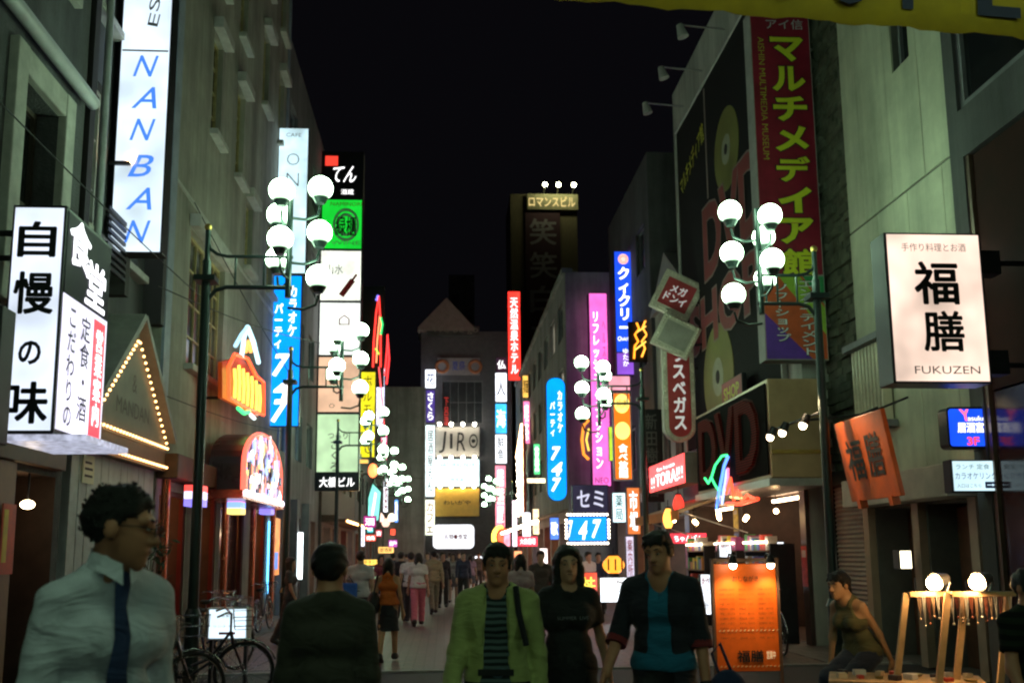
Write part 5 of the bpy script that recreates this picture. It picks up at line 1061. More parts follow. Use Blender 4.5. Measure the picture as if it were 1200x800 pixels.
def street_lamp(label, x, y, side, dz=0.0, reach=1.02):
    """pole with two arms reaching over the street to a stem of seven globes; side = +1: arms reach towards +x"""
    t = thing('street_lamp', label, 'street lamp', (x, y, 0), 0, 'globe street lamps')
    s = side; ax = s * reach
    MB().cyl((0, 0, 0), (0, 0, .9), .095, .085, n=16).cyl((0, 0, .9), (0, 0, 1.0), .11, .07, n=16).cyl((0, 0, 1.0), (0, 0, 5.3), .065, .055, n=14).cyl((0, 0, 5.3), (0, 0, 5.7), .035, n=10).build('pole', TEAL, t)
    MB().bx(-.13, .13, -.13, .13, 5.02, 5.09).build('collar', TEAL, t)
    MB().sph((0, 0, 5.74), .05).build('finial', M('brass', (.5, .35, .1), .3, .8), t)
    MB().tube([(0, 0, 4.55), (s * .03, 0, 4.8), (s * .12, 0, 4.92), (s * .25, 0, 4.96), (ax + s * .05, 0, 4.96)], .028, 8).build('arm', TEAL, t)
    MB().tube([(0, 0, 5.6), (s * .03, 0, 5.46), (s * .12, 0, 5.39), (s * .25, 0, 5.36), (ax + s * .05, 0, 5.36)], .022, 8).build('arm', TEAL, t)
    for f in (.35, .7): MB().cyl((ax * f, 0, 4.96), (ax * f, 0, 5.36), .015, n=6).build('spacer', TEAL, t)
    MB().cyl((ax, 0, 4.45 + dz), (ax, 0, 5.95 + dz), .04, n=12).build('stem', TEAL, t)
    spots_ = [(s * .38, 0, z + dz) for z in (4.72, 5.31, 5.90)] + [(-s * .05, -.38, z + dz) for z in (5.1, 5.72)] + [(-s * .2, .36, z + dz) for z in (5.06, 5.66)]
    for dx, dy, z in spots_:
        q = Vector((ax + dx, dy, z)); base = q + Vector((0, 0, -.153))
        g = MB().sph(tuple(q), .158, 24, 16).build('globe', GLOBE, t)
        MB().cyl(base + Vector((0, 0, -.05)), base + Vector((0, 0, .025)), .06, .1, n=14).build('holder', TEAL, g)
        MB().tube([(ax, 0, z - .4), (ax + dx * .5, dy * .5, z - .42), (ax + dx * .92, dy * .92, z - .36), (ax + dx, dy, z - .24)], .018, 6).build('bracket', TEAL, t)
    return t
ord_ = ['nearest', 'second', 'third', 'fourth', 'fifth', 'sixth']
for i, (x, y) in enumerate(((-3.0, 12.4), (-3.1, 20.0), (-3.3, 31.0), (-3.5, 42.0), (-3.5, 50.0), (-3.5, 58.0))):
    street_lamp('green pole with seven white globes, %s lamp along the left row' % ord_[i], x, y, 1, (.38, .22, .1, 0, 0, 0)[i])
for i, (x, y) in enumerate(((5.1, 13.0), (4.5, 22.2), (3.95, 58.0), (3.95, 64.5))):
    street_lamp('green pole with seven white globes, %s lamp along the right row' % ord_[i], x, y, -1, (.36, 0, 0, 0)[i], .78 if i == 0 else 1.0)
street_lamp('street lamp of globes on the right behind the viewer', 4.9, 1.6, -1)
street_lamp('unseen globe lamp added on the left far behind the viewer', -3.0, -6.0, 1)  # added out of view to light the near walkers from the front
street_lamp('unseen globe lamp added on the right far behind the viewer', 4.8, -5.5, -1)  # unseen too, added on the right for the same frontal light
street_lamp('street lamp of globes on the left behind the viewer', -2.9, .8, 1)

# ================================================================== YELLOW BANNER
bx0 = atY(640, 0, 5.2); bx1 = atY(1260, 30, 5.2)
yb = thing('yellow_banner', 'yellow cloth banner with dark capital letters strung across the top right', 'banner', ((bx0.x + bx1.x) / 2, 5.2, 0))
zc = atY(960, 24, 5.2).z; L = bx1.x - bx0.x
yb.location.z = zc; yb.rotation_euler = (0, R(3.4), 0)
n = 40; vs = []; fs = []
for i in range(n + 1):
    x = -L / 2 + L * i / n; yy = .015 * math.sin(i * .9) + .01 * math.sin(i * 2.3)
    vs += [(x, yy, .0), (x, yy * .3, .62), (x, yy + .004, .0), (x, yy * .3 + .004, .62)]
for i in range(n):
    a = i * 4; fs += [(a, a + 4, a + 5, a + 1), (a + 3, a + 7, a + 6, a + 2), (a, a + 2, a + 6, a + 4), (a + 1, a + 5, a + 7, a + 3)]
MB().add(vs, fs, True).build('cloth', M('yellow_banner_cloth', (.45, .29, .01), .8, var=.2, scale=4), yb)
for ch, px in (('V', 917), ('O', 992), ('T', 1060), ('E', 1166)):
    q = atY(px, 10, 5.2); lx = (q.x - yb.location.x)
    lettering(yb, ch, lx, .27, .26, .34, M('navy_letter', (.02, .02, .05), .7, var=0), y=-.03, bold=.03)
MB().tube([(-L / 2 - .4, 0, .63), (L / 2 + 2, 0, .63)], .008, 5).build('rope', INK(), yb)

# ================================================================== BICYCLES
TYRE = M('black_rubber', (.015, .015, .016), .8, var=.2); CHROME = M('dull_chrome', (.55, .55, .57), .25, 1.0, .15, 9)
def wheel(t, x):
    r = .32; c = [(x + r * math.cos(2 * math.pi * k / 28), 0, r + .015 + r * math.sin(2 * math.pi * k / 28)) for k in range(28)]
    w = MB().tube(c, .018, 7, True).build('wheel', TYRE, t)
    rr = r - .025; b = MB().tube([(x + rr * math.cos(2 * math.pi * k / 24), 0, r + .015 + rr * math.sin(2 * math.pi * k / 24)) for k in range(24)], .009, 5, True)
    for k in range(16):
        a = 2 * math.pi * k / 16; b.cyl((x, .025 * (-1) ** k, r + .015), (x + rr * math.cos(a), 0, r + .015 + rr * math.sin(a)), .0028, n=4, caps=False)
    b.cyl((x, -.04, r + .015), (x, .04, r + .015), .022, n=8).build('rim', CHROME, w)
def bicycle(label, x, y, rz, col, lean=0, basket=True, group='parked bicycles'):
    t = thing('bicycle', label, 'bicycle', (x, y, 0), 0, group); t.rotation_euler = (R(lean), 0, R(rz))
    wheel(t, -.52); wheel(t, .52)
    bb = (-.08, 0, .3); st = (-.2, 0, .72); hd = (.36, 0, .78); hd2 = (.4, 0, .62); ra = (-.52, 0, .335)
    f = MB()
    for a, b_ in ((bb, st), (bb, hd2), (st, ra), (bb, ra)): f.cyl(a, b_, .016, n=8)
    f.tube([hd, (.15, 0, .5), (-.05, 0, .42)], .017, 8); f.cyl(hd, hd2, .02, n=8).tube([hd2, (.45, 0, .5), (.52, 0, .335)], .014, 8)
    f.build('frame', M('bike_paint_%d' % int(col[0] * 100 + col[1] * 1000), col, .3, .3, .15, 8, coat=.5), t)
    MB().tube([(.2, -.28, .98), (.3, -.24, 1.02), (.36, 0, .98), (.3, .24, 1.02), (.2, .28, .98)], .012, 7).cyl((.36, 0, .78), (.36, 0, .98), .013, n=8).build('handlebar', CHROME, t)
    MB().cyl((-.2, 0, .72), (-.24, 0, .85), .013, n=8).build('seat_post', CHROME, t)
    MB().sph((-.27, 0, .88), (.13, .085, .04), 14, 8).sph((-.16, 0, .875), (.1, .035, .03), 12, 8).build('saddle', TYRE, t)
    for xx_ in (-.52, .52):
        MB().tube([(xx_ + .36 * math.cos(R(a)), 0, .335 + .36 * math.sin(R(a))) for a in range(20, 175, 14)], .012, 5).build('mudguard', CHROME, t)
    MB().tube([(-.08 + .09 * math.cos(a), .05, .3 + .09 * math.sin(a)) for a in [k * math.pi / 8 for k in range(16)]], .008, 5, True).cyl((-.08, .05, .3), (.0, .1, .16), .01, n=6).build('crank', CHROME, t)
    if basket:
        b = MB()
        for z, s_ in ((.82, .85), (.92, .95), (1.03, 1.0)):
            b.tube([(.5 - .12 * s_, -.16 * s_, z), (.5 + .14 * s_, -.16 * s_, z), (.5 + .14 * s_, .16 * s_, z), (.5 - .12 * s_, .16 * s_, z)], .005, 4, True)
        for k in range(9):
            u = -.15 + .3 * k / 8; b.cyl((.62, u * .85, .82), (.64, u, 1.03), .003, n=4).cyl((.4, u * .85, .82), (.38, u, 1.03), .003, n=4)
        b.build('basket', CHROME, t)
    MB().cyl((-.52, .06, .33), (-.4, .12, .02), .01, n=6).build('kickstand', CHROME, t)
    return t
bicycle('dark bicycle leaning in front of the low white light box', -2.75, 11.6, 14, (.02, .02, .03), 4)
bicycle('black bicycle at the left kerb just behind the man in the white shirt', -2.95, 10.2, 30, (.03, .03, .03), -3)
bicycle('dark blue bicycle parked behind the low white light box', -3.3, 14.6, 55, (.02, .03, .07), 3)
bicycle('silver grey bicycle against the copper columns', -3.9, 17.2, 80, (.2, .2, .21), 3)
bicycle('dark bicycle parked by the grey pillars', -3.9, 22.5, 86, (.03, .03, .03), -4)
bicycle('bicycle with bright basket before the white standing box', 3.75, 20.2, 105, (.05, .05, .06), 4)
bicycle('second dark bicycle beside the white standing box', 4.2, 21.0, 100, (.04, .04, .05), -4)
bicycle('red framed bicycle behind the orange menu board', 4.55, 14.6, 78, (.3, .03, .03), 4)
bicycle('dark bicycle by the grey roller shutter', 5.3, 16.2, 88, (.03, .03, .04), -3)

# ================================================================== STREET STALL
WPALE = M('pale_pine', (.62, .4, .2), .55, var=.3, scale=6)
TY = 7.6
ta = atY(1000, 768, TY + .35); tb = atY(1122, 768, TY - .35)
tx = (ta.x + tb.x) / 2; tw = 1.0
tbz = .66
st_ = thing('folding_table', 'low folding table of trinkets in front of the leaning woman', 'table', (tx, TY, 0), 0); st_.rotation_euler = (0, 0, R(-22))
MB().bx(-.55, .55, -.3, .3, tbz - .03, tbz).build('table_top', WPALE, st_, bevel=.006)
for sx in (-1, 1):
    for sy in (-1, 1): MB().cyl((sx * .48, sy * .25, tbz - .03), (sx * .34, sy * .25, 0), .014, n=8).build('leg', STEEL, st_)
MB().cyl((-.48, 0, .3), (.48, 0, .3), .01, n=6).build('stretcher', STEEL, st_)
rt = random.Random(11); RZ = Matrix.Rotation(R(-22), 3, 'Z')
tl_ = ['small cream trinket box', 'small red trinket tray', 'small brass trinket dish', 'small dark trinket box', 'small white trinket card']
for i in range(16):
    lx, ly = -.45 + .9 * (i % 8) / 7 + rt.uniform(-.03, .03), (-.14 if i < 8 else .12) + rt.uniform(-.05, .05)
    k = i % 5; q = RZ @ Vector((lx, ly, 0)); s = rt.uniform(.035, .06)
    b = MB()
    if k == 2: b.cyl((0, 0, 0), (0, 0, .02), s * .6, s, n=12)
    else: b.box((0, 0, s * .35), (s * 1.5, s * 1.1, s * .7), Matrix.Rotation(rt.uniform(0, 3), 3, 'Z'))
    o = b.build('trinket', M('trinket_%d' % k, [(.7, .6, .42), (.5, .06, .04), (.6, .42, .12), (.05, .04, .05), (.75, .73, .7)][k], .35, .6 if k == 2 else 0), bevel=.004)
    o.location = (tx + q.x, TY + q.y, tbz + .001); tag(o, tl_[k] + ', ' + ['first', 'second', 'third', 'fourth', 'fifth', 'sixth', 'seventh', 'eighth'][i % 8] + ' from the left in the table\'s ' + ('front' if i < 8 else 'back') + ' row', 'trinket', 'trinkets on the folding table')
def rack(px, label, lampl, Y):
    q0 = atY(px, 695, Y); zt = q0.z
    t = thing('necklace_rack', label, 'rack', (q0.x, Y, 0), -6)
    bw_ = .44
    for sx in (-1, 1): MB().box((sx * bw_ / 2 - .08, .0, (tbz + zt) / 2), (.045, .03, (zt - tbz) * 1.03), Matrix.Rotation(R(10), 3, 'Y')).build('post', WPALE, t)
    MB().bx(-bw_ / 2, bw_ / 2 + .02, -.025, .025, zt - .02, zt + .015).build('top_rail', WPALE, t)
    for sx in (-1, 1): MB().cyl((sx * bw_ / 2 - .13, 0, tbz), (sx * bw_ / 2 - .13, .28, 0), .014, n=6).build('leg', WOODB, t)
    for k in range(11):
        x = -bw_ / 2 + .05 + k * .035; l = rt.uniform(.16, .24)
        MB().tube([(x, -.03, zt - .02), (x + .004, -.034, zt - l * .6), (x + .01, -.03, zt - l), (x + .014, -.034, zt - l * .6), (x + .017, -.03, zt - .02)], .004, 4).sph((x + .01, -.032, zt - l), .011, 6, 4).build('necklace', M('bead_%d' % (k % 3), [(.45, .3, .2), (.5, .5, .48), (.25, .08, .05)][k % 3], .3, .3), t)
    l = thing('clip_lamp', lampl, 'lamp', (q0.x - .05, Y - .02, zt + .016), 0, 'clip lamps of the stall')
    MB().tube([(.1, 0, 0), (.13, 0, .06), (.1, 0, .1)], .012, 6).cyl((.12, .02, .1), (.0, -.03, .07), .035, .07, n=14).build('shade', STEEL, l)
    MB().sph((-.02, -.05, .065), .05, 14, 9).build('bulb', E((1, .58, .24), 115, 0), l)
    return t
rack(1100, 'wooden rack of hanging necklaces on the stall, left of two', 'glaring clip lamp on the left necklace rack', 7.45)
rack(1150, 'wooden rack of hanging necklaces on the stall, right of two', 'glaring clip lamp on the right necklace rack', 7.25)
# potted plant by the boarded wall
pp_ = thing('potted_plant', 'dark leafy potted shrub by the pale boarded wall', 'plant', (-3.75, 12.75, 0))
MB().cyl((0, 0, 0), (0, 0, .38), .17, .23, n=18).build('pot', M('clay_pot', (.2, .08, .05), .7), pp_)
b = MB(); lf = MB()
for k in range(16):
    a = rt.uniform(0, 6.28); tip = Vector((rt.uniform(.1, .42) * math.cos(a), rt.uniform(.1, .42) * math.sin(a), rt.uniform(.9, 2.15)))
    b.tube([(0, 0, .36), tuple(tip * .5 + Vector((0, 0, .25))), tuple(tip)], [.014, .009, .004], 5)
    for j in range(26):
        f = rt.uniform(.35, 1.05); c = Vector((0, 0, .3)).lerp(tip, f) + Vector((rt.uniform(-.1, .1), rt.uniform(-.1, .1), rt.uniform(-.08, .08)))
        d = Vector((rt.uniform(-1, 1), rt.uniform(-1, 1), rt.uniform(-.6, .7))).normalized(); u = d.orthogonal().normalized(); s = rt.uniform(.04, .075)
        lf.add([c, c + d * s + u * s * .35, c + d * s * 2, c + d * s - u * s * .35], [(0, 1, 2, 3)])
b.build('stems', WOODB, pp_); lf.build('foliage', M('dark_leaf', (.03, .06, .025), .5, var=.4, scale=9), pp_)
# overhead wires
def wire(label, a, b_, sag, r=.009):
    a = Vector(a); b_ = Vector(b_); t = thing('overhead_cable', label, 'cable', a, 0, 'overhead cables')
    MB().tube([a.lerp(b_, i / 16) - a - Vector((0, 0, sag * math.sin(math.pi * i / 16))) for i in range(17)], r, 5).build('cable', INK(), t)
wire('thin dark cable sloping along the left houses', atX(-20, 100, -4.2), atX(240, 352, -4.0), .05)
wire('dark cable from the cream house to the left lamp', (-4.5, 17.5, 7.9), (-3.1, 20, 5.2), .1)
wire('dark cable crossing under the left lamp arms', atY(185, 335, 14), atY(375, 402, 21), .1)
wire('dark cable along the cream house above the arched display', atX(185, 460, -4.45), atX(330, 505, -4.45), .08)
wire('fine cable before the blank grey wall', atY(440, 548, 60), atY(500, 560, 60), .2)
# ================================================================== PEOPLE
def cap(P, a, b, ra, rb):
    a = np.asarray(a, np.float32); b = np.asarray(b, np.float32); ba = b - a; pa = P - a
    t = np.clip(pa @ ba / max(1e-9, float(ba @ ba)), 0, 1)
    return np.linalg.norm(pa - t[:, None] * ba, axis=1) - (ra + (rb - ra) * t)
def ell(P, c, r):
    r = np.asarray(r, np.float32); q = (P - np.asarray(c, np.float32)) / r
    k0 = np.linalg.norm(q, axis=1); k1 = np.linalg.norm(q / r, axis=1); return k0 * (k0 - 1) / np.maximum(k1, 1e-6)
def smin(a, b, k):
    h = np.clip(.5 + .5 * (b - a) / k, 0, 1); return b * (1 - h) + a * h - k * h * (1 - h)
def smax(a, b, k): return -smin(-a, -b, k)
def nets(fn, xs, ys, zs):
    """polygonise fn(P)<0 on a rectilinear grid (surface nets) -> verts, quads"""
    nx, ny, nz = len(xs), len(ys), len(zs)
    G = np.stack(np.meshgrid(xs, ys, zs, indexing='ij'), -1).reshape(-1, 3).astype(np.float32)
    F = fn(G).reshape(nx, ny, nz); S = F < 0; X = G.reshape(nx, ny, nz, 3)
    cnt = np.zeros((nx - 1, ny - 1, nz - 1), np.float32); acc = np.zeros((nx - 1, ny - 1, nz - 1, 3), np.float32)
    cor = [(i, j, k) for i in (0, 1) for j in (0, 1) for k in (0, 1)]
    sl = lambda A, c: A[c[0]:nx - 1 + c[0], c[1]:ny - 1 + c[1], c[2]:nz - 1 + c[2]]
    n_in = sum(sl(S, c).astype(np.int8) for c in cor); act = (n_in > 0) & (n_in < 8)
    ai = np.argwhere(act); ids = -np.ones(act.shape, np.int64); ids[act] = np.arange(len(ai))
    A = np.zeros((len(ai), 3), np.float32); C = np.zeros(len(ai), np.float32)
    for c in cor:
        for ax in range(3):
            if c[ax]: continue
            d = list(c); d[ax] = 1
            i0 = tuple((ai + c).T); i1 = tuple((ai + d).T); f0, f1 = F[i0], F[i1]; m = (f0 < 0) != (f1 < 0)
            t = np.where(m, f0 / np.where(m, f0 - f1, 1), 0); p = X[i0] + (X[i1] - X[i0]) * t[:, None]
            A += np.where(m[:, None], p, 0); C += m
    V = A / np.maximum(C, 1)[:, None]; Q = []
    for ax in range(3):
        o1, o2 = [(1, 2), (2, 0), (0, 1)][ax]
        a = [slice(None)] * 3; b = [slice(None)] * 3; a[ax] = slice(0, -1); b[ax] = slice(1, None)
        s0, s1 = S[tuple(a)], S[tuple(b)]; e = np.argwhere(s0 != s1)
        ok = (e[:, o1] > 0) & (e[:, o2] > 0) & (e[:, o1] < (nx, ny, nz)[o1] - 1) & (e[:, o2] < (nx, ny, nz)[o2] - 1); e = e[ok]
        if not len(e): continue
        q = []
        for u, v in ((-1, -1), (0, -1), (0, 0), (-1, 0)):
            k = e.copy(); k[:, o1] += u; k[:, o2] += v; q.append(ids[tuple(k.T)])
        q = np.stack(q, 1); fl = ~s0[tuple(e.T)]; q[fl] = q[fl][:, ::-1]; Q.append(q)
    return V, np.concatenate(Q)
def mesh_np(name, V, Q, mat, parent):
    me = bpy.data.meshes.new(name); me.from_pydata(V.tolist(), [], Q.tolist())
    me.polygons.foreach_set('use_smooth', [True] * len(me.polygons)); me.update(); return link(name, me, mat, parent)
def rotx(a): c, s = math.cos(a), math.sin(a); return np.array([[1, 0, 0], [0, c, -s], [0, s, c]], np.float32)
def roty(a): c, s = math.cos(a), math.sin(a); return np.array([[c, 0, s], [0, 1, 0], [-s, 0, c]], np.float32)
def rotz_(a): c, s = math.cos(a), math.sin(a); return np.array([[c, -s, 0], [s, c, 0], [0, 0, 1]], np.float32)
def folds(P, amp, seed):
    r = np.random.RandomState(seed); d = np.zeros(len(P), np.float32)
    wx = P @ r.normal(0, 5, 3).astype(np.float32); wy = P @ r.normal(0, 7, 3).astype(np.float32)
    for f, a in ((16, 1), (27, .7), (44, .4)):
        k = r.normal(0, 1, 3); k[2] *= 1.6; k = (k / np.linalg.norm(k) * f).astype(np.float32)
        d += a * (1 - 2 * np.abs(np.sin(P @ k + 1.8 * np.sin(wx) + 1.4 * np.sin(wy) + r.uniform(0, 6))))
    return d * amp * .6
SKIN = lambda tone: M('skin_%d' % int(tone[0] * 1000), tone, .5, var=.12, scale=12)
HAIR = M('black_hair', (.012, .01, .009), .45, var=.4, scale=60, bump=.6, bscale=180)

def person(name, label, x, y, h=1.68, face=0, fem=False, res=.02, arms=((8, 8, 12), (8, 8, 12)), legs=((0, 0), (0, 0)), lean=0, head=(0, 0, 0), tone=(.42, .25, .17),
           top=None, jacket=None, bottom=None, shoes=(.02, .02, .022), hair='short', hands=False, group=None, seed=1, stoop=0, sit=None, bulk=1.0, zbase=0.0):
    """arms: (forward, outward, elbow bend) for the figure's right (-x) and left (+x) side; faces -y at face=0"""
    t = thing(name, label, 'person', (x, y, zbase), face, group); S = h / 1.7
    hip = np.array([0, 0, .92], np.float32)
    RL = rotx(R(lean))      # + tips the top towards -y
    def T(p): return (RL @ (np.asarray(p, np.float32) - hip)) + hip
    sw = (.15 if fem else .172) * bulk; hw = .085 if not fem else .088
    prim_t = [((-.065, .0, .94), (.065, .0, .94), .1 * bulk, .1 * bulk), ((-.05, 0, 1.07), (.05, 0, 1.07), (.08 if fem else .092) * bulk, (.08 if fem else .092) * bulk),
              ((-.075, .005, 1.24), (.075, .005, 1.24), (.09 if fem else .1) * bulk, (.09 if fem else .1) * bulk), ((-sw + .03, .012, 1.355), (0, .012, 1.405), .05, .055), ((sw - .03, .012, 1.355), (0, .012, 1.405), .05, .055), ((0, .015, 1.38), (0, .005, 1.5), .055, .05)]
    if fem: prim_t += [((-.07, -.07, 1.235), (-.065, -.075, 1.24), .055, .055), ((.07, -.07, 1.235), (.065, -.075, 1.24), .055, .055)]
    prim_t = [(T(a), T(b), c, d) for a, b, c, d in prim_t]
    arm_p = []; wr = []
    for i, (fw, ow, el) in enumerate(arms):
        sg = -1 if i == 0 else 1
        sh = T((sg * sw, .012, 1.348))
        base = RL @ roty(-sg * R(ow)) @ np.array([0, 0, -1], np.float32)
        Rf = lambda a: rotx(-R(a))
        ud = RL @ (Rf(fw) @ (roty(-sg * R(ow)) @ np.array([0, 0, -1], np.float32)))
        fd = RL @ (Rf(fw + el) @ (roty(-sg * R(ow * .7)) @ np.array([0, 0, -1], np.float32)))
        e_ = sh + ud * .285; w_ = e_ + fd * .245
        k = (.85 if fem else 1.0) * bulk
        arm_p.append([(sh, e_, .046 * k, .038 * k), (e_, w_, .038 * k, .027 * k)]); wr.append((w_, fd, ud))
    leg_p = []
    for i, (fw, kn) in enumerate(legs):
        sg = -1 if i == 0 else 1
        hj = np.array([sg * hw, 0, .9], np.float32); td = rotx(-R(fw)) @ np.array([0, 0, -1], np.float32); cd = rotx(-R(fw - kn)) @ np.array([0, 0, -1], np.float32)
        kj = hj + td * .42; aj = kj + cd * .41
        fd = rotx(-R(fw - kn)) @ np.array([0, -1, 0], np.float32)
        leg_p.append([(hj, kj, .083, .055), (kj, aj, .055, .04), (aj + (0, .02, -.02), aj + fd * .14 + np.array([0, 0, -.045]), .042, .03)])
    HC = T((0, -.014 - stoop, 1.562)); HR = RL @ rotz_(R(head[0])) @ rotx(R(head[1])) @ roty(R(head[2]))
    HS = np.float32(.94)
    def hp(P): return ((P - HC) @ HR) / HS           # to head frame
    def fh(p): return HC + HR @ (np.asarray(p, np.float32) * HS)
    def sdf_head(P):
        q = hp(P)
        d = ell(q, (0, .018, .028), (.076, .096, .092)); d = smin(d, ell(q, (0, -.022, -.045), (.058, .07, .068)), .035)
        d = smin(d, cap(q, (0, -.06, -.098), (0, -.05, -.09), .026, .03), .03)                      # chin
        if res < .015:
            for s in (-1, 1): d = smax(d, -ell(q, (s * .032, -.106, .006), (.017, .016, .009)), .012)
            d = smin(d, cap(q, (0, -.086, .012), (0, -.104, -.028), .009, .014), .012)
            d = smin(d, cap(q, (-.014, -.09, -.033), (.014, -.09, -.033), .009, .009), .01)
            d = smin(d, cap(q, (-.045, -.072, .03), (.045, -.072, .03), .014, .014), .02)
            d = smin(d, cap(q, (-.018, -.083, -.062), (.018, -.083, -.062), .009, .009), .01)
        for s in (-1, 1): d = smin(d, ell(q, (s * .08, .015, -.005), (.012, .022, .033)), .008)
        return d * HS
    def sdf_body(P):
        d = None
        for a, b, c, e in prim_t:
            v = cap(P, a, b, c, e); d = v if d is None else smin(d, v, .045)
        d = smin(d, sdf_head(P), .025)
        nk = cap(P, T((0, .015, 1.4)), HC + np.array([0, .01, -.03], np.float32), .055, .05); d = smin(d, nk, .03)
        for g in arm_p:
            for a, b, c, e in g: d = smin(d, cap(P, a, b, c, e), .03)
        for g in leg_p:
            for a, b, c, e in g: d = smin(d, cap(P, a, b, c, e), .03)
        return d
    pts = [p for a in arm_p + leg_p for g in a for p in g[:2]] + [HC]
    lo = np.min(pts, 0) - .16; hi = np.max(pts, 0) + .16; lo[2] = -.04
    def axis(l, u, step, f0=None, f1=None, fs=None):
        if fs is None: return np.arange(l, u + step, step)
        a = np.arange(l, f0, step); b = np.arange(f0, f1, fs); c = np.arange(f1, u + step, step); return np.concatenate([a, b, c])
    if res < .015: fine = res * .5; cs = .016; xs = axis(lo[0], hi[0], cs, HC[0] - .1, HC[0] + .1, fine); ys = axis(lo[1], hi[1], cs, HC[1] - .14, HC[1] + .12, fine); zs = axis(lo[2], hi[2] + .05, cs, HC[2] - .15, HC[2] + .14, fine)
    else: xs = axis(lo[0], hi[0], res); ys = axis(lo[1], hi[1], res); zs = axis(lo[2], hi[2] + .05, res)
    V, Q = nets(sdf_body, xs, ys, zs); parts = [(V, Q)]
    # hands: palm, four unequal bent fingers and a thumb
    for i, (w_, fd, ud) in enumerate(wr):
        sg = -1 if i == 0 else 1
        f = fd / np.linalg.norm(fd); inn = RL @ np.array([-sg, 0, 0], np.float32); inn = inn - f * (inn @ f); inn /= np.linalg.norm(inn); fwd = np.cross(f, inn); fwd = fwd if fwd[1] < 0 else -fwd
        if hands:
            segs = []
            for k_, (o_, ln_) in enumerate(((.031, .062), (.011, .072), (-.009, .068), (-.028, .052))):
                kn_ = w_ + f * .088 + fwd * o_; segs.append((w_ + f * .01 + fwd * o_ * .6, kn_, .014, .0115))
                c1 = 28 + 6 * k_; d1 = f * math.cos(R(c1)) + inn * math.sin(R(c1)); d2 = f * math.cos(R(c1 + 38)) + inn * math.sin(R(c1 + 38)); d3 = f * math.cos(R(c1 + 62)) + inn * math.sin(R(c1 + 62))
                a1 = kn_ + d1 * ln_ * .5; a2 = a1 + d2 * ln_ * .32; a3 = a2 + d3 * ln_ * .24
                segs += [(kn_, a1, .0095, .0085), (a1, a2, .0085, .0078), (a2, a3, .0078, .0065)]
            t0 = w_ + f * .025 + fwd * .026; t1 = t0 + f * .035 + fwd * .028 + inn * .012; t2 = t1 + f * .032 + fwd * .008 + inn * .014
            segs += [(t0, t1, .014, .011), (t1, t2, .0105, .008)]
            def sh_(P):
                d = None
                for a, b, c, e in segs: v = cap(P, a, b, c, e); d = v if d is None else smin(d, v, .006)
                return d
            al = np.array([p for s_ in segs for p in s_[:2]]); l_ = al.min(0) - .03; h_2 = al.max(0) + .03
            parts.append(nets(sh_, np.arange(l_[0], h_2[0], .005), np.arange(l_[1], h_2[1], .005), np.arange(l_[2], h_2[2], .005)))
        else:
            a = w_ + f * .03; b = w_ + f * .13 + inn * .02
            g = lambda P: smin(smin(cap(P, w_, w_ + f * .09, .032, .034), cap(P, a + f * .06, b + f * .03, .03, .02), .02), cap(P, a, a + fwd * .04 + f * .04, .016, .012), .012)
            l_ = np.minimum(w_, b) - .09; h_2 = np.maximum(w_, b) + .09
            parts.append(nets(g, np.arange(l_[0], h_2[0], .012), np.arange(l_[1], h_2[1], .012), np.arange(l_[2], h_2[2], .012)))
    off = 0; VV = []; QQ = []
    for v, q in parts: VV.append(v); QQ.append(q + off); off += len(v)
    body = mesh_np('body', np.concatenate(VV) * S, np.concatenate(QQ), SKIN(tone), t)
    # ---- clothing
    cres = min(res, .016) if res < .02 else res
    surf = {}
    Tin = lambda P: (P - hip) @ RL + hip
    def garment(nm, g, which, sleeve=None):
        th = g.get('t', .014); sd = g.get('seed', seed)
        hem = g.get('hem', .84); opn = g.get('open', 0); nk = g.get('neck', .06); nd = g.get('deep', .05)
        def fn(P):
            d = None
            for a, b, c, e in prim_t[:-1] if not fem else prim_t[:5] + prim_t[6:]:
                v = cap(P, a, b, c + th, e + th); d = v if d is None else smin(d, v, .045)
            # garment falls straight below the chest
            d = smin(d, cap(P, T((-.065, 0, hem + .02)), T((.065, 0, hem + .02)), .1 * bulk + th, .1 * bulk + th), .05)
            q = Tin(P)
            d = smax(d, hem - q[:, 2], .006)
            if sleeve != 'none':
                for gi, ga in enumerate(arm_p):
                    fl = {'short': (1, .62), 'rolled': (2, .12), 'long': (2, .97)}[sleeve]
                    for k_ in range(fl[0]):
                        a, b, c, e = ga[k_]; ex = th * .75 + (.008 if sleeve == 'short' else .002)
                        if k_ == fl[0] - 1:
                            dr = (b - a) / np.linalg.norm(b - a); end = a + (b - a) * fl[1]
                            v = np.maximum(cap(P, a, b, c + ex, e + ex), (P - end) @ dr)
                        else: v = cap(P, a, b, c + ex, e + ex)
                        d = smin(d, v, .03)
            else:
                for sg in (-1, 1): d = smax(d, -(np.linalg.norm((q - np.array([sg * (sw + .02), 0, 1.36], np.float32)) * np.array([1, .6, .8], np.float32), axis=1) - .085), .01)
            d = smax(d, -cap(q, (0, -.01, g.get('nz', 1.43)), (0, .01, 1.6), nk, nk + .02), .008)
            d = smax(d, -ell(q, (0, -.11, 1.42), (nk * .9, .12, max(nd, .004))), .008)
            if opn: d = np.maximum(d, -np.maximum(np.abs(q[:, 0]) - opn * (1 + .35 * np.clip((1.1 - q[:, 2]) * 2, -.8, 1.2)), q[:, 1] + .0))
            return d + folds(P, g.get('fold', .006), sd)
        xs_ = np.arange(lo[0], hi[0], cres); ys_ = np.arange(lo[1], hi[1], cres); zs_ = np.arange(max(lo[2], .35), HC[2] + .02, cres)
        V, Q = nets(fn, xs_, ys_, zs_); o = mesh_np(nm, V * S, Q, g['mat'], t); surf[nm] = V * S; return o
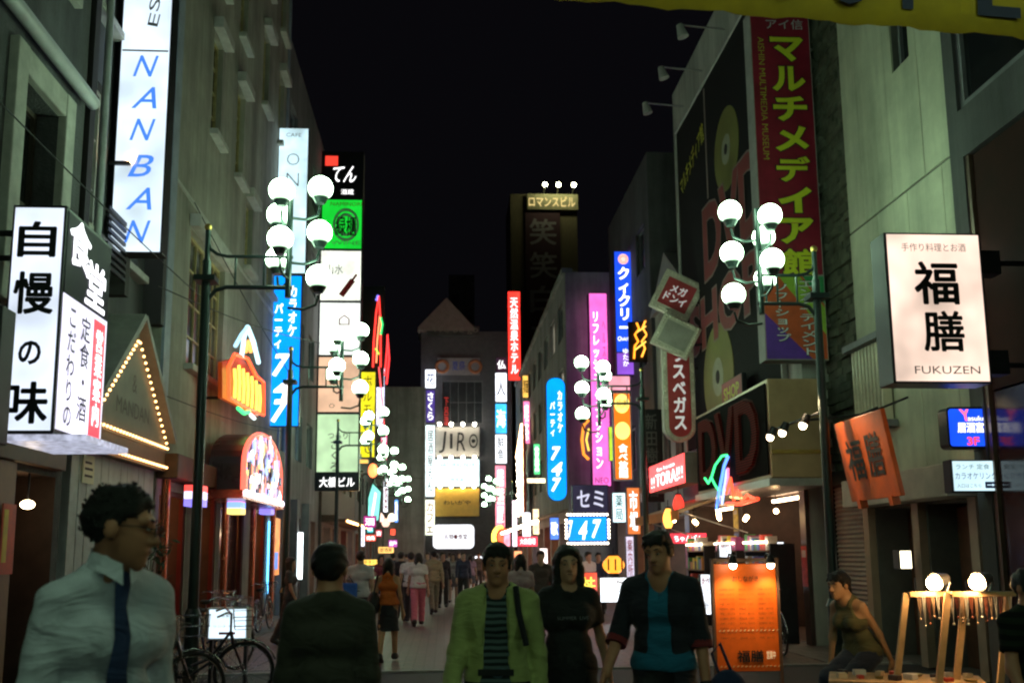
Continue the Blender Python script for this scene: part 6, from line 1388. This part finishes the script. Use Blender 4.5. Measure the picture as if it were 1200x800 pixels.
    if bottom:
        bm = bottom['mat']; th = bottom.get('t', .011)
        if bottom.get('kind') == 'skirt':
            hz = bottom.get('hem', .55)
            def fs_(P):
                f = np.clip((.98 - P[:, 2]) / (.98 - hz), 0, 1); rx = .14 + .05 * f; ry = .115 + .035 * f
                d = (np.sqrt((P[:, 0] / rx) ** 2 + (P[:, 1] / ry) ** 2) - 1) * .13
                return np.maximum(np.maximum(d, hz - P[:, 2]), P[:, 2] - .99) + folds(P, .004, seed)
        else:
            cut = bottom.get('cut', .06)
            def fs_(P):
                d = smin(cap(P, (-.065, 0, .94), (.065, 0, .94), .102 * bulk + th, .102 * bulk + th), cap(P, (0, 0, .9), (0, 0, .86), .1, .09), .04)
                for g in leg_p:
                    a, b, c, e = g[0]; d = smin(d, cap(P, a, b, c + th, e + th + .012), .025)
                    a, b, c, e = g[1]; d = smin(d, cap(P, a, a + (b - a) * .93, c + th + .012, e + th + .018), .025)
                d = np.maximum(d, P[:, 2] - 1.0)
                return d + folds(P, bottom.get('fold', .006), seed + 3)
        xs_ = np.arange(lo[0], hi[0], cres); ys_ = np.arange(lo[1], hi[1], cres); zs_ = np.arange(lo[2], 1.05, cres)
        V, Q = nets(fs_, xs_, ys_, zs_); mesh_np(bottom.get('kind', 'trousers'), V * S, Q, bm, t)
    if shoes:
        for g in leg_p:
            a, b, c, e = g[2]
            sf = lambda P: np.maximum(smin(cap(P, a, b, c + .012, e + .016), cap(P, a + (0, 0, .0), a + (0, 0, .03), .05, .046), .03), -(P[:, 2] - (min(a[2], b[2]) - .046)))
            l_ = np.minimum(a, b) - .09; h_2 = np.maximum(a, b) + .1
            V, Q = nets(sf, np.arange(l_[0], h_2[0], .014), np.arange(l_[1], h_2[1], .014), np.arange(l_[2], h_2[2], .014)); mesh_np('shoe', V * S, Q, M('shoe_%d' % int(shoes[0] * 1000), shoes, .4), t)
    if top: garment('shirt', top, 'top', top.get('sleeve', 'short'))
    if jacket: garment('jacket', jacket, 'jacket', jacket.get('sleeve', 'long'))
    # ---- hair
    rs = np.random.RandomState(seed)
    def hair_fn(P):
        q = hp(P); th = {'short': .013, 'curly': .008, 'long': .014, 'tied': .01}[hair]
        d = ell(q, (0, .02, .031), (.077, .097, .093))
        front = q[:, 1] + .018 + 1.25 * np.clip(q[:, 2] - .02, -.04, .08)   # hairline: ears, temples, forehead
        m_ = np.maximum(front, q[:, 2] - .07) + folds(q * 3, .008, seed + 2)
        d = d - th * np.clip(m_ / .045, .12, 1) - .002
        d = smax(d, -m_, .004)
        low = -.035 if hair in ('short', 'curly') else -.07
        d = smax(d, low - q[:, 2] - .35 * np.clip(q[:, 1], -.1, .1), .012)
        if hair == 'long':
            for s in (-1, 1):
                d = smin(d, cap(q, (s * .072, .0, .03), (s * .082, -.012, -.13), .03, .032), .03); d = smin(d, cap(q, (s * .05, .06, .0), (s * .06, .055, -.17), .05, .04), .03)
            d = smin(d, cap(q, (.035, -.07, .09), (-.05, -.062, .075), .02, .016), .02)
            d = smin(d, cap(q, (-.06, -.05, .07), (-.084, -.02, -.02), .018, .018), .02); d = smin(d, cap(q, (.06, -.05, .07), (.084, -.02, -.02), .018, .018), .02)
        if hair in ('short', 'tied'):      # uneven locks over the forehead and sideburns
            for k_ in range(-3, 4):
                d = smin(d, cap(q, (k_ * .018, -.045, .1), (k_ * .021 + .006 * ((k_ * 7 + seed) % 3 - 1), -.086 + abs(k_) * .006, .052 + .011 * ((k_ * 5 + seed) % 3)), .018, .007), .012)
            for s in (-1, 1): d = smin(d, cap(q, (s * .074, -.012, .04), (s * .0765, -.018, -.015), .016, .006), .012)
        if hair == 'tied': d = smin(d, cap(q, (0, .1, .0), (0, .14, -.13), .03, .016), .03)
        w = folds(q * 1.6, .006 if hair != 'curly' else .007, seed + 9); return (d + w) * HS
    l_ = HC - .2; l_[2] = HC[2] - .3; h_2 = HC + .2; hr = .008 if res < .015 else .016
    V, Q = nets(hair_fn, np.arange(l_[0], h_2[0], hr), np.arange(l_[1], h_2[1], hr), np.arange(l_[2], h_2[2], hr))
    hv = [(V * S, Q)]
    if hair == 'curly':
        vi = V[rs.choice(len(V), 240)]; n0 = len(V); VV = [V]; QQ = [Q]; off = len(V)
        for c in vi:
            b = MB().sph((0, 0, 0), 1, 6, 4); r_ = rs.uniform(.003, .006); bv = np.array(b.v) * r_ + c + rs.normal(0, .004, 3); VV.append(bv); 
            for f in b.f: QQ.append(np.array([[i + off for i in (f if len(f) == 4 else f + (f[2],))]]))
            off += len(bv)
        V = np.concatenate(VV); fl = []
        for q in QQ:
            for f in q.tolist(): fl.append(f if f[3] != f[2] else f[:3])
        me = bpy.data.meshes.new('hair'); me.from_pydata((V * S).tolist(), [], fl); me.polygons.foreach_set('use_smooth', [True] * len(me.polygons)); me.update(); link('hair', me, HAIR, t)
    else: mesh_np('hair', V * S, Q, HAIR, t)
    # ---- face details
    if res < .015:
        for s in (-1, 1):
            MB().sph((0, 0, 0), (.0125, .007, .0048), 12, 8).build('eye', M('eye_white', (.4, .37, .34), .3, var=0), t).matrix_local = Matrix.Translation(fh((s * .032, -.083, .006)) * S) @ Matrix(HR.tolist()).to_4x4() @ Matrix.Scale(S * .94, 4)
            MB().sph((0, -.0045, 0), (.006, .0042, .0047), 10, 7).build('iris', M('dark_iris', (.015, .01, .008), .15, var=0), t).matrix_local = Matrix.Translation(fh((s * .032, -.083, .006)) * S) @ Matrix(HR.tolist()).to_4x4() @ Matrix.Scale(S * .94, 4)
            MB().tube([(s * .014, -.0895, .03), (s * .032, -.0885, .036), (s * .05, -.077, .032)], [.003, .0042, .0022], 6).build('eyebrow', HAIR, t).matrix_local = Matrix.Translation(HC * S) @ Matrix(HR.tolist()).to_4x4() @ Matrix.Scale(S * .94, 4)
        MB().tube([(-.023, -.083, -.062), (-.008, -.0925, -.059), (.008, -.0925, -.059), (.023, -.083, -.062)], [.0025, .0055, .0055, .0025], 7).build('lips', M('lip', (.32, .11, .09), .45, var=0), t).matrix_local = Matrix.Translation(HC * S) @ Matrix(HR.tolist()).to_4x4() @ Matrix.Scale(S * .94, 4)
    t['_s'] = S
    info = dict(S=S, HC=HC, HR=HR, surf=surf, T=T, wr=wr, fh=lambda p: Vector(fh(p) * S), sw=sw)
    del t['_s']
    return t, info
def front_y(info, nm, x, z, r=.03, back=False):
    V = info['surf'][nm]; m = (np.abs(V[:, 0] - x) < r) & (np.abs(V[:, 2] - z) < r)
    if not m.any(): return -.15
    return float(V[m, 1].max() if back else V[m, 1].min())
FAB = lambda n, c=(.1, .1, .1), **k: cloth(n, c)
TONE = (.62, .27, .15)
# --- man in white shirt and tie (near left)
px = atY(122, 700, 3.35)
t, I = person('person', 'man in white shirt and dark blue tie with glasses looking right, near left', px.x, 3.35, 1.87, face=42, res=.011, arms=((4, 10, 14), (-6, 8, 22)), head=(52, 6, 3), tone=TONE,
    top=dict(mat=FAB('white_shirt', (.78, .8, .9)), sleeve='long', hem=.8, t=.012, fold=.005, neck=.048, deep=.005, nz=1.465), bottom=dict(mat=FAB('charcoal', (.03, .03, .035))), hair='curly', hands=True, lean=5, seed=4, stoop=.03, bulk=.88)
b = MB(); pts = []; S = I['S']
zz_ = [1.46, 1.40, 1.33, 1.25, 1.15, 1.05, .95]
ys_ = [front_y(I, 'shirt', 0, z * S) - .008 for z in zz_]; ws_ = [.018, .026, .02, .026, .032, .038, .034]
vs = [(s * w, y - (.006 if s == 0 else 0), z * S) for z, y, w in zip(zz_, ys_, ws_) for s in (-1, 0, 1)]
MB().add(vs, [(i * 3 + k, i * 3 + 3 + k, i * 3 + 4 + k, i * 3 + 1 + k) for i in range(6) for k in (0, 1)], True).build('tie', FAB('navy_tie', (.03, .05, .14)), t)
# collar
nc = Vector(I['T']((0, -.012, 1.448))) * S; b = MB()
for s in (-1, 1):
    ring = [Vector((s * .074 * math.sin(a), -.078 * math.cos(a), .0 + .018 * (1 - math.cos(a)))) for a in [R(k) for k in (8, 45, 90, 135, 180)]]
    vs = []
    for k, q in enumerate(ring):
        o = q.normalized() * .018; vs += [nc + q + Vector((0, 0, .03)), nc + q * 1.0 + o + Vector((0, 0, -.028 - (.03 if k == 0 else 0)))]
    b.add(vs, [(2 * i, 2 * i + 1, 2 * i + 3, 2 * i + 2) for i in range(4)], True)
b.build('collar', FAB('white_shirt'), t)
g = MB()
for s in (-1, 1):
    g.tube([I['fh']((s * .034 + .021 * math.cos(a), -.108, .004 + .016 * math.sin(a))) for a in [k * math.pi / 7 for k in range(14)]], .0022, 5, True)
    g.tube([I['fh'](p) for p in ((s * .055, -.106, .01), (s * .076, -.06, .012), (s * .083, .02, .005))], .002, 5)
g.tube([I['fh'](p) for p in ((-.013, -.108, .008), (0, -.112, .011), (.013, -.108, .008))], .002, 5)
g.build('glasses', INK(), t)
# --- man seen from behind in dark shirt
px = atY(386, 720, 4.9)
t, I = person('person', 'man in dark olive shirt seen from behind with pale tag at the waist', px.x, 4.9, 1.69, face=182, res=.012, arms=((4, 7, 10), (3, 8, 12)), tone=TONE, top=dict(mat=FAB('dark_olive', (.055, .05, .035)), sleeve='long', hem=.78, t=.016, fold=.004, neck=.064, deep=.0), bottom=dict(mat=FAB('black_trousers', (.02, .02, .022))), hair='short', hands=True, seed=6, head=(-8, 0, 0), bulk=.94)
yb_ = front_y(I, 'shirt', 0.03, .99, .04, back=True)
MB().bx(-.0, .055, yb_ - .004, yb_ + .008, .965, 1.005).build('tag', M('pale_green_tag', (.45, .6, .38), .5), t)
# --- man in pale green jacket
px = atY(583, 720, 5.8)
t, I = person('person', 'man in pale green jacket over dark striped shirt walking towards the viewer', px.x, 5.8, 1.69, face=-8, res=.012, arms=((12, 9, 26), (-6, 8, 14)), legs=((18, 6), (-12, 14)), tone=(.62, .26, .14), head=(6, 4, 2), top=dict(mat=stripes('striped_shirt', (.025, .03, .035), (.12, .17, .17), 9.0), sleeve='short', hem=.86, t=.012, fold=.004, deep=.05),
    jacket=dict(mat=FAB('pale_green', (.46, .5, .17)), sleeve='long', hem=.74, t=.022, open=.07, fold=.004, neck=.075, deep=.02), bottom=dict(mat=FAB('faded_jeans', (.09, .15, .2))), hands=True, seed=8, bulk=1.04)
b = MB(); S = I['S']
for s in (-1, 1):   # lapels
    vs = []
    for z, w0, w1 in ((1.43, .06, .085), (1.36, .075, .14), (1.27, .078, .13), (1.15, .08, .1), (1.05, .083, .088)):
        for w in (w0, w1): vs.append((s * w, front_y(I, 'jacket', s * (w + .01), z * S, .028) - .009, z * S))
    b.add(vs, [(2 * i, 2 * i + 1, 2 * i + 3, 2 * i + 2) for i in range(4)], True)
b.build('lapels', FAB('pale_green'), t)
MB().tube([Vector((.11, front_y(I, 'jacket', .12, 1.42 * S) - .01, 1.44 * S)), Vector((.13, front_y(I, 'jacket', .13, 1.3 * S) - .015, 1.3 * S)), Vector((.17, front_y(I, 'jacket', .16, 1.15 * S) - .02, 1.12 * S))], .018, 6).build('bag_strap', FAB('black_strap', (.015, .015, .018)), t)
MB().box((.0, front_y(I, 'shirt', 0, .98 * S) - .004, .975 * S), (.2, .012, .035)).build('belt', INK(), t)
# --- woman in black tee
px = atY(666, 720, 6.5)
t, I = person('person', 'woman in black tee with long black hair walking towards the viewer', px.x, 6.5, 1.68, face=4, fem=True, res=.012, arms=((6, 13, 10), (-4, 15, 8)), legs=((-12, 14), (18, 6)), tone=(.66, .34, .22), head=(-4, 2, -2), top=dict(mat=FAB('black_tee', (.014, .014, .016)), sleeve='short', hem=.8, t=.014, fold=.005, deep=.03), bottom=dict(mat=FAB('black_trousers')), hair='long', hands=True, seed=12)
lettering(t, 'SUMMER  LIVE', 0, 1.215, .2, .022, M('faint_grey_print', (.22, .22, .24), .7, var=0), y=front_y(I, 'shirt', .08, 1.215) - .012)
# --- man in dark open shirt and blue vest
px = atY(776, 720, 6.1)
t, I = person('person', 'man in open dark shirt over bright blue vest glancing left', px.x, 6.1, 1.76, face=-22, res=.012, arms=((8, 17, 28), (0, 9, 16)), legs=((16, 6), (-12, 14)), tone=(.64, .27, .15), head=(-14, 6, -6), lean=4, top=dict(mat=FAB('blue_vest', (.012, .17, .3)), sleeve='none', hem=.9, t=.014, fold=.003, neck=.07, deep=.1),
    jacket=dict(mat=FAB('dark_navy_shirt', (.018, .018, .03)), sleeve='rolled', hem=.78, t=.02, open=.065, fold=.004, neck=.08, deep=.03), bottom=dict(mat=FAB('black_trousers')), hands=True, seed=15, bulk=1.02)
S = I['S']
for i, (w_, fd, ud) in enumerate(I['wr']):
    e_ = w_ - fd * .245; c = e_ + fd * .03; MB().cyl(Vector((c - fd * .02) * S), Vector((c + fd * .02) * S), .068, .066, n=18).build('cuff', FAB('red_cuff', (.25, .02, .025)), t)
w_, fd, ud = I['wr'][1]; MB().cyl(Vector((w_ - fd * .01) * S), Vector((w_ + fd * .012) * S), .034, n=16).build('watch', INK(), t)
bg = thing('shoulder_bag', 'dark blue bag hanging at the side of the man in the blue vest', 'bag', (px.x + .36, 6.0, .62))
MB().sph((0, 0, .14), (.13, .07, .17), 18, 12).build('pouch', FAB('navy_bag', (.02, .03, .09)), bg); MB().tube([(-.05, 0, .28), (-.09, 0, .4), (-.04, .0, .46), (.03, 0, .28)], .01, 6).build('strap', FAB('navy_bag'), bg)
# --- leaning woman at the stall
px = atY(1000, 700, 8.3)
t, I = person('person', 'woman in olive vest with tied hair leaning on the trinket table', px.x + .05, 8.4, 1.62, face=-62, fem=True, res=.012, arms=((22, 10, 6), (-8, 8, 6)), legs=((62, 72), (58, 70)), lean=24, head=(-6, -14, 0), tone=(.5, .28, .15), top=dict(mat=FAB('olive_vest', (.13, .12, .05)), sleeve='none', hem=.9, t=.012, fold=.004, neck=.065, deep=.06), bottom=dict(mat=FAB('dark_jeans', (.02, .03, .06))), hair='tied', hands=True, seed=18, zbase=-.26)
t.location = (px.x + .12, 8.45, -.1)
stl = thing('low_stool', 'low dark stool under the woman at the stall', 'stool', (px.x + .2, 8.5, 0))
MB().cyl((0, 0, .5), (0, 0, .56), .17, n=18).build('seat', WOODB, stl)
for k in range(4):
    a = math.pi / 4 + k * math.pi / 2; MB().cyl((.11 * math.cos(a), .11 * math.sin(a), .5), (.17 * math.cos(a), .17 * math.sin(a), 0), .016, n=8).build('leg', WOODB, stl)
# --- person cut by the right edge
px = atY(1190, 740, 5.6)
person('person', 'person in dim green striped top cut off by the right edge', px.x + .1, 5.6, 1.52, face=15, res=.014, arms=((10, 10, 20), (6, 10, 12)), tone=TONE, top=dict(mat=stripes('green_band_top', (.01, .011, .01), (.02, .028, .017), 5.0), sleeve='short', hem=.8, t=.02, fold=.005), bottom=dict(mat=FAB('black_trousers')), hair='short', seed=21)
# --- woman in orange top from behind
FT = lambda n, c: FAB(n, c)
px = atY(455, 700, 15.8)
t, I = person('person', 'woman in orange top and black skirt carrying a black bag, walking away', px.x, 15.8, 1.57, face=172, fem=True, res=.014, arms=((4, 10, 12), (-6, 12, 14)), legs=((14, 4), (-10, 12)), tone=(.5, .32, .22), top=dict(mat=FAB('orange_top', (.62, .13, .015)), sleeve='none', hem=.92, t=.012, fold=.003, neck=.06, deep=.02), bottom=dict(kind='skirt', mat=FAB('black_skirt', (.015, .015, .018)), hem=.5), hair='long', seed=24)
bg = thing('hand_bag', 'black shoulder bag on the woman in the orange top', 'bag', (px.x - .22, 15.75, .72))
MB().sph((0, 0, .16), (.1, .16, .18), 16, 10).build('pouch', INK(), bg); MB().tube([(0, -.1, .28), (.06, 0, .58), (0, .1, .28)], .012, 6).build('strap', INK(), bg)
# --- the crowd further down the street
cr = random.Random(5)
CROWD = [ # px, depth, height, face, fem, top colour, bottom colour, sleeve, label, skirt
 (422, 18.5, 1.70, 175, 0, (.55, .55, .6), (.12, .12, .14), 'short', 'man in white tee and grey trousers walking away on the left', 0),
 (481, 24.5, 1.68, 178, 0, (.62, .62, .66), (.03, .03, .04), 'short', 'person in white shirt beside the pink trousers, walking away', 0),
 (490, 23.5, 1.66, 183, 1, (.62, .6, .62), (.55, .14, .22), 'short', 'woman in white shirt and pink trousers walking away', 0),
 (470, 25.5, 1.70, 185, 0, (.02, .02, .03), (.02, .02, .025), 'long', 'dark clothed man left of the white shirted pair', 0),
 (508, 28.0, 1.72, 190, 0, (.35, .3, .2), (.2, .18, .13), 'long', 'man in beige suit right of the pink trousers', 0),
 (519, 31.0, 1.70, 5, 0, (.03, .03, .04), (.02, .02, .02), 'long', 'man in black suit facing the viewer under the rounded sign', 0),
 (531, 34.0, 1.66, -6, 1, (.3, .27, .25), (.1, .09, .09), 'short', 'woman in taupe top under the rounded white sign', 1),
 (543, 32.0, 1.70, 10, 0, (.04, .05, .09), (.03, .03, .03), 'long', 'man in navy jacket left of the pale green jacket', 0),
 (552, 38.0, 1.60, 180, 1, (.5, .3, .4), (.1, .1, .12), 'short', 'woman in pink blouse deep in the crowd', 1),
 (501, 40.0, 1.70, 0, 0, (.2, .2, .22), (.05, .05, .06), 'long', 'man in grey shirt deep in the crowd on the left', 0),
 (460, 33.0, 1.68, 175, 0, (.08, .08, .1), (.03, .03, .04), 'long', 'man in dark grey near the left lanterns', 0),
 (446, 29.0, 1.62, 8, 1, (.25, .05, .06), (.03, .03, .03), 'short', 'woman in dark red near the left lanterns', 1),
 (527, 45.0, 1.70, 180, 0, (.45, .45, .48), (.08, .08, .1), 'short', 'man in pale shirt far off mid street', 0),
 (561, 46.0, 1.68, 4, 0, (.12, .1, .1), (.04, .04, .05), 'long', 'man in brown jacket far off right of mid street', 0),
 (512, 52.0, 1.65, 180, 1, (.3, .3, .35), (.05, .05, .06), 'short', 'woman in grey blouse farthest along the left', 1),
 (538, 55.0, 1.70, 0, 0, (.05, .05, .06), (.03, .03, .04), 'long', 'man in black farthest along mid street', 0),
 (572, 52.0, 1.66, 176, 1, (.5, .45, .4), (.06, .06, .07), 'short', 'woman in cream top far off before the crescent lamp', 1),
 (610, 15.5, 1.62, 182, 1, (.5, .34, .36), (.04, .04, .05), 'short', 'woman in pale pink top half hidden between the two nearest walkers', 0),
 (634, 20.0, 1.68, 6, 0, (.06, .05, .05), (.03, .03, .04), 'long', 'dark clothed man half hidden left of the woman in black', 0),
 (690, 25.5, 1.66, 30, 0, (.6, .6, .62), (.05, .05, .06), 'short', 'man in white top by the red and yellow box', 0),
 (702, 27.0, 1.64, -20, 0, (.05, .06, .12), (.03, .03, .03), 'long', 'man in dark blue at the shop behind the white standing box', 0),
 (476, 46.0, 1.66, 180, 0, (.3, .28, .3), (.06, .06, .07), 'short', 'man in grey tee by the blank grey wall', 0),
 (486, 36.0, 1.60, 0, 1, (.15, .1, .2), (.04, .04, .05), 'short', 'woman in plum top left of mid street', 1),
 (340, 19.0, 1.60, 90, 1, (.05, .05, .06), (.03, .03, .04), 'short', 'dark clothed woman at the door by the blue strip lamp', 0),
]
for i, (pxx, Y, h_, fc, fem, tc_, bc, sl, lb, sk) in enumerate(CROWD):
    q = atY(pxx, 690, Y); sg = 1 if i % 2 else -1
    tp, I = person('person', lb, q.x, Y, h_, face=fc, fem=bool(fem), res=.02 if Y < 30 else .026, arms=((12 * sg, 9, 14), (-10 * sg, 9, 14)), legs=((-14 * sg, 10 if sg > 0 else 4), (16 * sg, 4 if sg > 0 else 10)), tone=(.42 + .05 * (i % 3) - .05, .26, .18),
           top=dict(mat=FAB('top_%d' % i, tc_), sleeve=sl, hem=.86, t=.012, fold=.004), bottom=dict(kind='skirt' if sk else 'trousers', mat=FAB('bottom_%d' % i, bc)), hair='long' if fem else 'short', seed=30 + i, group='people of the crowd', head=(cr.uniform(-25, 25), 0, 0), bulk=cr.uniform(.95, 1.08))
q = atY(409, 690, 18.4)
bb_ = thing('blue_bag', 'bright blue bag carried beside the man in white tee', 'bag', (q.x + .0, 18.4, .78)); MB().box((0, 0, .17), (.3, .12, .34)).build('pouch', FAB('bright_blue_bag', (.03, .14, .6)), bb_, bevel=.03); MB().tube([(-.08, 0, .33), (0, 0, .46), (.08, 0, .33)], .01, 6).build('strap', INK(), bb_)
